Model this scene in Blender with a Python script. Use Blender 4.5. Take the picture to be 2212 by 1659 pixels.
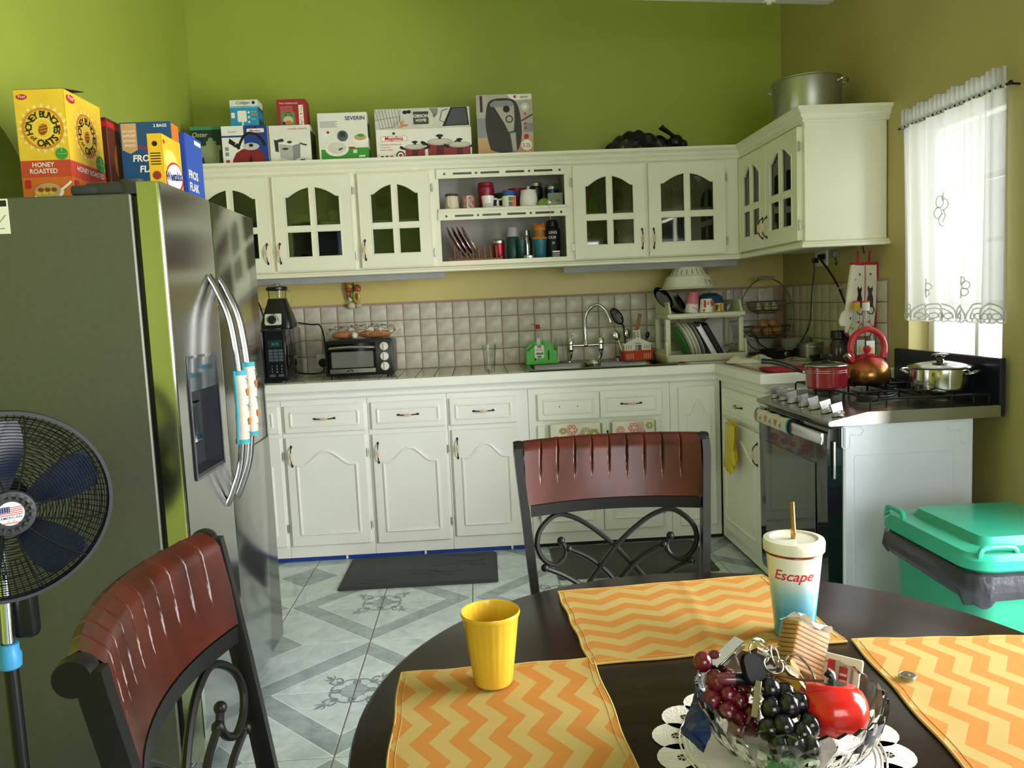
import bpy, bmesh, math, random
from mathutils import Vector, Matrix, Euler
random.seed(7)
S = bpy.context.scene
for o in list(bpy.data.objects):
    bpy.data.objects.remove(o)
C = S.collection
PI = math.pi
sin, cos = math.sin, math.cos

# ---------------------------------------------------------------- camera
CAMP = Vector((1.6371, -4.9151, 1.3487))
YAW, PITCH, ROLL, FPX = 0.0426, -0.0993, -0.0444, 1700.06
fwd = Vector((sin(YAW) * cos(PITCH), cos(YAW) * cos(PITCH), sin(PITCH)))
rgt = Vector((cos(YAW), -sin(YAW), 0))
upv = rgt.cross(fwd)
r2 = cos(ROLL) * rgt + sin(ROLL) * upv
u2 = -sin(ROLL) * rgt + cos(ROLL) * upv
cd = bpy.data.cameras.new('camera')
cam = bpy.data.objects.new('camera', cd)
C.objects.link(cam)
cam.matrix_world = Matrix(((r2.x, u2.x, -fwd.x, CAMP.x), (r2.y, u2.y, -fwd.y, CAMP.y), (r2.z, u2.z, -fwd.z, CAMP.z), (0, 0, 0, 1)))
cd.sensor_fit = 'HORIZONTAL'
cd.sensor_width = 36
cd.lens = FPX / 2212 * 36
cd.clip_start = 0.02
S.camera = cam

# ---------------------------------------------------------------- world, daylight, exposure
W = bpy.data.worlds.new('overcast_sky')
S.world = W
W.use_nodes = True
bg = W.node_tree.nodes['Background']
bg.inputs[0].default_value = (0.92, 0.93, 1.0, 1)
bg.inputs[1].default_value = 2.0
S.view_settings.view_transform = 'Standard'
S.view_settings.look = 'None'
S.view_settings.exposure = 0.2
S.view_settings.gamma = 1
S.view_settings.use_curve_mapping = False


def area(name, loc, direction, sx, sy, power, col):
    l = bpy.data.lights.new(name, 'AREA')
    l.shape = 'RECTANGLE'
    l.size, l.size_y = sx, sy
    l.energy = power
    l.color = col
    o = bpy.data.objects.new(name, l)
    C.objects.link(o)
    o.location = loc
    o.rotation_euler = Vector(direction).to_track_quat('-Z', 'Y').to_euler()
    return o


# daylight entering by the side patio door, the window over the cooker and the window behind the camera
area('daylight_patio_door', (3.80, -3.75, 1.25), (-1, 0, 0), 1.45, 1.9, 205, (1.0, 0.94, 0.965))
area('daylight_cooker_window', (3.90, -1.76, 1.55), (-1, 0, 0), 0.6, 1.0, 13, (0.97, 0.98, 1.0))
area('daylight_rear_window', (2.55, -6.75, 1.55), (0, 1, 0), 1.7, 1.3, 46, (1.0, 0.94, 0.975))

# ---------------------------------------------------------------- helpers


def lin(c):
    if isinstance(c, str):
        c = tuple(int(c[i:i + 2], 16) for i in (0, 2, 4))
    return tuple(((v / 255 + .055) / 1.055) ** 2.4 if v > 10 else v / 255 / 12.92 for v in c) + (1,)


MATS = {}


def mat(name, col='ffffff', rough=.5, metal=0, var=.06, vs=9, bump=0, bs=80, spec=.5, coat=0, trans=0, ior=1.45, emit=0, sss=0, stretch=None):
    if name in MATS:
        return MATS[name]
    m = bpy.data.materials.new(name)
    m.use_nodes = True
    N, L = m.node_tree.nodes, m.node_tree.links
    b = N['Principled BSDF']
    c = lin(col)
    tc = N.new('ShaderNodeTexCoord')
    no = N.new('ShaderNodeTexNoise')
    no.inputs['Scale'].default_value = vs
    no.inputs['Detail'].default_value = 4
    src = tc.outputs['Object']
    if stretch:
        mp = N.new('ShaderNodeMapping')
        mp.inputs['Scale'].default_value = stretch
        L.new(src, mp.inputs['Vector'])
        src = mp.outputs['Vector']
    L.new(src, no.inputs['Vector'])
    cr = N.new('ShaderNodeValToRGB')
    cr.color_ramp.elements[0].position = .3
    cr.color_ramp.elements[1].position = .7
    cr.color_ramp.elements[0].color = tuple(max(0, x * (1 - var * 1.6)) for x in c[:3]) + (1,)
    cr.color_ramp.elements[1].color = tuple(min(1, x * (1 + var)) for x in c[:3]) + (1,)
    L.new(no.outputs['Fac'], cr.inputs['Fac'])
    L.new(cr.outputs['Color'], b.inputs['Base Color'])
    b.inputs['Roughness'].default_value = rough
    b.inputs['Metallic'].default_value = metal
    b.inputs['Specular IOR Level'].default_value = spec
    b.inputs['Coat Weight'].default_value = coat
    b.inputs['Coat Roughness'].default_value = .08
    b.inputs['Transmission Weight'].default_value = trans
    b.inputs['IOR'].default_value = ior
    if emit:
        L.new(cr.outputs['Color'], b.inputs['Emission Color'])
        b.inputs['Emission Strength'].default_value = emit
    if sss:
        b.inputs['Subsurface Weight'].default_value = sss
        b.inputs['Subsurface Radius'].default_value = (.01, .008, .006)
    if bump:
        n2 = N.new('ShaderNodeTexNoise')
        n2.inputs['Scale'].default_value = bs
        n2.inputs['Detail'].default_value = 3
        L.new(src, n2.inputs['Vector'])
        bp = N.new('ShaderNodeBump')
        bp.inputs['Strength'].default_value = bump
        bp.inputs['Distance'].default_value = .004
        L.new(n2.outputs['Fac'], bp.inputs['Height'])
        L.new(bp.outputs['Normal'], b.inputs['Normal'])
    MATS[name] = m
    return m


def pane_mat(name, tint='e8f0ea', gloss=.12, rough=.02, body=0):
    """thin clear sheet: lets light straight through, reflects a little more at grazing angles"""
    m = bpy.data.materials.new(name)
    m.use_nodes = True
    N, L = m.node_tree.nodes, m.node_tree.links
    N.remove(N['Principled BSDF'])
    out = N['Material Output']
    tr = N.new('ShaderNodeBsdfTransparent')
    tr.inputs[0].default_value = lin(tint)
    gl = N.new('ShaderNodeBsdfGlossy')
    gl.inputs['Roughness'].default_value = rough
    lw = N.new('ShaderNodeLayerWeight')
    lw.inputs['Blend'].default_value = gloss
    no = N.new('ShaderNodeTexNoise')
    no.inputs['Scale'].default_value = 3
    mu = N.new('ShaderNodeMath')
    mu.operation = 'MULTIPLY_ADD'
    L.new(no.outputs['Fac'], mu.inputs[0])
    mu.inputs[1].default_value = .06
    L.new(lw.outputs['Fresnel'], mu.inputs[2])
    mx = N.new('ShaderNodeMixShader')
    L.new(mu.outputs[0], mx.inputs[0])
    L.new(tr.outputs[0], mx.inputs[1])
    L.new(gl.outputs[0], mx.inputs[2])
    last = mx
    if body:
        df = N.new('ShaderNodeBsdfDiffuse')
        df.inputs[0].default_value = lin(tint)
        m2 = N.new('ShaderNodeMixShader')
        m2.inputs[0].default_value = body
        L.new(mx.outputs[0], m2.inputs[1])
        L.new(df.outputs[0], m2.inputs[2])
        last = m2
    L.new(last.outputs[0], out.inputs[0])
    MATS[name] = m
    return m


class M:
    """collects shapes into one mesh"""

    def __init__(s):
        s.v, s.f, s.m, s.x = [], [], [], Matrix.Identity(4)
        s.nz = 0

    def at(s, loc=(0, 0, 0), rot=(0, 0, 0), sc=(1, 1, 1)):
        s.x = Matrix.LocRotScale(Vector(loc), Euler(rot), Vector(sc))
        return s

    def add(s, vs, fs, m=0):
        n = len(s.v)
        s.v += [tuple(s.x @ Vector(p)) for p in vs]
        for f in fs:
            s.f.append([n + i for i in f])
            s.m.append(m)
        return s

    def box(s, x0, x1, y0, y1, z0, z1, b=0, m=0, seg=1):
        if x1 < x0: x0, x1 = x1, x0
        if y1 < y0: y0, y1 = y1, y0
        if z1 < z0: z0, z1 = z1, z0
        if b <= 0:
            v = [(x, y, z) for z in (z0, z1) for y in (y0, y1) for x in (x0, x1)]
            return s.add(v, [(0, 2, 3, 1), (4, 5, 7, 6), (0, 1, 5, 4), (2, 6, 7, 3), (0, 4, 6, 2), (1, 3, 7, 5)], m)
        bm = bmesh.new()
        bmesh.ops.create_cube(bm, size=1)
        for v in bm.verts:
            v.co = Vector(((x0 + x1) / 2 + v.co.x * (x1 - x0), (y0 + y1) / 2 + v.co.y * (y1 - y0), (z0 + z1) / 2 + v.co.z * (z1 - z0)))
        b = min(b, .49 * min(x1 - x0, y1 - y0, z1 - z0))
        bmesh.ops.bevel(bm, geom=bm.edges[:], offset=b, segments=seg, affect='EDGES', profile=.5)
        bm.verts.index_update()
        s.add([tuple(v.co) for v in bm.verts], [[v.index for v in f.verts] for f in bm.faces], m)
        bm.free()
        return s

    def loft(s, rings, m=0, cap0=True, cap1=True, close=True):
        n = len(rings[0])
        vs = [p for r in rings for p in r]
        fs = []
        for i in range(len(rings) - 1):
            for j in range(n if close else n - 1):
                k = (j + 1) % n
                fs.append((i * n + j, i * n + k, (i + 1) * n + k, (i + 1) * n + j))
        if cap0: fs.append(list(range(n))[::-1])
        if cap1: fs.append([(len(rings) - 1) * n + j for j in range(n)])
        return s.add(vs, fs, m)

    def lathe(s, prof, n=24, m=0, c=(0, 0, 0), cap0=False, cap1=False, sx=1, sy=1):
        vs, idx = [], []
        for r, z in prof:
            if r < 1e-6:
                idx.append([len(vs)] * n)
                vs.append((c[0], c[1], c[2] + z))
            else:
                b = len(vs)
                vs += [(c[0] + sx * r * cos(2 * PI * k / n), c[1] + sy * r * sin(2 * PI * k / n), c[2] + z) for k in range(n)]
                idx.append(list(range(b, b + n)))
        fs = []
        for a, b in zip(idx, idx[1:]):
            for k in range(n):
                q = [a[k], a[(k + 1) % n], b[(k + 1) % n], b[k]]
                q = [x for i, x in enumerate(q) if x not in q[:i]]
                if len(q) > 2: fs.append(q)
        if cap0 and prof[0][0] > 1e-6: fs.append(idx[0][::-1])
        if cap1 and prof[-1][0] > 1e-6: fs.append(idx[-1])
        return s.add(vs, fs, m)

    def tube(s, pts, r, n=8, m=0, closed=False, caps=True, flat=1):
        P = [Vector(p) for p in pts]
        k = len(P)
        R = r if isinstance(r, (list, tuple)) else [r] * k
        T = []
        for i in range(k):
            if closed:
                t = P[(i + 1) % k] - P[i - 1]
            else:
                t = P[min(i + 1, k - 1)] - P[max(i - 1, 0)]
            T.append(t.normalized() if t.length > 1e-9 else Vector((0, 0, 1)))
        a = Vector((0, 0, 1)) if abs(T[0].z) < .9 else Vector((1, 0, 0))
        nrm = (a - T[0] * a.dot(T[0])).normalized()
        rings = []
        for i in range(k):
            nrm = nrm - T[i] * nrm.dot(T[i])
            nrm = nrm.normalized() if nrm.length > 1e-6 else T[i].orthogonal().normalized()
            bn = T[i].cross(nrm)
            rings.append([tuple(P[i] + (nrm * cos(2 * PI * j / n) * flat + bn * sin(2 * PI * j / n)) * R[i]) for j in range(n)])
        if closed: rings.append(rings[0])
        return s.loft(rings, m, caps and not closed, caps and not closed)

    def prism(s, poly, z0, z1, m=0, top=None):
        a = [(x, y, z0) for x, y in poly]
        b = [(x, y, z1) for x, y in (top or poly)]
        return s.loft([a, b], m)

    def grid(s, fn, nu, nv, m=0, cu=False):
        vs = [tuple(fn(i / nu, j / nv)) for j in range(nv + 1) for i in range(nu + (0 if cu else 1))]
        w = nu if cu else nu + 1
        fs = []
        for j in range(nv):
            for i in range(nu):
                k = (i + 1) % w
                fs.append((j * w + i, j * w + k, (j + 1) * w + k, (j + 1) * w + i))
        return s.add(vs, fs, m)

    def ball(s, c, r, n=14, m=0):
        rx, ry, rz = r if isinstance(r, (list, tuple)) else (r, r, r)
        h = max(5, n // 2)
        prof = [(sin(PI * i / h), -cos(PI * i / h)) for i in range(h + 1)]
        prof[0] = (0, -1)
        prof[-1] = (0, 1)
        vs = M().lathe(prof, n)
        return s.add([(c[0] + rx * x, c[1] + ry * y, c[2] + rz * z) for x, y, z in vs.v], vs.f, m)

    def cyl(s, a, b, r, n=16, m=0, r1=None):
        return s.tube([a, b], [r, r if r1 is None else r1], n, m)

    # flat print, in the local XY plane: layer k lies k*0.3 mm proud, each later shape a hair above the last
    def lay(s, k):
        s.nz += 1
        return k * .0003 + s.nz * .000012

    def poly(s, pts, m=0, k=1):
        z = s.lay(k)
        return s.add([(x, y, z) for x, y in pts], [list(range(len(pts)))], m)

    def rect(s, x0, y0, x1, y1, m=0, k=1):
        return s.poly([(x0, y0), (x1, y0), (x1, y1), (x0, y1)], m, k)

    def disc(s, x, y, rx, m=0, k=1, ry=None, n=28, a=0):
        ry = ry or rx
        pts = []
        for i in range(n):
            p, q = rx * cos(2 * PI * i / n), ry * sin(2 * PI * i / n)
            pts.append((x + p * cos(a) - q * sin(a), y + p * sin(a) + q * cos(a)))
        return s.poly(pts, m, k)

    def ring(s, x, y, r0, r1, m=0, k=1, n=28, a0=0, a1=2 * PI):
        vs, fs = [], []
        z = s.lay(k)
        for i in range(n + 1):
            a = a0 + (a1 - a0) * i / n
            vs += [(x + r0 * cos(a), y + r0 * sin(a), z), (x + r1 * cos(a), y + r1 * sin(a), z)]
        for i in range(n): fs.append((2 * i, 2 * i + 1, 2 * i + 3, 2 * i + 2))
        return s.add(vs, fs, m)

    def stroke(s, pts, w, m=0, k=1):
        vs, fs = [], []
        n = len(pts)
        z = s.lay(k)
        W_ = w if isinstance(w, (list, tuple)) else [w] * n
        for i in range(n):
            a, b = pts[max(i - 1, 0)], pts[min(i + 1, n - 1)]
            dx, dy = b[0] - a[0], b[1] - a[1]
            l = math.hypot(dx, dy) or 1
            ox, oy = -dy / l * W_[i] / 2, dx / l * W_[i] / 2
            vs += [(pts[i][0] + ox, pts[i][1] + oy, z), (pts[i][0] - ox, pts[i][1] - oy, z)]
        for i in range(n - 1): fs.append((2 * i, 2 * i + 1, 2 * i + 3, 2 * i + 2))
        return s.add(vs, fs, m)

    def text(s, t, x, y, size, m=0, k=2, al='CENTER', shear=0, bold=0, sx=1, rot=0):
        vs, fs = glyphs(t, al, shear, bold)
        ca, sa = cos(rot), sin(rot)
        z = s.lay(k)
        o = []
        for a, b in vs:
            a, b = a * size * sx, b * size
            o.append((x + a * ca - b * sa, y + a * sa + b * ca, z))
        return s.add(o, fs, m)

    def arctext(s, t, cx, cy, r, a_mid, span, size, m=0, k=2, inward=False, bold=0):
        """letters spread over an angle; inward = read along the lower arc"""
        ws = [(.35 if ch == ' ' else glyph_w(ch, bold) + .12) for ch in t]
        tot = sum(ws)
        acc = 0
        for ch, w in zip(t, ws):
            f = (acc + w / 2) / tot - .5
            acc += w
            if ch == ' ': continue
            if inward:
                a = a_mid + f * span
                s.text(ch, cx + r * cos(a), cy + r * sin(a), size, m, k, rot=a + PI / 2, bold=bold)
            else:
                a = a_mid - f * span
                s.text(ch, cx + r * cos(a), cy + r * sin(a), size, m, k, rot=a - PI / 2, bold=bold)
        return s

    def obj(s, name, mats, parent=None, loc=None, rot=None, frame=None, sharp=.6, kind=None):
        me = bpy.data.meshes.new(name)
        me.from_pydata(s.v, [], s.f)
        if not isinstance(mats, (list, tuple)): mats = [mats]
        for q in mats: me.materials.append(q)
        me.polygons.foreach_set('material_index', s.m)
        bm = bmesh.new()
        bm.from_mesh(me)
        bmesh.ops.recalc_face_normals(bm, faces=bm.faces[:])
        for f in bm.faces: f.smooth = True
        for e in bm.edges:
            if len(e.link_faces) == 2:
                if e.calc_face_angle(0) > sharp: e.smooth = False
        bm.to_mesh(me)
        bm.free()
        o = bpy.data.objects.new(name, me)
        C.objects.link(o)
        if parent: o.parent = parent
        if frame is not None: o.matrix_local = frame
        if loc is not None: o.location = loc
        if rot is not None: o.rotation_euler = rot
        if kind: o['kind'] = kind
        return o


_G = {}


def glyphs(t, al, shear, bold):
    key = (t, al, shear, bold)
    if key not in _G:
        cu = bpy.data.curves.new('t', 'FONT')
        cu.body = t
        cu.align_x = al
        cu.shear = shear
        cu.offset = bold
        cu.size = 1
        cu.resolution_u = 3
        cu.dimensions = '2D'
        cu.fill_mode = 'FRONT'
        ob = bpy.data.objects.new('t', cu)
        me = bpy.data.meshes.new_from_object(ob)
        _G[key] = ([(v.co.x, v.co.y) for v in me.vertices], [list(p.vertices) for p in me.polygons])
        bpy.data.objects.remove(ob)
        bpy.data.curves.remove(cu)
        bpy.data.meshes.remove(me)
    return _G[key]


def glyph_w(ch, bold):
    v = glyphs(ch, 'CENTER', 0, bold)[0]
    return (max(p[0] for p in v) - min(p[0] for p in v)) if v else .3


def tag(o, label=None, cat=None, group=None, kind=None):
    if label: o['label'] = label
    if cat: o['category'] = cat
    if group: o['group'] = group
    if kind: o['kind'] = kind
    return o


def thing(name, label, cat, loc=(0, 0, 0), rz=0, group=None, rot=None):
    o = bpy.data.objects.new(name, None)
    o.empty_display_size = .05
    C.objects.link(o)
    o.location = loc
    o.rotation_euler = rot or (0, 0, rz)
    return tag(o, label, cat, group)


def dup(root, loc, label, rz=None, group=None):
    def cp(o, par):
        c = o.copy()
        C.objects.link(c)
        c.parent = par
        for ch in [x for x in list(bpy.data.objects) if x.parent == o]: cp(ch, c)
        return c
    r = cp(root, None)
    r.location = loc
    if rz is not None: r.rotation_euler = (0, 0, rz)
    r['label'] = label
    if group: r['group'] = group
    return r


def rrect(cx, cy, w, h, r, z, n=5):
    out = []
    for q, (sx, sy) in enumerate(((1, 1), (-1, 1), (-1, -1), (1, -1))):
        for i in range(n + 1):
            a = PI / 2 * (q + i / n)
            out.append((cx + sx * (w / 2 - r) + r * cos(a), cy + sy * (h / 2 - r) + r * sin(a), z))
    return out


def rr2(cx, cy, w, h, r, n=5):
    return [(p[0], p[1]) for p in rrect(cx, cy, w, h, r, 0, n)]


def frame_front(x0, y, z0):      # print facing -y, origin at lower left
    return Matrix(((1, 0, 0, x0), (0, 0, -1, y), (0, 1, 0, z0), (0, 0, 0, 1)))


def frame_right(x, y0, z0):      # print facing +x, reads along +y
    return Matrix(((0, 0, 1, x), (1, 0, 0, y0), (0, 1, 0, z0), (0, 0, 0, 1)))


def frame_left(x, y0, z0):      # print facing -x, reads along -y
    return Matrix(((0, 0, -1, x), (-1, 0, 0, y0), (0, 1, 0, z0), (0, 0, 0, 1)))


def dens(path, e=.012):
    """closed 2D path with extra points beside its corners, so swept beads keep their width"""
    out = []
    n_ = len(path)
    for i in range(n_):
        a, b_ = Vector(path[i]), Vector(path[(i + 1) % n_])
        out.append(tuple(a))
        if (b_ - a).length > 4 * e:
            d_ = (b_ - a).normalized() * e
            out += [tuple(a + d_), tuple(b_ - d_)]
    return out


def spline(pts, n=6):
    P = [Vector(p) for p in pts]
    out = []
    for i in range(len(P) - 1):
        a, b, c, d = P[max(i - 1, 0)], P[i], P[i + 1], P[min(i + 2, len(P) - 1)]
        for k in range(n):
            t = k / n
            out.append(.5 * ((2 * b) + (c - a) * t + (2 * a - 5 * b + 4 * c - d) * t * t + (3 * b - a - 3 * c + d) * t ** 3))
    out.append(P[-1])
    return out


# ---------------------------------------------------------------- materials
GREEN = mat('lime_wall_paint', 'a4b246', .42, var=.03, vs=3, bump=.05, bs=160)
WHITEP = mat('white_gloss_paint', 'efeee8', .32, var=.02, vs=4, bump=.04, bs=30)
CREAMP = mat('cream_gloss_paint', 'ebe8d2', .34, var=.025, vs=4, bump=.04, bs=30)
CEIL = mat('ceiling_white', 'bdb9ad', .7, var=.03)
YELLOW = mat('yellow_wall_paint', 'd3c473', .5, var=.04, vs=3, bump=.05, bs=160)
KHAKI = mat('khaki_yellow_wall_paint', 'b9ad70', .5, var=.04, vs=2.5, bump=.05, bs=160)
STEEL = mat('stainless_steel', 'c9cacb', .24, 1, var=.03, vs=3, stretch=(1, 1, 30))
CHROME = mat('chrome', 'dcdedf', .1, 1, var=.02)
FRIDGEDOOR = mat('brushed_fridge_steel', 'b6b6b4', .16, 1, var=.03, vs=2, stretch=(1, 1, .3))
FRIDGESIDE = mat('fridge_side_grey', '5d5e54', .45, .35, var=.04, vs=60)
BLACK = mat('black_plastic', '111214', .35, var=.1)
BLACKG = mat('black_gloss', '0b0c0f', .08, var=.1, coat=.5)
DARKG = mat('dark_grey_plastic', '33353a', .45)
GREY = mat('grey_plastic', '8d8d8a', .5)
WHITE = mat('white_plastic', 'ece9df', .4, var=.03)
CERAM = mat('white_ceramic', 'f0ede4', .2, var=.02)
BRONZE = mat('dark_bronze', '3c342a', .3, .9, var=.2)
BRASS = mat('brass', 'b3924a', .25, 1)
PINKC = mat('pink_ceramic', 'e0b79c', .25)
GLASS = mat('clear_glass', 'f4faf6', .02, trans=1, var=.01, ior=1.45)
CRYSTAL = mat('cut_crystal', 'fbfdfc', .01, trans=1, var=.01, ior=1.5)
PANE = pane_mat('cabinet_pane', 'cfd6cc', .35, .03)
WPANE = pane_mat('window_pane', 'f4f8f6', .12, .01)
FILM = pane_mat('clear_film', 'fafaf8', .07, .22, .03)
REDP = mat('red_print', 'c3222b', .45)
NAVY = mat('navy_print', '1b2c63', .45)
BLUEP = mat('blue_print', '2e56b0', .45)
SKYP = mat('sky_blue_print', '2f97bd', .45)
INK = mat('black_ink', '1d1a18', .5)
WINK = mat('white_ink', 'f3f0e6', .45, var=.02)
CARD = mat('white_card', 'ece8dc', .5, var=.03)
BROWNC = mat('brown_card', '54402b', .7)
YELP = mat('yellow_print', 'edc425', .45)
ORP = mat('orange_print', 'e27a1f', .45)
GRNP = mat('green_print', '3d9a3a', .45)
TANP = mat('tan_print', 'c9a36a', .5)
GREYP = mat('grey_print', '8f9092', .5)
LGREYP = mat('light_grey_print', 'c9c9c6', .5)
DGREYP = mat('dark_grey_print', '3b3a38', .45)
PINKP = mat('pink_print', 'd9567a', .5)
RUST = mat('brown_print', '7a3f22', .5)
# ---------------------------------------------------------------- room shell
XW, XL, YB, YF, ZC = 3.585, 0.0134, 0.0, -6.6, 3.35


def split_paint(name, zsplit, lo, hi):
    m = bpy.data.materials.new(name)
    m.use_nodes = True
    N, L = m.node_tree.nodes, m.node_tree.links
    b = N['Principled BSDF']
    tc = N.new('ShaderNodeTexCoord')
    sp = N.new('ShaderNodeSeparateXYZ')
    L.new(tc.outputs['Object'], sp.inputs[0])
    gt = N.new('ShaderNodeMath')
    gt.operation = 'GREATER_THAN'
    gt.inputs[1].default_value = zsplit
    L.new(sp.outputs['Z'], gt.inputs[0])
    no = N.new('ShaderNodeTexNoise')
    no.inputs['Scale'].default_value = 4
    L.new(tc.outputs['Object'], no.inputs['Vector'])
    mx = N.new('ShaderNodeMix')
    mx.data_type = 'RGBA'
    mx.inputs[6].default_value = lin(lo)
    mx.inputs[7].default_value = lin(hi)
    L.new(gt.outputs[0], mx.inputs[0])
    hs = N.new('ShaderNodeHueSaturation')
    mr = N.new('ShaderNodeMapRange')
    mr.inputs['To Min'].default_value = .94
    mr.inputs['To Max'].default_value = 1.05
    L.new(no.outputs['Fac'], mr.inputs['Value'])
    L.new(mr.outputs[0], hs.inputs['Value'])
    L.new(mx.outputs[2], hs.inputs['Color'])
    L.new(hs.outputs[0], b.inputs['Base Color'])
    b.inputs['Roughness'].default_value = .4
    n2 = N.new('ShaderNodeTexNoise')
    n2.inputs['Scale'].default_value = 150
    L.new(tc.outputs['Object'], n2.inputs['Vector'])
    bp = N.new('ShaderNodeBump')
    bp.inputs['Strength'].default_value = .05
    bp.inputs['Distance'].default_value = .004
    L.new(n2.outputs['Fac'], bp.inputs['Height'])
    L.new(bp.outputs['Normal'], b.inputs['Normal'])
    return m


WALLB = split_paint('wall_paint_green_over_yellow', 1.9, 'd6c67a', 'a4b246')


def struct(o, label=None, cat=None):
    o['kind'] = 'structure'
    if label: o['label'] = label
    if cat: o['category'] = cat
    return o


wb = struct(M().box(XL - .2, XW + .3, 0, .15, 0, ZC).obj('wall_back', WALLB), 'back kitchen wall, lime green above the cabinets and yellow below', 'wall')

# right wall with the cooker window and, nearer the viewer, a patio door opening
WY0, WY1, WZ0, WZ1 = -2.08, -1.446, .98, 2.07
DY0, DY1, DZ0, DZ1 = -4.6, -2.95, .06, 2.2
wr = M()
for a, b, c, d in ((YF, DY0, 0, ZC), (DY0, DY1, 0, DZ0), (DY0, DY1, DZ1, ZC), (DY1, WY0, 0, ZC), (WY0, WY1, 0, WZ0), (WY0, WY1, WZ1, ZC), (WY1, 0, 0, ZC)):
    wr.box(XW, XW + .16, a, b, c, d)
wr = struct(wr.obj('wall_right', KHAKI), 'khaki yellow side wall holding the curtained window', 'wall')

# left wall with an arched opening
AC, AR, AS = -2.27, .47, 1.66
wl = M()
X0, X1 = XL - .17, XL
wl.box(X0, X1, AC + AR, 0, 0, ZC)
wl.box(X0, X1, YF, AC - AR, 0, ZC)
prev = None
n = 24
for i in range(n):
    a0, a1 = PI * i / n, PI * (i + 1) / n
    ya, yb_ = AC + AR * cos(a0), AC + AR * cos(a1)
    za, zb = AS + AR * sin(a0), AS + AR * sin(a1)
    q = [(ya, za), (yb_, zb), (yb_, ZC), (ya, ZC)]
    wl.add([(X0, y, z) for y, z in q] + [(X1, y, z) for y, z in q], [(0, 1, 2, 3), (7, 6, 5, 4), (0, 4, 5, 1), (2, 6, 7, 3)])
wl = struct(wl.obj('wall_left', GREEN), 'bright lime green side wall with an arched opening behind the fridge', 'wall')
hall = M()
hall.box(X0 - 1.0, X0 - .95, -3.4, -.9, 0, ZC)
hall.box(X0 - 1.0, X0, -.95, -.9, 0, ZC)
hall.box(X0 - 1.0, X0, -3.4, -3.35, 0, ZC)
struct(hall.obj('wall_hallway', mat('brown_hall_paint', '4a3a26', .7)), 'dark brown hallway wall seen through the arch', 'wall')

# wall behind the viewer, with a window
wf = M()
for a, b, c, d in ((XL - .2, 1.7, 0, ZC), (1.7, 3.4, 0, .9), (1.7, 3.4, 2.2, ZC), (3.4, XW + .3, 0, ZC)):
    wf.box(a, b, YF - .15, YF, c, d)
struct(wf.obj('wall_front', GREEN), 'lime green wall on the viewer side of the room', 'wall')
struct(M().box(XL - 1.3, XW + .3, YF - .2, .2, ZC, ZC + .1).obj('ceiling', CEIL), 'plain white ceiling', 'ceiling')


def window(name, x, y0, y1, z0, z1, cols, rows, label):
    t = thing(name, label, 'window', (x, (y0 + y1) / 2, z0))
    t['kind'] = 'structure'
    w, h = y1 - y0, z1 - z0
    f = .045
    m = M()
    m.box(-.03, .03, -w / 2, -w / 2 + f, 0, h, .004).box(-.03, .03, w / 2 - f, w / 2, 0, h, .004)
    m.box(-.03, .03, -w / 2 + f, w / 2 - f, 0, f, .004).box(-.03, .03, -w / 2 + f, w / 2 - f, h - f, h, .004)
    m.obj('window_frame', WHITE, t)
    b = M()
    ys = [-w / 2 + f + (w - 2 * f) * i / cols for i in range(cols + 1)]
    zs = [f + (h - 2 * f) * i / rows for i in range(rows + 1)]
    for y in ys[1:-1]: b.box(-.012, .012, y - .011, y + .011, f, h - f, .002)
    for z in zs[1:-1]: b.box(-.0119, .0119, -w / 2 + f, w / 2 - f, z - .011, z + .011, .002)
    if b.v: b.obj('glazing_bar', WHITE, t)
    for i in range(cols):
        for j in range(rows):
            M().box(-.003, .003, ys[i] + .0115, ys[i + 1] - .0115, zs[j] + .0115, zs[j + 1] - .0115).obj('pane', WPANE, t)
    return t


window('window_1', 3.705, WY0, WY1, WZ0, WZ1, 2, 4, 'white sash window with small panes behind the cooker')
window('window_2', 3.66, DY0, DY1, DZ0, DZ1, 2, 1, 'tall glazed patio door in the side wall')
rw = window('window_3', 0, 0, 1.7, .9, 2.2, 2, 2, 'wide window in the wall behind the viewer')
rw.location = (2.55, YF - .08, .9)
rw.rotation_euler = (0, 0, PI / 2)

# pale ground outside the glazed door, below window level
struct(M().box(XW + .31, 9, -9, 3, -.06, 0).obj('ground_outside', mat('pale_concrete', 'b9b6ac', .8)), 'pale paved yard outside', 'ground')

# ---------------------------------------------------------------- floor tiles
TS, FX, FY = .4214, 1.1395, -1.3436
TILEM = bpy.data.materials.new('marbled_floor_tile')
TILEM.use_nodes = True
N, L = TILEM.node_tree.nodes, TILEM.node_tree.links
b = N['Principled BSDF']
tc = N.new('ShaderNodeTexCoord')
sp = N.new('ShaderNodeSeparateXYZ')
L.new(tc.outputs['Object'], sp.inputs[0])


def mth(op, a, b_=None, c_=None):
    n_ = N.new('ShaderNodeMath')
    n_.operation = op
    for k, v in enumerate((a, b_, c_)):
        if v is None: continue
        if isinstance(v, (int, float)): n_.inputs[k].default_value = v
        else: L.new(v, n_.inputs[k])
    return n_.outputs[0]


psum = mth('DIVIDE', mth('ADD', sp.outputs['X'], sp.outputs['Y']), TS)


def between(lo, hi):
    return mth('MULTIPLY', mth('GREATER_THAN', psum, lo), mth('LESS_THAN', psum, hi))


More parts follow.
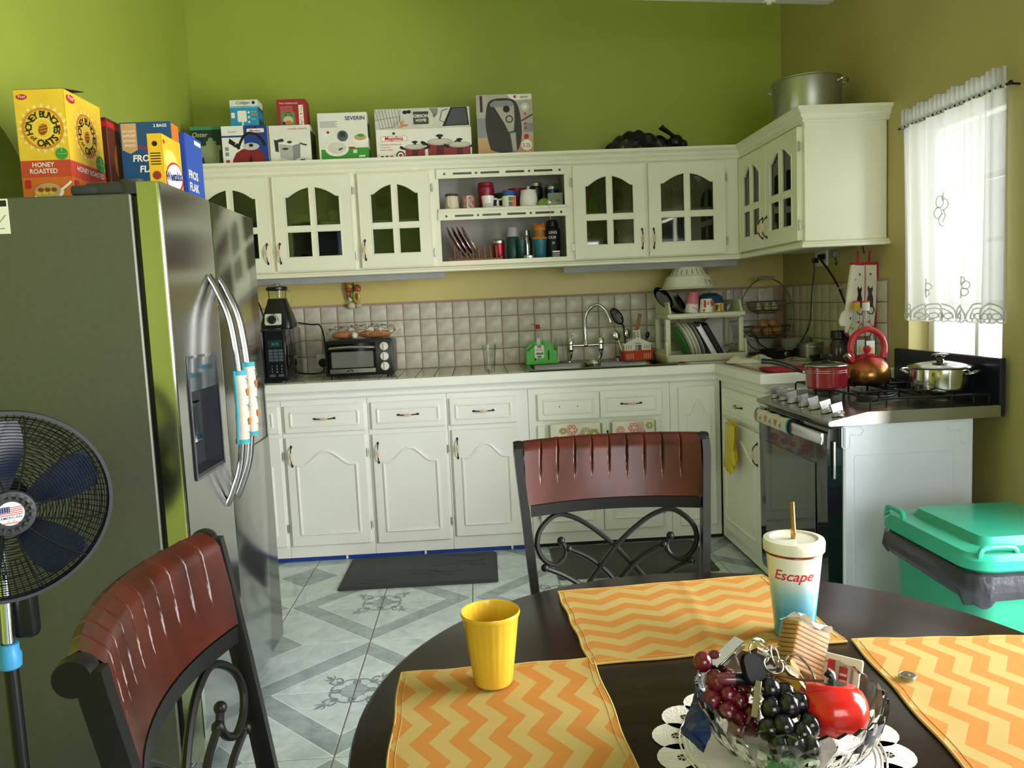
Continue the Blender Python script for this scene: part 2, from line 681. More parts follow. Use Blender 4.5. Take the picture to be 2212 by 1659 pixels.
dark = mth('ADD', mth('ADD', between(.71, .985), between(-1, .17)), between(1.65, 3))
line = mth('ADD', mth('ADD', between(.695, .71), between(.985, 1.0)), mth('ADD', between(.17, .185), between(1.635, 1.65)))
oi = N.new('ShaderNodeObjectInfo')
vadd = N.new('ShaderNodeVectorMath')
L.new(tc.outputs['Object'], vadd.inputs[0])
cmb = N.new('ShaderNodeCombineXYZ')
for k in range(3): L.new(mth('MULTIPLY', oi.outputs['Random'], 17 + 9 * k), cmb.inputs[k])
L.new(cmb.outputs[0], vadd.inputs[1])
no = N.new('ShaderNodeTexNoise')
no.inputs['Scale'].default_value = 9
no.inputs['Detail'].default_value = 7
no.inputs['Roughness'].default_value = .65
no.inputs['Distortion'].default_value = 1.2
L.new(vadd.outputs[0], no.inputs['Vector'])


def ramp(a, b_, p0=.35, p1=.65):
    r = N.new('ShaderNodeValToRGB')
    r.color_ramp.elements[0].position, r.color_ramp.elements[1].position = p0, p1
    r.color_ramp.elements[0].color, r.color_ramp.elements[1].color = lin(a), lin(b_)
    L.new(no.outputs['Fac'], r.inputs['Fac'])
    return r.outputs[0]


def mixc(f, a, b_):
    x = N.new('ShaderNodeMix')
    x.data_type = 'RGBA'
    L.new(f, x.inputs[0])
    for k, v in ((6, a), (7, b_)):
        if isinstance(v, tuple): x.inputs[k].default_value = v
        else: L.new(v, x.inputs[k])
    return x.outputs[2]


base = ramp('b4c4c7', 'd6e0e0')
c1 = mixc(dark, base, ramp('8a9a9d', 'a8b6b8'))
c2 = mixc(line, c1, lin('dfe6e4'))
L.new(c2, b.inputs['Base Color'])
b.inputs['Roughness'].default_value = .13
GROUT = mat('floor_grout', '9a9086', .8)
fl = struct(M().box(XL - 1.3, XW + .3, YF - .2, .15, -.06, -.0025).obj('floor', GROUT), 'glazed floor of large grey-white marbled tiles', 'floor')
g = .0028
tilemesh = M().box(g, TS - g, g, TS - g, -.008, 0, .0012).obj('tile', TILEM, fl)
ORN = mat('tile_ornament_grey', '7f8b8e', .15)
om = M()
c45 = .7071


def O(d, s):      # distance along the tile diagonal, sideways offset -> tile xy
    return (c45 * (d - s), c45 * (d + s))


for sg in (-1, 1):
    om.stroke([O(*p) for p in [(.045 + .012 * i, 0) for i in range(2)]], .004)
    sc = [(.075, sg * .004), (.085, sg * .022), (.075, sg * .045), (.055, sg * .058), (.037, sg * .052), (.034, sg * .037), (.046, sg * .031), (.054, sg * .038)]
    om.stroke([O(p.x, p.y) for p in spline([(a, b_, 0) for a, b_ in sc], 4)], [.004 + .006 * sin(PI * i / 28) for i in range(29)])
    sc = [(.078, sg * .002), (.098, sg * .02), (.118, sg * .022), (.124, sg * .012), (.115, sg * .008)]
    om.stroke([O(p.x, p.y) for p in spline([(a, b_, 0) for a, b_ in sc], 4)], [.003 + .007 * sin(PI * i / 16) for i in range(17)])
    sc = [(.128, 0), (.142, sg * .018), (.156, sg * .02)]
    om.stroke([O(p.x, p.y) for p in spline([(a, b_, 0) for a, b_ in sc], 4)], [.009 - .0006 * i for i in range(9)])
om.poly([O(*p) for p in ((.12, 0), (.15, .009), (.175, 0), (.15, -.009))])
om.poly([O(*p) for p in ((.07, 0), (.09, .012), (.11, 0), (.09, -.012))])
ornmesh = om.obj('tile_ornament', ORN, tilemesh)
first = True
for i in range(-4, 7):
    for j in range(-4, 13):
        # tile between nodes (i,j),(i+1,j+1); the ornament sits on the node whose both indices are even
        nx, ny = (i if i % 2 == 0 else i + 1), (j if j % 2 == 0 else j + 1)
        cx, cy = FX + nx * TS, FY - ny * TS
        right, up = nx == i, ny == j + 1
        if FX + i * TS > XW + .2 or FX + (i + 1) * TS < XL - .2 or FY - j * TS < YF - .1 or FY - (j + 1) * TS > .1: continue
        rz = {(True, True): 0, (False, True): PI / 2, (False, False): PI, (True, False): -PI / 2}[(right, up)]
        if first:
            t, orn = tilemesh, ornmesh
            first = False
        else:
            t = tilemesh.copy()
            C.objects.link(t)
            orn = ornmesh.copy()
            C.objects.link(orn)
            orn.parent = t
            t.parent = fl
        t.location = (cx, cy, 0)
        t.rotation_euler = (0, 0, rz)

# ---------------------------------------------------------------- wall tiles
TT, TX0, HC, ZT = .1011, .688, .985, 1.389
WT = mat('stone_look_wall_tile', 'd0c9bb', .28, var=.13, vs=16, bump=.15, bs=25)
WG = mat('pinkish_wall_grout', 'b09484', .8)
M().box(.05, XW, -.004, 0, HC, ZT + .012).obj('grout_bed', WG, wb)
M().box(XW - .004, XW, -1.285, 0, HC, ZT + .012).obj('grout_bed', WG, wr)
tw = M().box(-.0478, .0478, -.009, -.0035, -.0478, .0478, .003, seg=2).obj('tile', WT, wb)
tw.location = (TX0 - 5.5 * TT, 0, HC + TT / 2)
first = True
for i in range(-6, 29):
    for j in range(4):
        cx = TX0 + (i + .5) * TT
        if cx < .08 or cx > XW - .05: continue
        if first: o, first = tw, False
        else:
            o = tw.copy()
            C.objects.link(o)
        o.location = (cx + random.uniform(-.001, .001), random.uniform(-.0006, .0004), HC + (j + .5) * TT)
        o.rotation_euler = (0, random.uniform(-.008, .008), 0)
for i in range(12):
    for j in range(4):
        o = tw.copy()
        C.objects.link(o)
        o.parent = wr
        o.location = (XW + random.uniform(-.0006, .0004), -.055 - (i + .5) * TT, HC + (j + .5) * TT)
        o.rotation_euler = (0, 0, -PI / 2)

# white tube-light batten hung below the ceiling, seen only at its lower edge
bt = thing('ceiling_lamp', 'long white tube-light batten at the top edge above the corner', 'lamp', (2.85, -1.0, 2.775), .13)
m = M().box(-.72, .64, -.035, .035, .0, .05, .008)
m.obj('batten_body', WHITE, bt)
M().cyl((.3, 0, 0), (.3, 0, -.016), .012).box(.27, .33, -.012, .012, -.006, .002, .002).obj('tube_holder', WHITE, bt)
for x in (-.5, .45): M().cyl((x, 0, .05), (x, 0, ZC - 2.775), .006, 8).obj('hanging_rod', WHITE, bt)
# ---------------------------------------------------------------- cabinet parts
_H = M()
_H.tube(spline([(0, 0, -.052), (0, -.012, -.045), (0, -.022, -.03), (0, -.024, -.018)], 4), [.0045] * 3 + [.003] * 10, 8, 0)
_H.tube(spline([(0, 0, .052), (0, -.012, .045), (0, -.022, .03), (0, -.024, .018)], 4), [.0045] * 3 + [.003] * 10, 8, 0)
_H.ball((0, -.002, -.052), (.006, .003, .009), 10, 0).ball((0, -.002, .052), (.006, .003, .009), 10, 0)
_H.at((0, -.0245, 0)).lathe([(.0035, -.021), (.0055, -.017), (.0068, 0), (.0055, .017), (.0035, .021)], 12, 1, cap0=True, cap1=True)


def handle(parent, loc, rot=(0, 0, 0)):
    if 'h' not in _G:
        _G['h'] = _H.obj('handle', [BRONZE, PINKC], parent)
        o = _G['h']
    else:
        o = _G['h'].copy()
        C.objects.link(o)
        o.parent = parent
    o.location = loc
    o.rotation_euler = rot
    return o


def hinge(parent, loc):
    if 'hg' not in _G:
        m = M().box(-.006, .006, -.003, .001, -.02, .02, .001).cyl((0, -.004, -.018), (0, -.004, .018), .0035, 8)
        m.ball((0, -.004, .021), .004, 8).ball((0, -.004, -.021), .004, 8)
        _G['hg'] = m.obj('hinge', STEEL, parent)
        o = _G['hg']
    else:
        o = _G['hg'].copy()
        C.objects.link(o)
        o.parent = parent
    o.location = loc
    return o


def arch_z(f, sh=.12):
    """cathedral outline: 0 at the shoulders, 1 at the crown; f in -1..1"""
    f = abs(f)
    if f > 1 - sh: return 0
    q = f / (1 - sh)
    return 1 - q * q


def bell_z(f):
    f = min(1, abs(f) / .8)
    return ((cos(PI * f) + 1) / 2) ** .85


def glass_door(parent, x0, x1, z0, z1, y, hside, hz=.18, hinges=True):
    """door facing -y in the parent's frame: a wooden frame with four lights, the upper two arched"""
    w, h = x1 - x0, z1 - z0
    d = M()
    T = .022
    st, br, tr_, mb = .068, .075, .125, .030
    rise = .052
    gx0, gx1, gz0, gz1 = st, w - st, br, h - tr_ + .012
    mid = gz0 + (gz1 - gz0) * .47
    mx_ = w / 2

    def top(x):
        return gz1 + rise * arch_z((x - mx_) / (gx1 - mx_))

    def pr_(poly, y0=0, y1=T):
        d.loft([[(x, y0, z) for x, z in poly], [(x, y1, z) for x, z in poly]])
    pr_([(0, 0), (st, 0), (st, h), (0, h)])
    pr_([(w - st, 0), (w, 0), (w, h), (w - st, h)])
    pr_([(st, 0), (w - st, 0), (w - st, br), (st, br)])
    n = 18
    xs = [gx0 + (gx1 - gx0) * i / n for i in range(n + 1)]
    pr_([(x, top(x)) for x in xs] + [(gx1, h), (gx0, h)])
    pr_([(gx0, mid - mb / 2), (gx1, mid - mb / 2), (gx1, mid + mb / 2), (gx0, mid + mb / 2)])
    pr_([(mx_ - mb / 2, gz0), (mx_ + mb / 2, gz0), (mx_ + mb / 2, mid - mb / 2), (mx_ - mb / 2, mid - mb / 2)])
    pr_([(mx_ - mb / 2, mid + mb / 2), (mx_ + mb / 2, mid + mb / 2), (mx_ + mb / 2, top(mx_ + mb / 2)), (mx_, top(mx_)), (mx_ - mb / 2, top(mx_ - mb / 2))])
    # beads round each light
    lights = []
    for a, b_ in ((gx0, mx_ - mb / 2), (mx_ + mb / 2, gx1)):
        lights.append([(a, gz0), (b_, gz0), (b_, mid - mb / 2), (a, mid - mb / 2)])
        up = [(a, mid + mb / 2), (b_, mid + mb / 2)]
        up += [(b_ + (a - b_) * i / 9, top(b_ + (a - b_) * i / 9)) for i in range(10)]
        lights.append(up)
    for l in lights:
        d.tube([(x, .001, z) for x, z in dens(l)], .004, 6, closed=True)
    d.tube([(x, .002, z) for x, z in dens([(.004, .004), (w - .004, .004), (w - .004, h - .004), (.004, h - .004)])], .004, 6, closed=True)
    do = d.obj('door', CREAMP, parent, (x0, y, z0))
    for l in lights:
        M().loft([[(x, .010, z) for x, z in l], [(x, .013, z) for x, z in l]]).obj('pane', PANE, do)
    handle(do, (.024 if hside < 0 else w - .024, 0, .10))
    if hinges:
        for z in (.07, h - .09): hinge(do, (w + .008 if hside < 0 else -.008, T * .4, z))
    return do


def raised_door(parent, x0, x1, z0, z1, y, hside, hand=True, pa=.055, hinges=True):
    w, h = x1 - x0, z1 - z0
    d = M().box(0, w, 0, .02, 0, h, .004)
    a, b_, c, e = pa, w - pa, pa * 1.2, h - .155
    path = [(a, c), (b_, c)] + [(b_ + (a - b_) * i / 24, e + .075 * bell_z(1 - 2 * i / 24)) for i in range(25)]
    d.tube([(x, .0015, z) for x, z in dens(path)], .009, 8, closed=True, flat=1)
    do = d.obj('door', WHITEP, parent, (x0, y, z0))
    if hand: handle(do, (.03 if hside < 0 else w - .03, 0, h - .1))
    if hinges:
        for z in (.1, h - .1): hinge(do, (w + .008 if hside < 0 else -.008, .01, z))
    return do


def drawer(parent, x0, x1, z0, z1, y, hand=True, holes=False):
    w, h = x1 - x0, z1 - z0
    d = M().box(0, w, 0, .02, 0, h, .004)
    p = .036
    for q0, q1 in (((p, p), (w - p, p)), ((w - p, p), (w - p, h - p)), ((w - p, h - p), (p, h - p)), ((p, h - p), (p, p))):
        d.tube([(q0[0], .0015, q0[1]), (q1[0], .0015, q1[1])], .008, 8)
    do = d.obj('drawer', WHITEP, parent, (x0, y, z0))
    if hand: handle(do, (w / 2, 0, h / 2), (0, PI / 2, 0))
    if holes:
        for s in (-.05, .05): M().cyl((w / 2 + s, -.0042, h / 2), (w / 2 + s, 0, h / 2), .003, 8).obj('screw_hole', BLACK, do)
    return do


ZU0, ZU1 = 1.573, 2.15
INSIDE = mat('cabinet_inside', 'bfb9b4', .6)


def carcass(parent, w, dep, shelves, inside, stiles=(.03, .03), rails=(.03, .04), extra=()):
    """open-fronted box, front at y=0 going back to +dep, with a face frame"""
    h = ZU1 - ZU0
    t = .015
    m = M().box(0, t, .018, dep, 0, h).box(w - t, w, .018, dep, 0, h).box(t, w - t, .018, dep, 0, t).box(t, w - t, .018, dep, h - t, h)
    m.box(t, w - t, dep - .008, dep, t, h - t, m=1)
    m.box(t, t + .002, .018, dep - .008, t, h - t, m=1).box(w - t - .002, w - t, .018, dep - .008, t, h - t, m=1)
    m.box(0, stiles[0], 0, .018, 0, h).box(w - stiles[1], w, 0, .018, 0, h)
    m.box(stiles[0], w - stiles[1], 0, .018, 0, rails[0]).box(stiles[0], w - stiles[1], 0, .018, h - rails[1], h)
    for e in extra: m.box(e - .012, e + .012, 0, .018, rails[0], h - rails[1])
    m.obj('carcass', [CREAMP, INSIDE], parent)
    for z in shelves:
        M().box(t + .002, w - t - .002, .02, dep - .008, z - .008, z + .008).obj('shelf', INSIDE, parent)


DZ0_, DZ1_ = 1.593, 2.113
YU = -.40
ua = thing('wall_cabinet', 'cream wall cabinet with two glazed doors nearest the fridge', 'cabinet', (.06, YU, ZU0))
carcass(ua, .94, .385, [.28], 0, (.03, .02), extra=(.475,))
glass_door(ua, .045, .464, .02, .54, -.022, 1)
glass_door(ua, .487, .922, .02, .54, -.022, -1)
ub = thing('wall_cabinet', 'cream wall cabinet with a single glazed door beside the open mug shelves', 'cabinet', (1.0, YU, ZU0))
carcass(ub, .44, .385, [.28], 0, (.02, .02))
glass_door(ub, .018, .42, .02, .54, -.022, -1)
ug = thing('wall_cabinet', 'doorless cream wall cabinet with open shelves of mugs, plates and flasks', 'cabinet', (1.44, YU, ZU0))
carcass(ug, .76, .385, [], 0, (.027, .025), (.04, .03))
M().box(.017, .743, .0, .377, .312, .331).obj('shelf', CREAMP, ug)


def slotted(z0, z1, y0, name='slotted_strip'):
    """board with a row of slots and holes cut clean through"""
    w0, w1 = .017, .745
    zc = (z0 + z1) / 2
    cuts = []
    for i, (a, b_) in enumerate(((.11, .215), (.265, .37), (.405, .51), (.565, .67))): cuts.append((a, b_, .006))
    for c in (.062, .24, .538, .71): cuts.append((c - .006, c + .006, .006))
    cuts.sort()
    m = M()
    x = w0
    for a, b_, r in cuts:
        m.box(x, a, y0, y0 + .012, z0, z1)
        m.box(a, b_, y0, y0 + .012, z0, zc - r)
        m.box(a, b_, y0, y0 + .012, zc + r, z1)
        x = b_
    m.box(x, w1, y0, y0 + .012, z0, z1)
    return m.obj(name, CREAMP, ug)


slotted(.268, .312, -.012)
M().box(.017, .745, -.014, .02, .312, .331, .004).obj('shelf_nosing', CREAMP, ug)
slotted(.498, .548, -.012)
ud = thing('wall_cabinet', 'cream wall cabinet with two glazed doors beside the inner corner', 'cabinet', (2.2, YU, ZU0))
carcass(ud, .985, .385, [.28], 0, (.02, .095), extra=(.438,))
glass_door(ud, .02, .43, .02, .54, -.022, 1)
glass_door(ud, .448, .889, .02, .54, -.022, -1)

# the wing on the side wall: its local -y faces the room's -x
E_, XWF = -1.263, 3.19
ue = thing('wall_cabinet', 'cream wall cabinet wing on the window wall with a plain end panel', 'cabinet', (XWF, -.405, ZU0), -PI / 2)
carcass(ue, .85, .385, [.28], 0, (.03, .03), extra=(.425,))
glass_door(ue, .015, .405, .02, .54, -.022, 1)
glass_door(ue, .415, .828, .02, .54, -.022, -1)
M().box(.85, .858, -.0, .39, 0, ZU1 - ZU0, .002).obj('end_panel', CREAMP, ue)


def moulding(name, prof, path, material, label):
    """sweep a profile (out, z) along a plan path with mitred corners; out is to the left-hand side looking along it"""
    P = [Vector((x, y, 0)) for x, y in path]
    rings = []
    for i, p in enumerate(P):
        def nrm(a, b_):
            d = (b_ - a).normalized()
            return Vector((d.y, -d.x, 0))
        if i == 0: n_ = nrm(P[0], P[1])
        elif i == len(P) - 1: n_ = nrm(P[-2], P[-1])
        else:
            a, b_ = nrm(P[i - 1], p), nrm(p, P[i + 1])
            n_ = (a + b_).normalized()
            n_ = n_ / max(.3, n_.dot(a))
        rings.append([(p.x + n_.x * o, p.y + n_.y * o, z) for o, z in prof])
    o = M().loft(rings).obj(name, material)
    o['label'] = label
    o['category'] = 'moulding'
    o['kind'] = 'structure'
    return o


crown = [(-.02, 2.125), (.008, 2.125), (.012, 2.132), (.010, 2.140), (.022, 2.150), (.026, 2.160), (.024, 2.164), (.036, 2.174), (.044, 2.178), (.044, 2.193), (-.02, 2.193)]
moulding('trim_1', crown, [(.03, YU - .002), (XWF - .002, YU - .002), (XWF - .002, E_ - .002), (XW, E_ - .002)], CREAMP, 'stepped cream crown moulding along the top of the wall cabinets')
lowm = [(-.03, 1.556), (.018, 1.556), (.022, 1.560), (.022, 1.570), (.016, 1.574), (.014, 1.580), (.006, 1.586), (.001, 1.588), (-.03, 1.573)]
moulding('trim_2', lowm, [(.03, YU - .002), (XWF - .002, YU - .002), (XWF - .002, E_ - .002), (XW, E_ - .002)], CREAMP, 'cream light moulding along the bottom of the wall cabinets')
# cabinet roofs flush with the crown
roof = M().box(.06, XW - .002, YU, -.002, 2.165, 2.192).box(XWF, XW - .002, E_, YU, 2.165, 2.1921)
struct(roof.obj('trim_3', CREAMP), 'cream boarded top of the wall cabinets', 'moulding')
URAIL = mat('grey_under_rail', '9a989a', .6)
for k, (a, b_, lab) in enumerate(((.06, 1.475, 'grey board under the wall cabinets above the toaster oven'), (2.155, 3.17, 'grey board under the wall cabinets above the sink'))):
    tag(M().box(a, b_, YU + .03, YU + .05, 1.520, 1.573, .002).obj('under_cabinet_board', URAIL), lab, 'board')

# ---------------------------------------------------------------- base cabinets
YBF = -.662
ZB0, ZB1 = .025, .892
DRZ, DOZ = (.716, .863), (.092, .692)


def base_unit(label, x0, x1, fronts):
    t = thing('base_cabinet', label, 'cabinet', ((x0 + x1) / 2, YBF, ZB0))
    c = (x0 + x1) / 2
    w = x1 - x0
    m = M().box(-w / 2, w / 2, 0, .02, 0, ZB1 - ZB0).box(-w / 2, -w / 2 + .015, .02, .65, 0, ZB1 - ZB0 - .1).box(w / 2 - .015, w / 2, .02, .65, 0, ZB1 - ZB0 - .1).box(-w / 2 + .015, w / 2 - .015, .02, .65, .04, .055)
    m.obj('carcass', WHITEP, t)
    for kind, a, b_, z0, z1, *r in fronts:
        if kind == 'd': raised_door(t, a - c, b_ - c, z0 - ZB0, z1 - ZB0, -.019, r[0], *r[1:])
        else: drawer(t, a - c, b_ - c, z0 - ZB0, z1 - ZB0, -.019, *r)
    return t


base_unit('white base cabinet mostly hidden behind the fridge', .13, .568, [('r', .17, .558, *DRZ), ('d', .17, .558, *DOZ, -1)])
base_unit('white base cabinet with drawer and arched door beside the fridge', .57, 1.03, [('r', .586, 1.016, *DRZ), ('d', .584, 1.011, *DOZ, -1)])
base_unit('white base cabinet with drawer, second one along from the fridge', 1.032, 1.458, [('r', 1.05, 1.448, *DRZ), ('d', 1.048, 1.447, .086, .688, -1)])
base_unit('white base cabinet with drawer, third one along from the fridge', 1.46, 1.9, [('r', 1.473, 1.84, *DRZ), ('d', 1.477, 1.842, .098, .69, -1)])
bs = base_unit('white sink base cabinet with two false drawers and two towel-hung doors', 1.902, 2.68, [('r', 1.95, 2.29, *DRZ, False, True), ('r', 2.293, 2.635, *DRZ), ('d', 1.946, 2.295, .089, .688, 1), ('d', 2.299, 2.628, .089, .688, -1)])
base_unit('narrow white corner base cabinet with one tall arched panel', 2.682, 2.96, [('d', 2.725, 2.931, .086, .865, -1, False, .035, False)])
XBF = XW - .6228
t = thing('base_cabinet', 'white base cabinet with drawer between the corner and the cooker', 'cabinet', (XBF, -1.03, ZB0), -PI / 2)
M().box(-.345, .345, 0, .02, 0, ZB1 - ZB0).box(-.345, -.33, .02, .6, 0, .78).box(.33, .345, .02, .6, 0, ZB1 - ZB0).box(-.33, .33, .02, .6, .04, .055).obj('carcass', WHITEP, t)
drawer(t, -.275, .265, .69, .835, -.019)
raised_door(t, -.275, .285, .067, .667, -.019, 1)

# worktop
ct = thing('worktop', 'tiled L-shaped worktop with a white moulded wooden edge', 'worktop', (1.8, -.35, .87))
SX0, SX1, SY0, SY1 = 1.925, 2.725, -.615, -.115
ox, oy, oz = 1.8, -.35, .87
m = M().at((-ox, -oy, -oz))
m.box(.06, SX0, YBF, -.01, .906, .980).box(SX1, XW - .012, YBF, -.01, .906, .980).box(SX0, SX1, YBF, SY0, .906, .980).box(SX0, SX1, SY1, -.01, .906, .980)
m.box(XBF, XW - .012, -1.352, YBF, .906, .9801)
m.obj('slab', WG, ct)
edge = [(0, .893), (.012, .893), (.018, .898), (.020, .906), (.016, .914), (.018, .920), (.026, .930), (.040, .940), (.0405, .980), (.037, .9848), (0, .9848)]
ed = []
pth = [(.06, YBF), (XBF, YBF), (XBF, -1.352), (XW - .012, -1.352)]
P = [Vector((x, y, 0)) for x, y in pth]
rings = []
for i, p in enumerate(P):
    d0 = (P[i] - P[i - 1]).normalized() if i else (P[1] - P[0]).normalized()
    d1 = (P[i + 1] - P[i]).normalized() if i < len(P) - 1 else d0
    n0, n1 = Vector((d0.y, -d0.x, 0)), Vector((d1.y, -d1.x, 0))
    nn = (n0 + n1).normalized()
    nn /= max(.3, nn.dot(n0))
    rings.append([(p.x + nn.x * o - ox, p.y + nn.y * o - oy, z - oz) for o, z in edge])
M().loft(rings).obj('edge_moulding', WHITEP, ct)
CTT = mat('stone_look_counter_tile', 'c9c3b4', .16, var=.12, vs=14, bump=.08, bs=25)
tm = M().box(-.0482, .0482, -.0482, .0482, .9795, .985, .0018).obj('tile', CTT, ct)
first = True
for i in range(-6, 29):
    for j in range(14):
        cx, cy = TX0 + (i + .5) * TT, -.012 - (j + .5) * TT * .98
        if cx < .1 or cx > XW - .05: continue
        if j > 5 and cx < XBF + .03: continue
        if j == 6 and False: continue
        if cy < -1.31: continue
        if SX0 - .06 < cx < SX1 + .05 and SY0 - .04 < cy < SY1 + .04: continue
        if first: o, first = tm, False
        else:
            o = tm.copy()
            C.objects.link(o)
        o.location = (cx - ox, cy - oy, -oz)

# strip at the foot of the base cabinets
struct(M().box(.3, 1.9, -.655, -.645, 0, .03).box(1.9, XBF, -.64, -.63, 0, .03, m=1).box(XBF + .02, XBF + .03, -1.38, -.64, 0, .03, m=1).obj('baseboard_back', [mat('blue_sealant', '1d3f8f', .5), mat('dark_plinth', '2a2119', .8)]), 'blue sealed strip at the foot of the base cabinets', 'baseboard')
for k, x in enumerate((.87, 1.3, 1.78)):
    tag(M().box(x - .006, x + .006, -.664, -.656, .004, .024, .002).obj('plinth_clip', WHITE), 'small white clip on the blue strip below the base cabinets, %s from the fridge' % ('first', 'second', 'third')[k], 'clip', 'plinth clips')

# ---------------------------------------------------------------- sink
sk = thing('sink', 'stainless steel double-bowl sink set into the worktop', 'sink', (2.325, -.365, .985))
SK = mat('satin_sink_steel', '858786', .28, 1, var=.04, vs=40)


def bowl_rings(cx, cy, w, h, dep):
    return [rrect(cx, cy, w + .012, h + .012, .06, .004), rrect(cx, cy, w, h, .055, .001), rrect(cx, cy, w - .012, h - .012, .05, -.02), rrect(cx, cy, w - .03, h - .03, .05, -dep + .02), rrect(cx, cy, w - .08, h - .08, .04, -dep)]


m = M()
m.loft(bowl_rings(-.205, -.03, .35, .38, .16), cap0=False)
m.loft(bowl_rings(.195, -.03, .36, .38, .16), cap0=False)
m.obj('bowl', SK, sk)
r = M()      # flat deck around the bowls: strips
r.box(-.425, .425, -.265, -.226, .0005, .004).box(-.425, .425, .166, .265, .0005, .004).box(-.425, -.386, -.226, .166, .0005, .004).box(.381, .425, -.226, .166, .0005, .004).box(-.024, .009, -.226, .166, .0005, .004)
for (cx, w) in ((-.205, .362), (.195, .372)):
    for sx in (-1, 1):
        for sy in (-1, 1):
            x, y = cx + sx * w / 2, -.03 + sy * .196
            r.prism([(x, y)] + [(x - sx * .06 + sx * .06 * sin(a), y - sy * .06 + sy * .06 * cos(a)) for a in [PI / 2 * i / 6 for i in range(7)]], .0005, .004)
r.obj('deck', SK, sk)
r = M().tube([(x, y, .004) for x, y, z in rrect(0, 0, .85, .53, .03, 0)], .004, 8, closed=True).obj('rim', SK, sk)
# ---------------------------------------------------------------- fridge
FYN, FYS, FYF, FXD, FZ = -2.71, -2.306, -1.8075, .804, 1.725
fr = thing('fridge', 'tall stainless side-by-side fridge with a water dispenser', 'fridge', (.42, (FYN + FYF) / 2, 0))
fc = (FYN + FYF) / 2
hw = (FYF - FYN) / 2
m = M().box(-.37, .305, -hw, hw, .04, 1.695, .004).box(-.30, .29, -hw + .03, hw - .03, .0, .04)
m.obj('body', FRIDGESIDE, fr)
M().box(.305, .322, -hw + .012, hw - .012, .06, 1.69).obj('door_gasket', BLACK, fr)
sp_ = FYS - fc


def fdoor(y0, y1, name):
    m = M()
    n = 10
    # gently bowed door skin
    def ring(z, ins=0):
        pts = [(.322, y0 + .002 + ins, z)]
        for i in range(n + 1):
            f = i / n
            y = y0 + .002 + ins + (y1 - y0 - .004 - 2 * ins) * f
            e = min(1, min(f, 1 - f) * 12)
            pts.append((.372 + .012 * e ** .5 - ins, y, z))
        pts.append((.322, y1 - .002 - ins, z))
        return pts
    m.loft([ring(.07, .004), ring(.075), ring(FZ - .006), ring(FZ, .005)])
    return m


d1 = fdoor(-hw, sp_ - .002, 'd')
# dispenser recess cut from the freezer door: build the door of pieces around it
DY0_, DY1_, DZa, DZb = -2.621 - fc, -2.37 - fc, .884, 1.24
m = M()
for a, b_, c, e in ((-hw + .002, DY0_, .07, FZ), (DY1_, sp_ - .002, .07, FZ), (DY0_, DY1_, .07, DZa), (DY0_, DY1_, DZb, FZ)):
    m.box(.322, .384, a, b_, c, e, 0)
fd1 = m.obj('door', FRIDGEDOOR, fr)
M().tube([(.380, -hw + .003, .075), (.380, -hw + .003, FZ - .004)], .006, 8).obj('edge_trim', CHROME, fd1)
fd2 = M().box(.322, .384, sp_ + .004, hw - .002, .07, FZ, .006, seg=2).obj('door', FRIDGEDOOR, fr)
M().box(.36, .383, sp_ - .001, sp_ + .003, .075, FZ - .01).obj('door_trim', CHROME, fr)
GREENEDGE = FRIDGESIDE
# recess liner
GLASSD = mat('dispenser_grey', '3f4349', .14, .3, coat=.6)
m = M()
m.box(.325, .329, DY0_, DY1_, DZa, DZb)
m.box(.329, .386, DY0_, DY0_ + .004, DZa, DZb).box(.329, .386, DY1_ - .004, DY1_, DZa, DZb)
m.box(.329, .386, DY0_ + .004, DY1_ - .004, DZa, DZa + .004).box(.329, .384, DY0_ + .004, DY1_ - .004, DZb - .10, DZb)
m.box(.385, .389, DY0_ - .004, DY0_ + .004, DZa, DZb).box(.385, .389, DY1_ - .004, DY1_ + .004, DZa, DZb).box(.385, .3885, DY0_, DY1_, DZa - .004, DZa + .004).box(.385, .3885, DY0_, DY1_, DZb - .004, DZb + .004)
m.obj('dispenser', GLASSD, fd1)
yc = (DY0_ + DY1_) / 2
M().box(.345, .36, yc - .03, yc + .03, DZa + .09, DZa + .22, .006).obj('dispenser_paddle', BLACKG, fd1)
M().prism([(.33, DY0_ + .006), (.386, DY0_ + .006), (.386, DY1_ - .006), (.33, DY1_ - .006)], DZa + .004, DZa + .012).obj('drip_tray', DARKG, fd1)
# small access door outlined on the fridge door
a0, a1 = -2.09 - fc, -1.832 - fc
m = M()
m.box(.3835, .3848, a0, a1, 1.238, 1.243).box(.3835, .3848, a0, a1, .880, .885).box(.3835, .3848, a1 - .002, a1, .885, 1.238)
m.obj('access_door_groove', DARKG, fd2)
for nm, yy, dr in (('h', -2.365 - fc, fd1), ('h', -2.262 - fc, fd2)):
    pts = spline([(.382, yy, 1.485), (.405, yy, 1.44), (.44, yy, 1.33), (.455, yy, 1.12), (.44, yy, .90), (.405, yy, .79), (.382, yy, .745)], 8)
    M().tube(pts, .0135, 12, flat=.8).obj('handle', mat('satin_handle_steel', '9b9b9a', .26, 1), dr)
# hinge covers
M().box(.14, .22, -hw + .01, -hw + .09, 1.695, 1.725, .012, seg=2).cyl((.30, -hw + .045, 1.695), (.30, -hw + .045, 1.735), .038, 20).box(.18, .32, -hw + .012, -hw + .08, 1.695, 1.73, .01, seg=2).obj('hinge_cover', DARKG, fr)
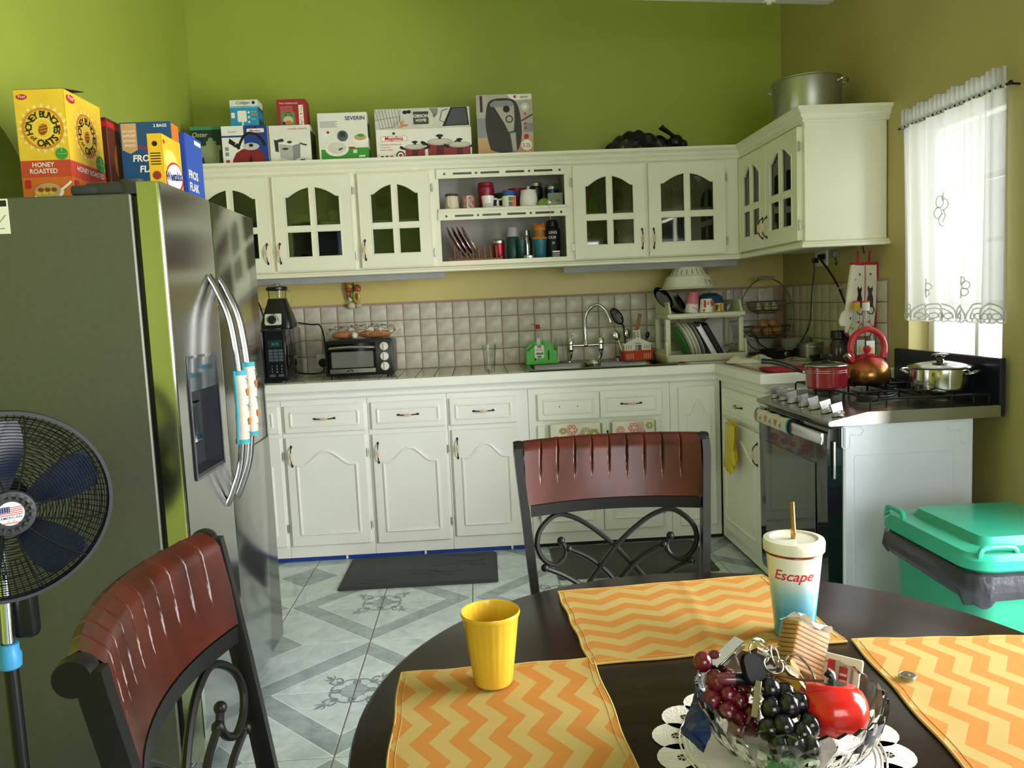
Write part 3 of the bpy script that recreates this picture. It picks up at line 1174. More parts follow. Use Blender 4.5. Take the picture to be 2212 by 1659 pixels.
# paper note stuck to the side
nt = thing('note_sticker', 'small white energy note stuck on the side of the fridge', 'sticker', (.36, FYN - .001, 1.6))
M().box(-.06, .043, -.0015, 0, 0, .092).obj('paper', CARD, nt)
M().rect(-.055, .072, .04, .088, 0).text('ENERGUIDE', -.005, .076, .011, 1).stroke([(-.05, .03), (-.02, .05), (.01, .02), (.035, .05)], .0015, 0).stroke([(-.05, .012), (.03, .014)], .0015, 0).obj('note_print', [INK, WINK], nt, frame=frame_front(0, -.0016, 0))

# quilted handle covers
COV = mat('white_cotton', 'd3cdbf', .85, bump=.2, bs=120)
TEAL = mat('teal_binding', '3fa3b4', .8)


def hcover(lab, y, z0, z1, x):
    t = thing('handle_cover', lab, 'handle cover', (.42, fc, 0))
    pts = []
    for i in range(9):
        z = z0 + (z1 - z0) * i / 8
        pts.append((x - .016 * ((z - 1.12) / .3) ** 2 * 1.1, y - fc, z))
    M().tube(pts, [.021 + .0015 * sin(3 * i) for i in range(9)], 14, flat=1.0).obj('cover_cloth', COV, t)
    M().tube([pts[0], Vector(pts[0]) + Vector((0, 0, .014))], .0225, 14).obj('binding', TEAL, t)
    M().tube([pts[-1], Vector(pts[-1]) - Vector((0, 0, .014))], .0225, 14).obj('binding', TEAL, t)
    M().tube([Vector(p) + Vector((-.010, -.019, 0)) for p in pts], .0045, 6).obj('edge_binding', TEAL, t)
    pr_ = M()
    for k, z in enumerate((.04, .09, .15, .21, .26)):
        zz = z * (z1 - z0) / .3
        if k % 2:
            for s in (-1, 1): pr_.disc(s * .007, zz + .005, .006, 0, 1, .008).disc(s * .006, zz - .006, .005, 0, 1)
            pr_.stroke([(0, zz - .012), (0, zz + .012)], .002, 1, 2)
        else:
            pr_.stroke([(-.012, zz + .008), (.012, zz - .004)], .003, 2).stroke([(-.008, zz - .012), (.006, zz + .012)], .002, 1)
            pr_.disc(.008, zz - .010, .004, 0, 1)
    pr_.obj('butterfly_print', [ORP, INK, mat('teal_print', '4d7f86', .6)], t, frame=frame_right(0, 0, 0) if False else Matrix(((0, .0, 1, x + .0215), (1, 0, 0, y - fc), (0, 1, 0, z0), (0, 0, 0, 1))))
    return t


hcover('white butterfly-print cloth cover on the nearer fridge handle', -2.365, .945, 1.18, .455)
hcover('white butterfly-print cloth cover on the farther fridge handle', -2.262, .955, 1.2, .455)

# ---------------------------------------------------------------- cooker
CX0, CX1, CY0, CY1 = 2.936, 3.456, -2.12, -1.40
ck = thing('cooker', 'freestanding gas cooker with white side panel and black glass oven door', 'cooker', (3.2, -1.76, 0))
ENAM = mat('white_enamel', 'e0e5f4', .2, var=.015)
HOB = mat('hob_steel', 'a9a7a2', .26, 1, var=.05, vs=20)
IRON = mat('black_iron', '121316', .45, .3)
ox, oy = 3.2, -1.76
m = M().at((-ox, -oy, 0))
m.box(CX0 + .03, CX1, CY0, CY1, .08, .872, .006)
m.at().box(-.2, .2, -.3, .3, 0, .08)
m.obj('body', ENAM, ck)
# pressed outlines on the side panel
y = CY0 - oy


def press(pts, w=.0035):
    return M().tube([(px - ox, y - .0005, pz) for px, pz in pts], w, 6, closed=False)


m = M()
m.tube([(3.005 - ox, y - .0002, .12), (3.005 - ox, y - .0002, .735), (3.012 - ox, y - .0002, .745), (3.372 - ox, y - .0002, .745), (3.379 - ox, y - .0002, .735), (3.379 - ox, y - .0002, .12)], .0022, 6)


def corner_press(cx, cz, sx):
    pts = [(0, 0), (.0, -.07), (.015 * 1, -.082), (.03, -.07), (.03, -.032), (.034, -.028), (.07, -.028), (.082, -.013), (.07, .002), (.006, .004)]
    return [(cx + sx * a - ox, y - .0002, cz + b_) for a, b_ in pts]


m.tube(corner_press(2.958, .848, 1), .0025, 6, closed=True)
m.tube(corner_press(3.434, .848, -1), .0025, 6, closed=True)
m.obj('pressed_outline', ENAM, ck)
# hob tray with sloping control panel at the front (-x)
hob = [(2.902, .866), (2.908, .858), (3.548, .862), (3.552, .900), (3.54, .906), (3.05, .906), (3.03, .902), (2.906, .876)]
M().loft([[(x - ox, CY0 - .012 - oy, z) for x, z in hob], [(x - ox, CY1 + .005 - oy, z) for x, z in hob]]).obj('hob_tray', HOB, ck)
M().box(3.545 - ox, 3.568 - ox, CY0 - .012 - oy, CY1 + .005 - oy, .862, 1.078, .004).obj('backguard', mat('navy_black_enamel', '161c2c', .3), ck)
for k in range(7):
    yy = -2.06 + .095 * k + (.02 if k > 3 else 0) - (.015 if k < 2 else 0) - oy
    x = 2.965 - ox
    kn = M().at((x, yy, .892), (0, -.24, 0))
    kn.lathe([(.024, 0), (.024, .006), (.019, .010), (.0185, .014), (0, .014)], 20)
    kn.loft([[(-.019, -.008, .012), (.019, -.008, .012), (.019, .008, .012), (-.019, .008, .012)], [(-.022, -.007, .045), (.022, -.007, .045), (.022, .007, .045), (-.022, .007, .045)]])
    kn.obj('knob', CHROME if False else mat('satin_knob', 'c6c6c8', .3, .9), ck)
M().ball((2.965 - ox, -2.105 - oy, .893), (.008, .008, .004), 10).obj('ignition_button', WHITE, ck)
BURN = [(3.14, -1.95, .045), (3.14, -1.56, .045), (3.43, -1.95, .038), (3.43, -1.56, .05), (3.285, -1.76, .06)]
for bx, by, r in BURN:
    b_ = M().at((bx - ox, by - oy, .906))
    b_.lathe([(r * 1.5, 0), (r * 1.45, .003), (r * 1.05, .004), (r, .012), (r * .95, .014)], 24, 1)
    b_.lathe([(r * .9, .014), (r * .9, .020), (r * .8, .024), (0, .024)], 24, 0)
    b_.obj('burner', [IRON, mat('burner_alloy', '6a6762', .4, .8)], ck)
for gi, (ya, yb_) in enumerate(((-2.10, -1.89), (-1.885, -1.635), (-1.63, -1.42))):
    g_ = M()
    z = .945
    x0, x1 = 3.075 - ox, 3.525 - ox
    ya -= oy
    yb_ -= oy
    for yy in (ya, yb_): g_.tube([(x0, yy, .908), (x0, yy, z - .006), (x0 + .006, yy, z), (x1 - .006, yy, z), (x1, yy, z - .006), (x1, yy, .908)], .0042, 6)
    for xx in (x0 + .02, (x0 + x1) / 2, x1 - .02): g_.tube([(xx, ya, z - .002), (xx, yb_, z - .002)], .004, 6)
    for q in range(5):
        xx = x0 + .06 + q * (x1 - x0 - .12) / 4
        for sg, yy in ((1, ya), (-1, yb_)):
            g_.tube([(xx, yy, .912), (xx, yy, z - .004), (xx, yy + sg * .006, z + .002), (xx, yy + sg * .055, z + .002)], .0036, 6)
    g_.obj('pan_support', IRON, ck)
# oven door, bowed black glass, facing -x
od = M()
pts = []
for z, x in ((.10, 2.918), (.14, 2.912), (.62, 2.908), (.80, 2.908), (.845, 2.914)):
    pts.append([(x - ox, CY0 + .012 - oy, z), (x - ox, CY1 - .012 - oy, z), (2.966 - ox, CY1 - .012 - oy, z), (2.966 - ox, CY0 + .012 - oy, z)])
od.loft(pts)
odo = od.obj('oven_door', mat('black_oven_glass', '15181c', .05, coat=.8), ck)
M().box(2.9045 - ox, 2.9075 - ox, CY0 + .11 - oy, CY1 - .09 - oy, .22, .70, .001).obj('oven_window', mat('smoked_oven_window', '2b3330', .04, coat=.8), odo)
M().box(2.885 - ox, 2.900 - ox, CY0 + .015 - oy, CY1 - .015 - oy, .785, .832, .006, seg=2).box(2.90 - ox, 2.912 - ox, CY0 + .03 - oy, CY0 + .06 - oy, .79, .825).box(2.90 - ox, 2.912 - ox, CY1 - .06 - oy, CY1 - .03 - oy, .79, .825).obj('door_handle', STEEL, odo)
M().box(2.925 - ox, 2.934 - ox, CY0 - .004 - oy, CY0 + .004 - oy, .66, .80, .002).obj('hinge_plate', STEEL, ck)
# cloth on the oven handle
t = thing('handle_cover', 'white butterfly-print cloth cover on the oven door handle', 'handle cover', (2.8925, -1.62, .785))
m = M()
rings = []
for i in range(11):
    yy = -.19 + .36 * i / 10
    w = .0022 * sin(i * 1.9)
    rings.append([(.018 * cos(a) + w, yy, .0235 + (.031 + w) * sin(a)) for a in [2 * PI * k / 14 for k in range(14)]])
m.loft(rings, cap0=False, cap1=False)
m.obj('cover_cloth', COV, t)
for e in (0, 10):
    M().loft([[(p[0] * 1.12, p[1] + dy, .0235 + (p[2] - .0235) * 1.1) for p in rings[e]] for dy in (-.008, .008)], cap0=False, cap1=False).obj('binding', TEAL, t)
pr_ = M()
for k in range(6):
    x = .03 + k * .056
    if k % 2 == 0:
        for s in (-1, 1): pr_.disc(x + s * .007, .004, .007, 0, 1, .009).disc(x + s * .006, -.008, .005, 0, 1)
        pr_.stroke([(x, -.014), (x, .014)], .002, 1, 2)
    else:
        pr_.stroke([(x - .012, -.008), (x + .012, .012)], .002, 1).disc(x - .006, -.006, .005, 2, 1, .009, a=.6)
pr_.obj('butterfly_print', [ORP, INK, mat('teal_print', '4d7f86', .6)], t, frame=frame_left(-.0215, .18, .026))

# ---------------------------------------------------------------- table
TZ = .755
tb = thing('dining_table', 'round dark brown dining table in the foreground', 'table', (2.0076, -3.8336, 0))
TWOOD = mat('dark_espresso_wood', '20120e', .24, var=.3, vs=5, stretch=(1, 9, 1), spec=.45)
R = .5753
M().lathe([(0, TZ - .035), (R - .04, TZ - .035), (R - .012, TZ - .028), (R, TZ - .014), (R - .004, TZ - .004), (R - .012, TZ), (0, TZ)], 96).obj('tabletop', TWOOD, tb)
M().lathe([(0, .14), (.09, .14), (.10, .2), (.06, .3), (.05, .5), (.08, .62), (.16, TZ - .036), (0, TZ - .036)], 28).obj('pedestal', TWOOD, tb)
for k in range(4):
    a = PI / 4 + k * PI / 2
    M().tube(spline([(.04 * cos(a), .04 * sin(a), .2), (.2 * cos(a), .2 * sin(a), .12), (.36 * cos(a), .36 * sin(a), .03)], 5), [.04 - .0012 * i for i in range(11)], 10).obj('leg', TWOOD, tb)

# ---------------------------------------------------------------- dining chairs
CWOOD = mat('cherry_chair_wood', '45170c', .3, var=.35, vs=5, stretch=(2, 2, 1), coat=.05)
CMETAL = mat('dark_bronze_metal', '211f1e', .36, .5, var=.15)
SEATF = mat('brown_seat_fabric', '4a3526', .9)


def chair(label, loc, rz):
    t = thing('dining_chair', label, 'chair', loc, rz, 'dining chairs around the round table')
    hw = .225

    def cv(x): return -.045 * (1 - (x / hw) ** 2)        # back curves away from the sitter (+y is the seat side)

    def rk(z): return -.17 * max(0, z - .45) ** 1.15      # rake
    # wooden top panel with tapering grooves
    z0, z1 = .848, 1.0
    gx = [-.18 + .36 * i / 8 for i in range(9)]
    nu, nv = 420, 14

    def front(u, v):
        x = -hw + 2 * hw * u
        z = z0 + (z1 - z0) * v
        g = 0
        for q in gx:
            xx = q + .010 * (1 - v)
            wd = .0034 * min(1, max(.0, (v - .32) / .25))
            if wd > 0 and v > .33:
                d = abs(x - xx) / wd
                if d < 1: g = max(g, .0055 * (1 - d) * min(1, (v - .33) / .3))
        roll = 0 if v < .86 else .014 * ((v - .86) / .14) ** 2
        return (x, cv(x) + rk(z) + .012 - g - roll, z)

    def back(u, v):
        x = hw - 2 * hw * u
        z = z0 + (z1 - z0) * v
        roll = 0 if v < .8 else .012 * ((v - .8) / .2) ** 2
        return (x, cv(x) + rk(z) - .012 - roll, z)
    m = M().grid(front, nu, nv).grid(back, 40, nv)
    tp = [front(i / nu, 1) for i in range(nu + 1)]
    bk = [back(1 - i / nu, 1) for i in range(nu + 1)]
    for i in range(nu):
        a, b_, c, d = tp[i], tp[i + 1], bk[i + 1], bk[i]
        ma, mb = [(p + q) / 2 for p, q in zip(a, d)], [(p + q) / 2 for p, q in zip(b_, c)]
        ma[2] += .005
        mb[2] += .005
        m.add([a, b_, mb, ma], [(0, 1, 2, 3)])
        m.add([ma, mb, c, d], [(0, 1, 2, 3)])
    lo = [front(i / 40, 0) for i in range(41)]
    lb = [back(1 - i / 40, 0) for i in range(41)]
    for i in range(40): m.add([lo[i], lo[i + 1], lb[i + 1], lb[i]], [(0, 1, 2, 3)])
    m.obj('top_panel', CWOOD, t, sharp=.5)

    def zc(z): return rk(z)
    # posts (also the rear legs), scrolled at the top
    for s in (-1, 1):
        pts = [(s * (.21), -.05, 0), (s * .205, -.01, .25), (s * .202, 0, .45)]
        for z in (.55, .65, .75, .85, .95, .99): pts.append((s * (.202 + .036 * min(1, max(0, (z - .45) / .5))), rk(z), z))
        m = M()
        P = spline(pts, 4)
        rings = [[(p.x + dx, p.y + dy, p.z) for dx, dy in ((-.010, -.015), (.010, -.015), (.012, 0), (.010, .015), (-.010, .015), (-.012, 0))] for p in P]
        m.loft(rings)
        e = P[-1]
        m.at((e.x, e.y - .014, e.z - .006), (0, PI / 2, 0)).lathe([(0, -.0125), (.020, -.0125), (.022, 0), (.020, .0125), (0, .0125)], 20)
        m.obj('back_post', CMETAL, t)
    for zz, h in ((.832, .014), (.50, .010)):
        m = M()
        rings = []
        for i in range(17):
            x = -.215 + .43 * i / 16
            y = cv(x) + rk(zz)
            rings.append([(x, y - .011, zz - h), (x, y + .011, zz - h), (x, y + .011, zz + h), (x, y - .011, zz + h)])
        m.loft(rings)
        m.obj('back_rail', CMETAL, t)
    loop = [(-.140, .746), (-.129, .724), (-.136, .702), (-.161, .689), (-.189, .707), (-.203, .743), (-.192, .782), (-.15, .812), (-.106, .802), (-.061, .774), (-.006, .727), (.044, .671), (.075, .635), (.1, .599), (.125, .55), (.14, .505)]
    arc2 = [(-.122, .724), (-.075, .699), (-.033, .665), (-.003, .629), (.017, .588), (.032, .505)]
    arc3 = [(-.186, .685), (-.139, .66), (-.089, .624), (-.061, .588), (-.04, .505)]
    for s in (1, -1):
        m = M()
        for q, ln in enumerate((loop, arc2, arc3)):
            pp = spline([(s * x, cv(x) + rk(z) + (.004 if s > 0 else -.004), z) for x, z in ln], 5)
            m.tube(pp, .0068, 8)
            m.ball(pp[0], .0105, 12)
        m.obj('scroll_ironwork', CMETAL, t)
    # seat and front legs
    st = [[(x * f, .005 + y * f2, z) for x, y in ((-.20, 0), (.20, 0), (.225, .40), (-.225, .40))] for f, f2, z in ((.97, .99, .43), (1, 1, .445), (1, 1, .475), (.93, .97, .492))]
    M().loft(st).obj('seat', SEATF, t)
    M().tube([(-.2, .01, .42), (.2, .01, .42), (.225, .395, .42), (-.225, .395, .42)], .012, 8, closed=True).obj('seat_frame', CMETAL, t)
    for s in (-1, 1): M().tube([(s * .212, .385, .42), (s * .214, .39, 0)], [.013, .011], 10).obj('front_leg', CMETAL, t)
    return t


chair('dark wood and iron dining chair standing behind the table, before the sink', (1.968, -3.035, 0), PI)
chair('cherry wood and iron dining chair beside the fridge and fan, nearest the viewer', (1.285, -3.86, 0), -PI / 2 + .06)
# ---------------------------------------------------------------- things in and on the kitchen furniture
def turned(name, label, cat, loc, prof, material, n=28, group=None, part='body', extra=None, rz=0):
    """a thing of revolution: a body part plus extra parts given as (part, profile, material)"""
    t = thing(name, label, cat, loc, rz, group)
    M().lathe(prof, n).obj(part, material, t)
    for e in extra or (): M().lathe(e[1], n).obj(e[0], e[2], t)
    return t


def cupshape(r0, r1, h, th=.003):
    return [(0, 0), (r0 * .92, 0), (r0, .003), (r1, h), (r1 - th, h), (r0 - th, .006), (0, .006)]


def mug(label, loc, r, h, material, hang, r0=None, inner=None):
    t = thing('mug', label, 'mug', loc)
    r0 = r0 or r
    M().lathe(cupshape(r0, r, h, .004), 28).obj('body', material, t)
    c, s = cos(hang), sin(hang)
    pts = spline([(r * .97 * c, r * .97 * s, h * .82), ((r + .022) * c, (r + .022) * s, h * .78), ((r + .03) * c, (r + .03) * s, h * .5), ((r + .02) * c, (r + .02) * s, h * .22), (r0 * .97 * c, r0 * .97 * s, h * .16)], 5)
    M().tube(pts, .0055, 8).obj('handle', material, t)
    return t


SHU, SHL = ZU0 + .331, ZU0 + .040
YS = -.33
# upper open shelf
m_ = mug('cream mug with a dark green rim on the mug shelf', (1.535, YS, SHU), .036, .088, mat('cream_glaze', 'dccfb4', .3), -PI / 2 - .3, .042)
M().lathe([(.0355, .076), (.0375, .077), (.0365, .090), (.0325, .0905), (.0325, .078)], 28).obj('rim_band', mat('dark_green_glaze', '1f4a40', .3), m_)
m_ = mug('pink flower-patterned mug on the mug shelf', (1.63, YS, SHU), .036, .076, mat('pink_pattern_glaze', 'cf8f8f', .3, var=.5, vs=40), -PI / 2 + .2)
M().box(-.011, .011, -.042, -.030, .002, .074, .003).obj('white_stripe', CERAM, m_)
m_ = mug('plain white mug with two lines of print on the mug shelf', (1.74, YS, SHU), .037, .072, CERAM, .4, .030)
M().text('for my friend', 0, .022, .0085, 0, 1, sx=.8).text('you are special', 0, .010, .0085, 0, 1, sx=.72).obj('lettering', INK, m_, frame=frame_front(0, -.0375, 0))
m_ = mug('white mug with coloured squares on the mug shelf', (1.862, YS, SHU), .04, .066, CERAM, PI - .3)
q = M()
for i, c_ in enumerate((0, 1, 2, 3)): q.rect(-.002 + .020 * (i % 2), .008 + .027 * (i // 2), .016 + .020 * (i % 2), .032 + .027 * (i // 2), c_)
q.obj('colour_squares', [mat('purple_print', '7a5a78', .4), ORP, GRNP, mat('dark_orange_print', 'cf5f25', .4)], m_, frame=frame_front(-.002, -.0412, 0))
m_ = mug('blue cup standing upside down on the mug with coloured squares', (1.862, YS, SHU + .0665), .034, .03, mat('blue_glaze', '3a5aa0', .3), .5, .036)
turned('lidded_jar', 'tall red plastic jar behind the mugs', 'jar', (1.735, -.21, SHU), [(0, 0), (.042, 0), (.044, .01), (.046, .10), (.05, .115), (.05, .135), (.043, .142), (.043, .152), (0, .152)], mat('deep_red_plastic', 'a3263c', .3), extra=[('lid', [(.0445, .142), (.046, .143), (.046, .160), (.043, .164), (0, .164)], mat('deep_red_plastic', 'a3263c', .3))])
turned('bowl', 'dark green bowl behind the blue cup', 'bowl', (1.835, -.2, SHU), cupshape(.03, .055, .1), mat('dark_green_glaze', '1f4a40', .3))
turned('bowl', 'dark red bowl behind the white sugar jar', 'bowl', (1.915, -.2, SHU), cupshape(.03, .052, .125), mat('deep_red_plastic', 'a3263c', .3))
turned('sugar_jar', 'white lidded ceramic jar on the mug shelf', 'jar', (1.975, YS, SHU), [(0, 0), (.046, 0), (.051, .006), (.052, .04), (.046, .085), (.043, .090), (0, .090)], CERAM, extra=[('lid', [(.045, .090), (.046, .095), (.02, .101), (.008, .103), (.007, .108), (.01, .114), (.006, .119), (0, .119)], CERAM)])
turned('flask', 'black flask with a steel lid at the back of the mug shelf', 'flask', (2.03, -.2, SHU), [(0, 0), (.036, 0), (.038, .01), (.04, .125), (.034, .132), (0, .132)], BLACK, extra=[('lid', [(.034, .132), (.036, .134), (.036, .152), (.03, .158), (0, .158)], STEEL)])
turned('travel_mug', 'blue travel mug with steel rim at the back of the mug shelf', 'mug', (2.125, -.2, SHU), [(0, 0), (.034, 0), (.038, .01), (.04, .11), (0, .11)], mat('blue_metal', '27467e', .3, .6), extra=[('steel_rim', [(.04, .11), (.0415, .112), (.0415, .128), (.038, .132), (.036, .145), (0, .145)], STEEL)])
t = thing('cup_box', 'small pale green box at the end of the mug shelf', 'box', (2.13, -.315, SHU))
M().box(-.045, .04, -.03, .03, 0, .075, .001).obj('carton', mat('pale_green_card', '86927c', .6), t)
M().disc(.03, .02, .018, 0, 1, .012).stroke([(.045, .03), (.06, .035), (.07, .025)], .004, 1, 2).obj('front_print', [TANP, INK], t, frame=frame_front(-.045, -.0302, 0))
turned('bowl', 'lime green bowl lying upside down on the mug shelf', 'bowl', (2.06, -.36, SHU), [(.04, 0), (.039, .012), (.03, .032), (.014, .044), (0, .046), (0, .043), (.013, .041), (.028, .03), (.037, .012), (.038, 0)], mat('lime_plastic', '86a63f', .4))
t = thing('tea_infuser', 'steel tea ball hanging by its chain from the mug shelf', 'infuser', (2.085, -.432, SHU + .012))
M().lathe([(0, -.018), (.010, -.015), (.016, -.006), (.017, 0), (.016, .006), (.010, .015), (0, .018)], 20).obj('ball', CHROME, t)
M().tube([(0, 0, -.016), (.001, .004, -.05), (.003, .006, -.098)], .0008, 5).obj('chain', STEEL, t)
# lower open shelf: plates in a peg rack
REDPL = mat('dark_red_plate', '8c1d2c', .2)
rk_ = thing('plate_rack', 'small wooden peg rack holding the red plates', 'rack', (1.66, -.3, SHL))
M().box(-.16, .15, -.07, -.055, 0, .012, .002).box(-.16, .15, .055, .07, 0, .012, .002).box(-.16, -.145, -.07, .07, .0121, .022, .002).box(.135, .15, -.07, .07, .0121, .022, .002).obj('base', mat('rack_wood', '8a5a35', .5), rk_)
for i in range(8):
    for s in (-1, 1):
        x = -.12 + i * .034
        M().cyl((x, s * .0625, .012), (x - .004, s * .0625, .082), .0045, 8).obj('peg', mat('rack_wood', '8a5a35', .5), rk_)
for i in range(4):
    x = 1.575 + i * .028
    t = thing('plate', ['dark red plate leaning in the peg rack, the first of four', 'dark red plate leaning in the peg rack, the second of four', 'dark red plate leaning in the peg rack, the third of four', 'pale plate leaning at the end of the peg rack'][i], 'plate', (x + .01, -.3, SHL + .012), 0, 'plates in the peg rack')
    m = M().at((-.048, 0, .092), (0, PI / 2 - .52, 0), (1.0, .95, 1))
    m.lathe([(0, 0), (.06, .0), (.098, .010), (.104, .012), (.104, .014), (.098, .0125), (.06, .003), (0, .003)], 36, 0)
    m.lathe([(.102, .011), (.106, .0125), (.105, .0155), (.101, .0135)], 36, 1)
    m.obj('plate_body', [REDPL if i < 3 else CERAM, STEEL], t)
turned('travel_mug', 'red travel mug with steel lid beside the peg rack', 'mug', (1.795, -.22, SHL), [(0, 0), (.03, 0), (.033, .01), (.036, .1), (0, .1)], mat('red_metal', '9a2030', .25, .5), extra=[('lid', [(.036, .1), (.038, .102), (.038, .116), (.03, .126), (0, .128)], STEEL)])
turned('tumbler_flask', 'dark green flask with a grey cup lid', 'flask', (1.877, -.25, SHL), [(0, 0), (.034, 0), (.036, .008), (.037, .128), (.033, .134), (0, .134)], mat('dark_teal_plastic', '1d4a48', .35), extra=[('cup_lid', [(.034, .134), (.034, .140), (.031, .186), (.027, .190), (0, .190)], mat('lavender_grey_plastic', 'b9b7c0', .5))])
t = turned('shaker', 'steel cocktail shaker behind the steel lid', 'shaker', (1.965, -.18, SHL), [(0, 0), (.03, 0), (.034, .09), (.034, .10), (.026, .14), (.02, .145), (0, .145)], STEEL, extra=[('cap', [(.02, .145), (.02, .175), (.012, .18), (0, .18)], STEEL)])
turned('tumbler', 'dark green tumbler beside the cocktail shaker', 'tumbler', (1.925, -.29, SHL), cupshape(.022, .028, .11), mat('dark_teal_plastic', '1d4a48', .35))
turned('steel_lid', 'low steel lid lying at the front of the lower shelf', 'lid', (1.96, -.36, SHL), [(0, 0), (.036, 0), (.037, .004), (.037, .014), (.033, .018), (0, .018)], STEEL)
t = thing('sippy_cup', 'teal and orange animal-eared child cup on the lower shelf', 'cup', (2.03, -.325, SHL))
TEALP = mat('teal_plastic', '256b80', .25)
ORPL = mat('orange_plastic', 'd4792a', .35)
M().lathe([(0, 0), (.03, 0), (.033, .004), (.04, .112), (0, .112)], 28).obj('body', TEALP, t)
M().lathe([(.041, .108), (.043, .112), (.041, .120), (.031, .122)], 28).obj('rim_band', ORPL, t)
M().lathe([(.031, .122), (.030, .160), (0, .160)], 24).obj('upper_cup', mat('amber_plastic', 'a86f35', .2, var=.1), t)
m = M().lathe([(.034, .158), (.036, .162), (.035, .175), (.026, .190), (0, .194)], 24)
for s in (-1, 1): m.ball((s * .022, 0, .190), (.010, .008, .014), 10)
m.obj('eared_lid', ORPL, t)
t = turned('water_bottle', 'tall black bottle with white lettering at the end of the lower shelf', 'bottle', (2.112, -.25, SHL), [(0, 0), (.045, 0), (.047, .006), (.047, .165), (.040, .178), (.034, .182), (0, .182)], mat('matt_black', '17191d', .5), extra=[('cap', [(.035, .182), (.037, .186), (.035, .212), (.024, .222), (0, .224)], BLACK)])
M().text('LING', .0, .140, .022, 0, 1, bold=.01).text('OUR', -.004, .112, .022, 0, 1, bold=.01).text('st', 0, .082, .024, 0, 1, shear=.3).obj('lettering', WINK, t, frame=frame_front(-.002, -.0475, 0))
t = thing('tin_box', 'small grey metal tin before the black bottle', 'tin', (2.12, -.335, SHL))
M().box(-.022, .022, -.015, .015, 0, .032, .003).obj('tin_body', GREY, t)
M().box(-.023, .023, -.016, .016, .032, .038, .002).obj('tin_lid', STEEL, t)

# behind the glazed doors
def plate_stack(label, loc, r, n_, material):
    for i in range(n_):
        o = M().lathe([(0, 0), (r * .6, 0), (r * .95, .010), (r, .012), (r, .0145), (r * .94, .0135), (r * .58, .004), (0, .004)], 32)
        tag(o.obj('plate', material), '%s, %s from the bottom' % (label, ('first', 'second', 'third', 'fourth', 'fifth', 'sixth', 'seventh')[i]), 'plate', label).location = (loc[0], loc[1], loc[2] + i * .0075)


SA = ZU0 + .288
SB = ZU0 + .015
plate_stack('white plate stacked behind the second glazed door', (.67, -.2, SA), .1, 6, CERAM)
turned('serving_bowl', 'clear green glass bowl behind the first glazed door', 'bowl', (.40, -.21, SA), cupshape(.06, .12, .10), mat('pale_green_plastic', '8fa587', .4))
turned('storage_tub', 'white lidded tub behind the first glazed door', 'tub', (.2, -.2, SA), cupshape(.06, .07, .12), WHITE, extra=[('lid', [(.071, .118), (.073, .12), (.073, .128), (0, .130)], WHITE)])
turned('flower_pot', 'cream pot behind the second glazed door', 'pot', (.86, -.2, SA), cupshape(.04, .056, .08), CREAMP)
t = turned('casserole', 'glossy brown casserole with lid behind the second glazed door', 'casserole', (.66, -.2, SB), [(0, .012), (.08, .012), (.092, .02), (.098, .07), (0, .07)], mat('brown_enamel', '3f211a', .12), extra=[('lid', [(.099, .07), (.1, .074), (.07, .09), (.02, .098), (.018, .112), (0, .114)], mat('brown_enamel', '3f211a', .12)), ('stand', [(0, 0), (.1, 0), (.1, .010), (0, .0115)], STEEL)])
plate_stack('cream plate stacked on the lower shelf behind the second glazed door', (.87, -.2, SB), .095, 6, CERAM)
plate_stack('cream plate stacked on the lower shelf behind the third glazed door', (1.13, -.2, SB), .1, 7, CERAM)


def goblet(label, loc, s=1):
    return turned('wine_glass', label, 'glass', loc, [(0, 0), (.03 * s, 0), (.03 * s, .002), (.004, .008), (.0035, .07 * s), (.01, .078 * s), (.032 * s, .105 * s), (.036 * s, .135 * s), (.031 * s, .165 * s), (.0295 * s, .165 * s), (.0345 * s, .135 * s), (.03 * s, .107 * s), (0, .082 * s)], FILMG, 20)


FILMG = pane_mat('thin_glassware', 'fafcfa', .07, .02)
goblet('wine glass behind the third glazed door, nearest the open shelves', (1.33, -.26, SA))
goblet('wine glass behind the third glazed door, nearest the fridge', (1.13, -.26, SA), .9)
turned('drinking_glass', 'small drinking glass on the lower shelf behind the third door', 'glass', (1.31, -.28, SB), cupshape(.024, .03, .11), FILMG, 20)
turned('drinking_glass', 'straight drinking glass on the plates behind the third door', 'glass', (1.145, -.2, SB + .062), cupshape(.024, .027, .045), FILMG, 20)
t = thing('garlic_ornament', 'lime green garlic-shaped pot behind the fourth glazed door', 'ornament', (2.345, -.28, SA))
m = M()
rings = []
for k, (r, z) in enumerate([(.004, 0), (.028, .002), (.04, .012), (.044, .030), (.039, .048), (.026, .062), (.012, .076), (.006, .094), (.003, .106)]):
    rings.append([(r * (1 + .07 * cos(8 * a)) * cos(a), r * (1 + .07 * cos(8 * a)) * sin(a), z) for a in [2 * PI * i / 40 for i in range(40)]])
m.loft(rings)
m.obj('pot_body', mat('lime_glaze', '7fbf45', .25), t)
turned('egg_timer', 'pink glass ornament behind the fourth glazed door', 'ornament', (2.335, -.2, SA), [(0, 0), (.02, 0), (.012, .06), (.02, .11), (.03, .135), (.022, .16), (0, .165)], mat('pink_glaze', 'd8657a', .2))
k = 0
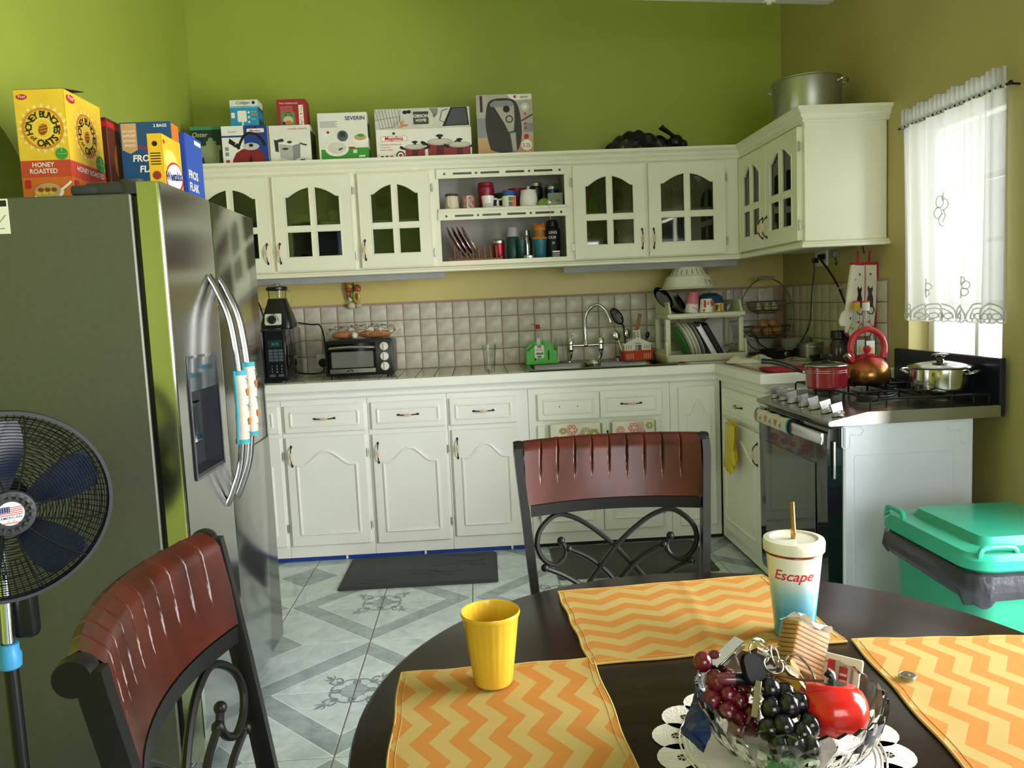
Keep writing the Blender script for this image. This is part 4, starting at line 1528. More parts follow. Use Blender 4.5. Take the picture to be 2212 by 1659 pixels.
for (x, y, z, r, h, col, lab) in ((2.52, -.2, SA, .028, .14, '6f6a55', 'grey spice bottle behind the fourth glazed door'), (2.58, -.24, SA, .03, .16, '8a8060', 'tall ochre bottle behind the fourth glazed door'),
                                 (2.33, -.22, SB, .04, .17, '5b8f8c', 'blue-green lidded jar on the lower shelf behind the fourth door'), (2.40, -.3, SB, .03, .13, '8b7257', 'brown spice jar on the lower shelf behind the fourth door'),
                                 (2.50, -.26, SB, .032, .17, '8f8f8a', 'tall clear jar with grey lid behind the fourth door'), (2.575, -.26, SB, .036, .17, '8a938a', 'wide storage jar with brass lid behind the fourth door'),
                                 (2.73, -.26, SA, .024, .12, 'b79a3b', 'yellow sauce bottle behind the fifth glazed door'), (2.79, -.2, SA, .03, .12, '76705a', 'dull grey bottle behind the fifth glazed door'), (2.84, -.24, SA, .026, .13, '8a7a4a', 'amber bottle behind the fifth glazed door'),
                                 (2.95, -.2, SA, .03, .15, '5f6350', 'dark green bottle behind the fifth glazed door'), (3.02, -.24, SA, .03, .12, '4d5048', 'black-capped bottle behind the fifth glazed door'),
                                 (2.735, -.28, SB, .03, .085, 'b5484a', 'red tin on the lower shelf behind the fifth door'), (2.79, -.33, SB, .022, .05, 'cfc9b8', 'short silver tin on the lower shelf behind the fifth door'), (2.84, -.26, SB, .042, .13, 'b9604e', 'large red and white tin on the lower shelf behind the fifth door'), (3.02, -.25, SB, .04, .09, '4a4f44', 'dark jar on the lower shelf behind the fifth door')):
    mm = mat('jar_%s' % col, col, .35)
    turned('storage_jar', lab, 'jar', (x, y, z), [(0, 0), (r * .95, 0), (r, .004), (r, h * .72), (r * .6, h * .84), (r * .55, h * .86), (0, h * .86)], mm, 20, 'jars behind the glazed doors', extra=[('lid', [(r * .62, h * .84), (r * .66, h * .85), (r * .64, h), (0, h)], GREY if k % 2 else BRASS)])
    k += 1
for i, (y, z, h, lab) in enumerate(((-.62, SA, .2, 'dark blue carton behind the first door of the window-wall cabinet'), (-.98, SA, .22, 'dark blue carton behind the last door of the window-wall cabinet'), (-.7, SB, .16, 'grey carton on the lower shelf of the window-wall cabinet'), (-1.0, SB, .14, 'olive carton on the lower shelf of the window-wall cabinet'))):
    t = thing('carton', lab, 'box', (3.36, y, z))
    M().box(-.06, .06, -.07, .07, 0, h, .002).obj('carton_body', mat('dull_carton_%d' % i, ('2c3340', '343b48', '6c6f68', '5a5a40')[i], .5), t)
    M().box(-.0605, -.0601, -.05, .05, h * .5, h * .8).obj('label_panel', mat('dull_label', '8a8a80', .5), t)

# ---------------------------------------------------------------- worktop: left end
t = MICRO = thing('microwave', 'black microwave oven on the worktop beside the fridge', 'microwave', (.37, -.42, HC))
M().box(-.24, .24, -.19, .19, .012, .295, .012, seg=2).obj('body', BLACKG, t)
M().box(-.235, .12, -.203, -.19, .02, .287, .006).obj('door', BLACKG, t)
M().box(.125, .235, -.201, -.19, .02, .287, .006).obj('control_panel', mat('panel_black', '14171a', .3), t)
q = M()
q.rect(.020, .195, .095, .235, 1).text('8:05', .06, .205, .024, 2, 2)
for r in range(4):
    for c in range(3): q.rect(.020 + c * .027, .120 + r * .017, .044 + c * .027, .134 + r * .017, 0, 1)
for r in range(3):
    for c in range(3): q.text('123456789'[r * 3 + c], .034 + c * .026, .090 - r * .016, .012, 3, 1)
q.rect(.02, .036, .05, .05, 0).rect(.066, .036, .096, .05, 0)
q.obj('keypad_print', [mat('key_blue_grey', '4a5560', .4), mat('lcd_grey', '26343a', .2), mat('lcd_green', '3f8f5a', .4), LGREYP], t, frame=frame_front(.125, -.2012, 0))
for sx in (-.2, .2):
    for sy in (-.15, .15): M().cyl((sx, sy, 0), (sx, sy, .012), .014, 10).obj('foot', DARKG, t)

t = BLEND = thing('blender', 'black and chrome blender standing on the microwave', 'blender', (.535, -.42, HC + .295))
m = M()
m.loft([rrect(0, 0, .17, .17, .03, 0), rrect(0, 0, .17, .17, .03, .03), rrect(0, 0, .15, .15, .03, .07), rrect(0, 0, .11, .11, .03, .135), rrect(0, 0, .095, .095, .03, .165)])
m.obj('motor_base', BLACK, t)
M().loft([rrect(0, .052, .092, .066, .008, 0), rrect(0, .052, .088, .062, .008, .004)]).obj('control_plate', mat('plate_white', 'cdd1c2', .35), t, frame=Matrix.Translation((-.012, -.098, 0)) @ Matrix.Rotation(PI / 2 - .28, 4, 'X'))
M().at((-.016, -.0875, .048), (PI / 2 - .28, 0, 0)).lathe([(.024, 0), (.022, .012), (.018, .016), (0, .016)], 24).obj('dial', BLACK, t)
M().text('Oster', 0, .031, .014, 0, 1, shear=.2).ring(0, 0, .027, .030, 0, 1, 20, -.2, 1.6).obj('lettering', INK, t, frame=Matrix.Translation((-.012, -.0897, .046)) @ Matrix.Rotation(PI / 2 - .28, 4, 'X'))
M().lathe([(.045, .165), (.047, .168), (.05, .215), (.048, .215), (.045, .17)], 28).obj('jar', FILMG, t)
M().lathe([(.054, .21), (.058, .214), (.058, .226), (.05, .232), (0, .232)], 28).obj('lid', BLACK, t)
M().lathe([(.02, .232), (.021, .244), (.016, .247), (0, .247)], 18).obj('filler_cap', FILMG, t)
M().tube(spline([(.05, 0, .205), (.075, -.01, .205), (.088, -.012, .19), (.08, -.01, .15), (.062, 0, .12)], 5), .005, 8).obj('handle', FILMG, t)

t = TOAST = thing('toaster_oven', 'black toaster oven with three white dials on the worktop', 'toaster oven', (.985, -.40, HC))
w, h = .185, .215
m = M().loft([rrect(0, 0, 2 * w, .25, .02, .018), rrect(0, 0, 2 * w, .25, .02, .2), rrect(0, .0, 2 * w - .03, .23, .02, h)])
m.obj('body', mat('grey_black_shell', '2a2b2d', .3), t)
M().box(-w - .002, w + .002, -.138, -.122, .015, h - .002, .008, seg=2).obj('front_frame', BLACK, t)
td = M().box(-w + .015, .095, -.146, -.137, .030, .198, .004).obj('door', BLACKG, t)
M().box(-w + .035, .08, -.1485, -.1455, .062, .150, .002).obj('oven_window', mat('oven_window_grey', '6b6a63', .08, coat=.5), td)
M().box(-w + .022, .09, -.1495, -.1458, .032, .056, .002).obj('lower_trim', STEEL, td)
M().disc(0, 0, .018, 0, 1, .007).text('Oster', 0, -.003, .009, 1, 2, shear=.2).obj('badge', [BLACK, LGREYP], td, frame=frame_front(-.05, -.1496, .044))
M().tube(spline([(-w + .025, -.147, .168), (-w + .04, -.168, .172), (-.045, -.172, .176), (.075, -.168, .172), (.088, -.147, .168)], 6), .007, 8).obj('door_handle', STEEL, td)
for k in range(3):
    z = .172 - k * .055
    M().at((.14, -.138, z), (PI / 2, 0, 0)).lathe([(.024, 0), (.023, .010), (.018, .014), (0, .014)], 24).box(-.003, .003, -.016, .016, .012, .022, .002).obj('dial', mat('dial_cream', 'd8d6c8', .35), t)
for sx in (-.155, .155):
    for sy in (-.1, .1): M().cyl((sx, sy, 0), (sx, sy, .02), .012, 12).obj('foot', BLACK, t)
# bread loaves in a clear bag on the toaster oven
ZTO = HC + h
BREAD = mat('bread_crust', 'b06a32', .6, var=.2, vs=14)
for k, (x, l, rz, lab) in enumerate(((.90, .08, .25, 'brown bread roll in the clear bag, nearest the microwave'), (1.06, .095, -.15, 'brown bread roll in the clear bag, nearest the sink'))):
    m = M()
    m.loft([[(l * math.copysign(abs(f) ** .8, f), .032 * (1 - f * f) ** .5 * cos(a) + .0, .024 + .024 * (1 - f * f) ** .5 * sin(a)) for a in [2 * PI * i / 16 for i in range(16)]] for f in (-.995, -.93, -.75, -.45, 0, .45, .75, .93, .995)])
    tag(m.obj('bread_roll', BREAD, None, (x, -.40, ZTO), (0, 0, rz)), lab, 'bread', 'bread rolls in the clear bag')
t = thing('bread_bag', 'crumpled clear plastic bag of bread rolls on the toaster oven', 'bag', (.985, -.40, ZTO))
random.seed(3)


def bagf(u, v):
    a = 2 * PI * u
    f = -1 + 2 * v
    rr = (1 - abs(f) ** 3) ** .5 if abs(f) < 1 else 0
    x = f * .195
    y = (.055 * rr + .012) * cos(a)
    z = .034 + (.036 * rr + .006) * sin(a)
    k_ = .008 * sin(9 * a + 14 * f) * rr + .006 * sin(23 * f + 3 * a)
    return (x, y * (1 + k_ * 8), max(.001, z + k_ * (1 if sin(a) > 0 else 0) + .01 * (1 if f > .8 else 0)))


M().grid(bagf, 28, 30, cu=True).obj('bag_film', FILM, t, sharp=.35)
m = M().grid(lambda u, v: (.195 + .03 * v, .03 * (u - .5) * (1 + v), .02 + .02 * sin(9 * u) * v + .01 * v), 10, 4)
m.obj('twisted_end', FILM, t, sharp=.3)
M().lathe([(0, 0), (.012, .002), (.017, .010), (.017, .024), (.012, .032), (0, .033)], 12).obj('gathered_neck', mat('crumpled_film', 'cfd0c8', .3), t, (-.03, -.052, .004))

# socket and flexes behind the toaster oven
t = thing('wall_socket', 'white wall socket beside the toaster oven', 'socket', (.69, -.0095, 1.055))
M().box(-.045, .04, -.010, 0, -.045, .045, .003).obj('socket_plate', WHITE, t)
t = thing('power_plug', 'round black plug in the socket beside the toaster oven', 'plug', (.685, -.021, 1.05))
M().at((0, 0, 0), (PI / 2, 0, 0)).lathe([(.026, 0), (.026, .012), (.02, .022), (0, .023)], 18).obj('plug_body', BLACK, t)


def cord(owner, pts, r=.0042):
    l = owner.location
    return M().tube(spline([(x - l.x, y - l.y, z - l.z) for x, y, z in pts], 8), r, 8).obj('power_cord', BLACK, owner)


cord(BLEND, [(.62, -.34, HC + .32), (.69, -.30, HC + .305), (.73, -.28, HC + .30), (.735, -.2, HC + .24), (.73, -.12, HC + .12), (.80, -.08, HC + .05), (.86, -.12, HC + .03), (.84, -.22, HC + .006)])
cord(TOAST, [(.815, -.26, HC + .11), (.79, -.2, HC + .12), (.75, -.13, HC + .09), (.71, -.06, HC + .05), (.69, -.045, HC + .055)])
cord(MICRO, [(.61, -.25, HC + .02), (.67, -.16, HC + .008), (.70, -.08, HC + .02), (.688, -.046, HC + .05)])
cord(MICRO, [(.40, -.34, HC + .46), (.42, -.36, HC + .42), (.44, -.38, HC + .36), (.445, -.36, HC + .290)])

# hanging vegetable ornament
t = thing('vegetable_ornament', 'hanging ornament of glazed fruit and vegetables on the yellow wall', 'ornament', (.90, -.034, 1.372))
t.scale = (1.25, 1.1, 1.02)
VEG = [((-.028, 0, .158), (.014, .012, .014), 'c86a2a', 'orange'), ((-.018, -.004, .135), (.015, .013, .017), 'c9a33a', 'onion'), ((-.022, -.006, .116), (.015, .013, .016), 'b5462a', 'tomato'), ((.022, -.006, .118), (.018, .013, .026), 'a5563c', 'pear'), ((-.022, -.004, .088), (.009, .009, .024), 'b9623a', 'carrot'), ((-.010, -.006, .085), (.010, .010, .034), '4f6a35', 'cucumber'), ((.016, -.008, .072), (.021, .012, .040), 'c9b34a', 'papaya'), ((-.016, -.004, .058), (.011, .010, .016), 'd8d2b0', 'turnip'), ((-.012, -.006, .018), (.020, .015, .020), 'd9cdb8', 'garlic'), ((.022, -.006, .020), (.018, .014, .019), 'b5b58a', 'onion_head')]
for c_, r_, col, nm in VEG: M().ball(c_, r_, 14).obj(nm, mat('veg_' + nm, col, .3, var=.2, vs=60), t)
M().ball((.018, -.019, .072), (.008, .004, .022), 10).obj('papaya_seeds', mat('veg_seeds', '7a4438', .5), t)
M().tube(spline([(-.02, 0, .165), (-.005, .0, .18), (.012, -.002, .172), (.028, -.004, .158)], 4), .006, 6).tube([(0, .01, .05), (0, .012, .178)], .003, 6).obj('raffia_bow', mat('raffia', '6a5138', .8), t)

# drinking glass
t = turned('drinking_glass', 'tall clear drinking glass standing alone on the tiled worktop', 'glass', (1.705, -.5, HC), [(0, 0), (.026, 0), (.027, .003), (.038, .152), (.0365, .152), (.0255, .012), (0, .012)], FILMG, 28)
for k in range(5): M().tube([(( .0272 + .011 * (z / .152)) * cos(a), (.0272 + .011 * (z / .152)) * sin(a), z) for z in (.03 + .006 * k,) for a in [2 * PI * i / 24 for i in range(24)]], .0006, 4, closed=True).obj('etched_ring', FILMG, t)
# ---------------------------------------------------------------- around the sink
SD = HC + .004      # sink deck height
LGRN = mat('bright_green_plastic', '4fc234', .35, var=.03)
t = thing('soap_caddy', 'bright green plastic washing-up caddy at the end of the sink', 'caddy', (2.025, -.165, SD))
m = M()
hx = [(-.092, 0), (.092, 0), (.092, .05), (.092, .095), (.045, .138), (-.045, .138), (-.092, .095)]
for y0, y1 in ((-.045, -.041),):
    # front wall with three slots: build from columns
    cols = [(-.092, -.045), (-.035, .035), (.045, .092)]

    def topz(x): return .095 + (.043 * min(1, max(0, (.092 - abs(x)) / .047)))
    for a, b_ in cols:
        xs = [a + (b_ - a) * i / 6 for i in range(7)]
        m.loft([[(a, yy, .012), (b_, yy, .012)] + [(x, yy, topz(x) * .78) for x in xs[::-1]] for yy in (y0, y1)])
    for a, b_ in ((-.045, -.035), (.035, .045)):
        m.loft([[(a, yy, .012), (b_, yy, .012), (b_, yy, .03), (a, yy, .02)] for yy in (y0, y1)])
        m.loft([[(a, yy, topz(a) * .6), (b_, yy, topz(b_) * .6), (b_, yy, topz(b_) * .78), (a, yy, topz(a) * .78)] for yy in (y0, y1)])
xs = [-.092 + .184 * i / 16 for i in range(17)]
m.loft([[(-.092, yy, .012), (.092, yy, .012)] + [(x, yy, topz(x)) for x in xs[::-1]] for yy in (.041, .045)])
for s in (-1, 1): m.box(s * .092, s * .088, -.041, .041, .012, .085)
m.box(-.098, .098, -.050, .050, 0, .012, .004)
for k in range(6): m.box(-.022 + k * .009, -.019 + k * .009, -.0462, -.0451, .016, .032)
m.obj('caddy_body', LGRN, t)
t = thing('soap_bottle', 'clear washing-up liquid bottle with red flip cap in the green caddy', 'bottle', (2.01, -.165, SD + .0125))
M().loft([rrect(0, 0, .056, .038, .014, 0), rrect(0, 0, .062, .042, .016, .02), rrect(0, 0, .062, .042, .016, .12), rrect(0, 0, .05, .036, .015, .165), rrect(0, 0, .024, .022, .010, .20), rrect(0, 0, .02, .02, .009, .205)]).obj('bottle_body', FILMG, t)
m = M().lathe([(.013, .20), (.014, .202), (.013, .222), (.008, .226), (0, .226)], 16)
m.box(-.038, -.012, -.006, .006, .226, .230, .001)
m.obj('flip_cap', mat('red_plastic', 'b3242e', .35), t)
q = M().poly(rr2(0, .052, .058, .078, .008), 0).rect(-.01, .075, .012, .09, 1, 2).text('AH', .001, .078, .009, 0, 3).text('Hand Soap', 0, .060, .010, 3, 2).poly([(-.024, .034), (-.012, .048), (.01, .044), (.024, .052), (.022, .034)], 2, 2).rect(-.012, .018, .012, .026, 3, 2)
q.obj('bottle_label', [WINK, REDP, GRNP, INK], t, frame=frame_front(0, -.0465, .012))
t = turned('bottle', 'slim clear bottle with a green stripe behind the sink', 'bottle', (2.135, -.135, SD), [(0, 0), (.026, 0), (.027, .006), (.027, .10), (.022, .135), (.012, .158), (.010, .175), (0, .176)], FILMG, 20)
M().tube(spline([(-.0145, -.0235, .03), (-.0155, -.0235, .07), (-.0145, -.0235, .108)], 4), [.002, .004, .0045, .005, .005, .0045, .0042, .004, .002], 6).obj('green_stripe', mat('leaf_green', '2e7d3c', .4), t)

tp = thing('mixer_tap', 'tall chrome bridge mixer tap with two cross-lever valves', 'tap', (2.30, -.145, SD))
m = M()
for s in (-1, 1):
    x = s * .092
    m.tube(spline([(x - .012, 0, 0), (x - .012, 0, .015), (x - .002, -.004, .035), (x, -.006, .055), (x, -.006, .08)], 5), [.014] * 3 + [.010] * 18, 12)
    m.at((x, -.006, 0)).lathe([(.012, .06), (.016, .066), (.017, .08), (.015, .09), (.015, .105), (.019, .11), (.019, .135), (.016, .142), (0, .142)], 16)
    m.at()
m.tube([(-.092, -.006, .10), (.092, -.006, .10)], .009, 12)
m.lathe([(.011, .09), (.015, .096), (.015, .106), (.012, .118), (.010, .135)], 14, c=(0, -.006, 0))
m.obj('bridge_body', CHROME, tp)
sp2 = spline([(0, -.006, .12), (0, -.006, .23), (.012, -.012, .295), (.05, -.03, .336), (.085, -.045, .338), (.12, -.06, .305), (.138, -.07, .262), (.142, -.072, .245)], 6)
M().tube(sp2, .0095, 12).tube([(.142, -.072, .25), (.145, -.074, .232)], .0125, 14).obj('spout', CHROME, tp)
for s in (-1, 1):
    x = s * .092
    M().tube(spline([(x, -.006, .14), (x + .004, -.008, .155), (x + .014, -.012, .168)], 4), .0035, 8).ball((x + .015, -.012, .17), .006, 10).obj('lever', CHROME, tp)
t = thing('sink_strainer', 'upturned steel sink strainer on the sink divider', 'strainer', (2.318, -.36, SD))
M().lathe([(.045, 0), (.046, .003), (.034, .006), (.033, .016), (.026, .026), (.010, .030), (0, .030)], 24).obj('strainer_cup', STEEL, t)
M().lathe([(.004, .030), (.004, .036), (.008, .039), (.006, .043), (0, .044)], 12).obj('knob', STEEL, t)
turned('sink_plug', 'small black and steel sink plug behind the sink', 'plug', (2.495, -.15, SD), [(0, 0), (.02, 0), (.02, .006), (.012, .010), (.012, .022), (0, .022)], CHROME, 18, extra=[('rubber', [(.0121, .016), (.013, .017), (.013, .024), (0, .024)], BLACK)])

# cutlery basket
t = thing('drip_tray', 'orange plastic tray under the cutlery basket', 'tray', (2.60, -.2, SD))
ORT = mat('orange_red_plastic', 'd9502a', .4)
m = M()
m.loft([rrect(0, 0, .172, .10, .02, 0), rrect(0, 0, .192, .118, .02, .055), rrect(0, 0, .202, .128, .02, .056), rrect(0, 0, .202, .128, .02, .062), rrect(0, 0, .184, .11, .02, .061), rrect(0, 0, .166, .094, .02, .006)], cap1=True)
tr_ = m.obj('tray_body', ORT, t)
for sx in (-1, 1):
    for i in range(4):
        for j in range(3):
            M().box(sx * .052 - .02 + i * .012, sx * .052 - .014 + i * .012, -.0575, -.054, .012 + j * .011, .019 + j * .011).obj('slot', mat('pale_tray_inside', 'd9c9b8', .5), t)
t = thing('cutlery_basket', 'white house-shaped cutlery basket standing in the orange tray', 'basket', (2.60, -.2, SD + .0065))
m = M()


def gable(x): return .092 + .040 * (1 - abs(x) / .085)


for yy in (-.038, .036):
    for a, b_ in ((-.085, -.022), (.022, .085)):
        m.loft([[(a, yy + d, 0), (b_, yy + d, 0), (b_, yy + d, gable(b_)), (a, yy + d, gable(a))] for d in (0, .003)])
    m.loft([[(-.022, yy + d, .098), (.022, yy + d, .098), (.022, yy + d, gable(.022)), (0, yy + d, gable(0)), (-.022, yy + d, gable(.022))] for d in (0, .003)])
for s in (-1, 1): m.box(s * .085, s * .082, -.038, .039, 0, .092)
m.box(-.082, .082, -.035, .036, 0, .003).box(-.002, .002, -.035, .036, 0, .09)
m.box(-.09, .09, -.041, -.038, .086, .093).tube([(0, 0, .09), (0, 0, .165)], .004, 8).box(-.02, .02, -.006, .006, .16, .172, .004)
m.obj('basket_body', WHITE, t)
for sx in (-1, 1):
    for i in range(3):
        for j in range(3): M().at((sx * .055 - .014 + i * .014, -.0385, .066 + j * .011), (0, .5, 0)).box(-.002, .002, -.0004, .0004, -.004, .004).obj('slot', BLACK, t)


def utensil(name, label, cat, loc, lean, build):
    t = thing(name, label, cat, loc, 0, None, lean)
    build(t)
    return t


bx, by, bz = 2.60, -.2, SD + .01


def b_ladle(t):
    M().tube(spline([(0, 0, 0), (0, 0, .13), (.004, 0, .19), (-.006, -.004, .215)], 4), .005, 8).obj('handle', BLACK, t)
    m = M()
    m.at((-.028, -.006, .262), (0, -.45, 0))
    # slotted oval head: rim plus bars
    m.tube([(.026 * cos(a), 0, .052 * sin(a)) for a in [2 * PI * i / 24 for i in range(24)]], .006, 8, closed=True)
    for x in (-.012, 0, .012): m.tube([(x, .002, -.045), (x, .002, .045)], .0045, 6)
    m.tube([(-.024, .002, .015), (.024, .002, .015)], .004, 6)
    m.obj('slotted_head', BLACK, t)


utensil('slotted_spoon', 'black slotted spoon standing in the cutlery basket', 'utensil', (bx - .055, by, bz), (0, -.12, 0), b_ladle)


def b_spat(t):
    M().box(-.011, .011, -.006, .006, .16, .275, .005, seg=2).obj('wooden_handle', mat('utensil_wood', '9a6a42', .6), t)
    M().box(-.004, .004, -.002, .002, .05, .165).box(-.018, .018, -.001, .001, 0, .11, .001).obj('blade', STEEL, t)


utensil('turner', 'wooden-handled turner standing in the cutlery basket', 'utensil', (bx - .03, by + .012, bz), (0, .22, 0), b_spat)


def b_spoon(t):
    M().tube([(0, 0, 0), (0, 0, .12)], .003, 6).obj('handle', STEEL, t)
    M().at((0, 0, .148), (0, 0, .3)).ball((0, 0, 0), (.024, .007, .033), 14).obj('bowl', CHROME, t)


utensil('spoon', 'large steel spoon leaning out of the cutlery basket', 'utensil', (bx - .078, by - .01, bz), (0, -.28, 0), b_spoon)
utensil('spoon', 'steel spoon upright in the middle of the cutlery basket', 'utensil', (bx - .045, by + .01, bz), (0, -.02, 0), b_spoon)


def b_knife(t):
    M().box(-.006, .006, -.004, .004, .08, .175, .003).obj('handle', WHITE, t)
    M().box(-.008, .008, -.001, .001, 0, .085).obj('blade', STEEL, t)


utensil('knife', 'white-handled knife standing in the cutlery basket', 'utensil', (bx + .035, by, bz), (0, -.1, 0), b_knife)


def b_lad2(t):
    M().tube([(0, 0, 0), (0, 0, .13)], .004, 6).obj('handle', BLACK, t)
    M().ball((.004, 0, .14), (.013, .010, .022), 12).obj('head', BLACK, t)


utensil('ladle', 'small black ladle at the right of the cutlery basket', 'utensil', (bx + .04, by + .012, bz), (0, .2, 0), b_lad2)

# ---------------------------------------------------------------- dish rack
RKM = mat('cream_rack_plastic', 'd9d8bd', .4, var=.03)
RX, RY = 2.945, -.32
dr = thing('dish_rack', 'two-tier cream plastic dish rack in the worktop corner', 'dish rack', (RX, RY, HC))
rw_, rd = .235, .17
m = M()
m.loft([rrect(0, 0, .45, .34, .02, .002), rrect(0, 0, .48, .37, .02, .035), rrect(0, 0, .48, .37, .02, .042), rrect(0, 0, .465, .355, .02, .042), rrect(0, 0, .44, .33, .02, .008)])
m.obj('lower_tray', RKM, dr)
m = M()
z = .275
m.box(-.21, .21, -rd, -rd + .022, z - .03, z, .004).box(-.21, .21, rd - .022, rd, z - .03, z, .004).box(-.21, -.19, -rd + .022, rd - .022, z - .03, z, .004).box(.19, .21, -rd + .022, rd - .022, z - .03, z, .004)
for k in range(9): m.box(-.19, .19, -.13 + k * .0325, -.122 + k * .0325, z - .016, z - .008)
m.box(-.225, .225, -rd - .008, -rd, z - .022, z - .002, .003)
m.obj('upper_tray', RKM, dr)
for sx in (-1, 1):
    for sy in (-1, 1):
        pm_ = M()
        pm_.box(sx * .212 - .014, sx * .212 + .014, sy * (rd - .045) - .014, sy * (rd - .045) + .014, .0421, z - .0301, .005, seg=2)
        pm_.obj('post', RKM, dr)
    for zz in (.0422, z + .0002):
        w_ = M()
        pr_f = [(-rd, zz), (-rd + .035, zz + .06), (-rd + .05, zz + .068), (rd - .03, zz + .068), (rd, zz + .055), (rd, zz), ]
        if zz > .1: w_.loft([[(sx * .205 - .006, y_, z_) for y_, z_ in pr_f], [(sx * .205 + .006, y_, z_) for y_, z_ in pr_f]])
        else:
            pr_f = [(-rd, zz), (-rd + .01, zz + .075), (-rd + .03, zz + .08), (-rd + .06, zz + .03), (rd, zz + .03), (rd, zz)]
            w_.loft([[(sx * .228 - .005, y_, z_) for y_, z_ in pr_f], [(sx * .228 + .005, y_, z_) for y_, z_ in pr_f]])
        w_.obj('side_panel', RKM, dr)
Z0 = HC + .0085
for i, (x, r, material, lean, lab) in enumerate(((2.835, .105, mat('leaf_green_plate', '2f8a3a', .35), .42, 'green plate standing in the dish rack'), (2.865, .112, CERAM, .40, 'white plate in the dish rack, next to the green plate'), (2.885, .112, CERAM, .40, 'white plate in the dish rack, second from the green plate'), (2.905, .112, CERAM, .40, 'white plate in the dish rack, third from the green plate'), (2.93, .11, mat('clear_grey_plate', 'a9aaa0', .2), .40, 'grey plate in the dish rack beside the baking tray'))):
    t = thing('plate', lab, 'plate', (x + .02, -.36, Z0), 0, 'plates in the dish rack')
    m = M().at((-r * sin(lean), 0, r * cos(lean) + .003), (0, PI / 2 - lean, 0))
    m.lathe([(0, 0), (r * .6, 0), (r * .97, .009), (r, .011), (r, .014), (r * .94, .012), (r * .58, .004), (0, .004)], 36)
    m.obj('plate_body', material, t)
for x, material, hgt, lab in ((2.965, mat('tray_aluminium', 'c4c4c4', .35, .9), .215, 'silver baking tray leaning in the dish rack'), (3.005, mat('tray_black', '1a1917', .35, .3), .22, 'black baking tray leaning in the dish rack')):
    t = thing('baking_tray', lab, 'tray', (x + .03, -.36, Z0), 0, None, (0, -.5, 0))
    m = M()
    m.box(-.002, .002, -.12, .12, 0, hgt)
    for a, b_, c_, d_ in ((-.12, .12, 0, .004), (-.12, .12, hgt - .004, hgt), (-.12, -.116, 0, hgt), (.116, .12, 0, hgt)): m.box(.002, .022, a, b_, c_, d_)
    m.box(.020, .024, -.128, .128, -.0, .003).box(.020, .024, -.128, -.118, 0, hgt).box(.020, .024, .118, .128, 0, hgt).box(.020, .024, -.128, .128, hgt - .003, hgt + .006)
    m.obj('tray_body', material, t)
t = thing('serving_dish', 'large round white dish standing in the dish rack', 'dish', (3.095, -.222, Z0), 0, None, (-.12, 0, .35))
M().at((0, 0, .118), (PI / 2, 0, 0)).lathe([(0, -.045), (.07, -.045), (.10, -.02), (.115, .0), (.118, .0), (.104, -.022), (.072, -.049), (0, -.049)], 40).obj('dish_body', CERAM, t)
t = thing('plastic_cover', 'clear plastic lid lying before the white dish in the rack', 'lid', (3.125, -.42, Z0 + .036), 0, None, (.45, 0, 0))
t.scale = (.78, .78, .9)
M().lathe([(0, .03), (.06, .028), (.085, .012), (.088, 0), (.09, .001), (.087, .014), (.061, .031), (0, .033)], 32).obj('lid_body', FILMG, t)
# upper tier
ZU_ = HC + z + .0005
t = thing('frying_pan', 'small black pan leaning on the upper tier of the dish rack', 'pan', (2.80, -.36, ZU_ + .012), 0, None, (0, -.62, 0))
M().at((-.012, 0, .1), (PI / 2 - .3, 0, .0)).lathe([(0, 0), (.055, 0), (.075, .028), (.078, .028), (.058, -.004), (0, -.004)], 28, sx=.5).obj('pan_body', BLACKG, t)
M().tube(spline([(-.012, 0, .04), (.0, -.03, .0), (.01, -.08, -.03)], 4), [.010] * 3 + [.012] * 6, 8).obj('handle', BLACK, t)
for i in range(2):
    t = thing('lid', ['dark saucer leaning behind the pink beaker, left one', 'dark saucer leaning behind the pink beaker, right one'][i], 'saucer', (2.85 + .02 * i, -.30, ZU_), 0, 'dark saucers on the upper rack')
    M().at((-.025, 0, .055), (0, PI / 2 - .5, 0)).lathe([(0, 0), (.03, 0), (.055, .008), (.055, .011), (.03, .004), (0, .004)], 28).obj('saucer_body', BLACKG, t)
t = thing('beaker', 'pink and white beaker upside down on the dish rack', 'beaker', (2.885, -.40, ZU_), 0, None, (0, .12, 0))
m = M().lathe([(.040, 0), (.036, .05), (.0365, .0505)], 28, 0).lathe([(.0365, .0505), (.030, .118), (0, .118)], 28, 1)
m.obj('beaker_body', [mat('beaker_white', 'e6e0e2', .3), mat('beaker_pink', 'd9738a', .3)], t)
M().text('escape', .012, .022, .017, 0, 1, shear=.3, rot=-.3).obj('lettering', REDP, t, frame=frame_front(0, -.0395, 0))
t = thing('cup', 'white red-printed cup upside down on the dish rack', 'cup', (2.968, -.42, ZU_))
M().lathe([(.04, 0), (.042, .002), (.033, .075), (.03, .078), (0, .078)], 28).obj('cup_body', CERAM, t)
M().rect(-.026, .028, -.012, .07, 0).rect(-.006, .034, .004, .062, 2).disc(.024, .052, .010, 0, 1, .018).text('WK', -.014, .004, .022, 1, 1, bold=.02).text('hot', .025, .008, .014, 1, 1).obj('cup_print', [REDP, INK, GREYP], t, frame=frame_front(0, -.0365, 0) @ Matrix.Rotation(-.0, 4, 'X'))
t = mug('yellow and black patterned mug upside down on the dish rack', (3.04, -.42, ZU_), .034, .05, mat('yellow_black_glaze', 'd2b052', .3, var=.1), -PI / 2, .036)
M().rect(-.03, .01, -.02, .04, 0).rect(.02, .008, .028, .045, 0).stroke([(-.03, .02), (-.01, .03), (-.02, .04)], .004, 0, 2).obj('mug_print', [INK], t, frame=frame_front(0, -.0365, 0))
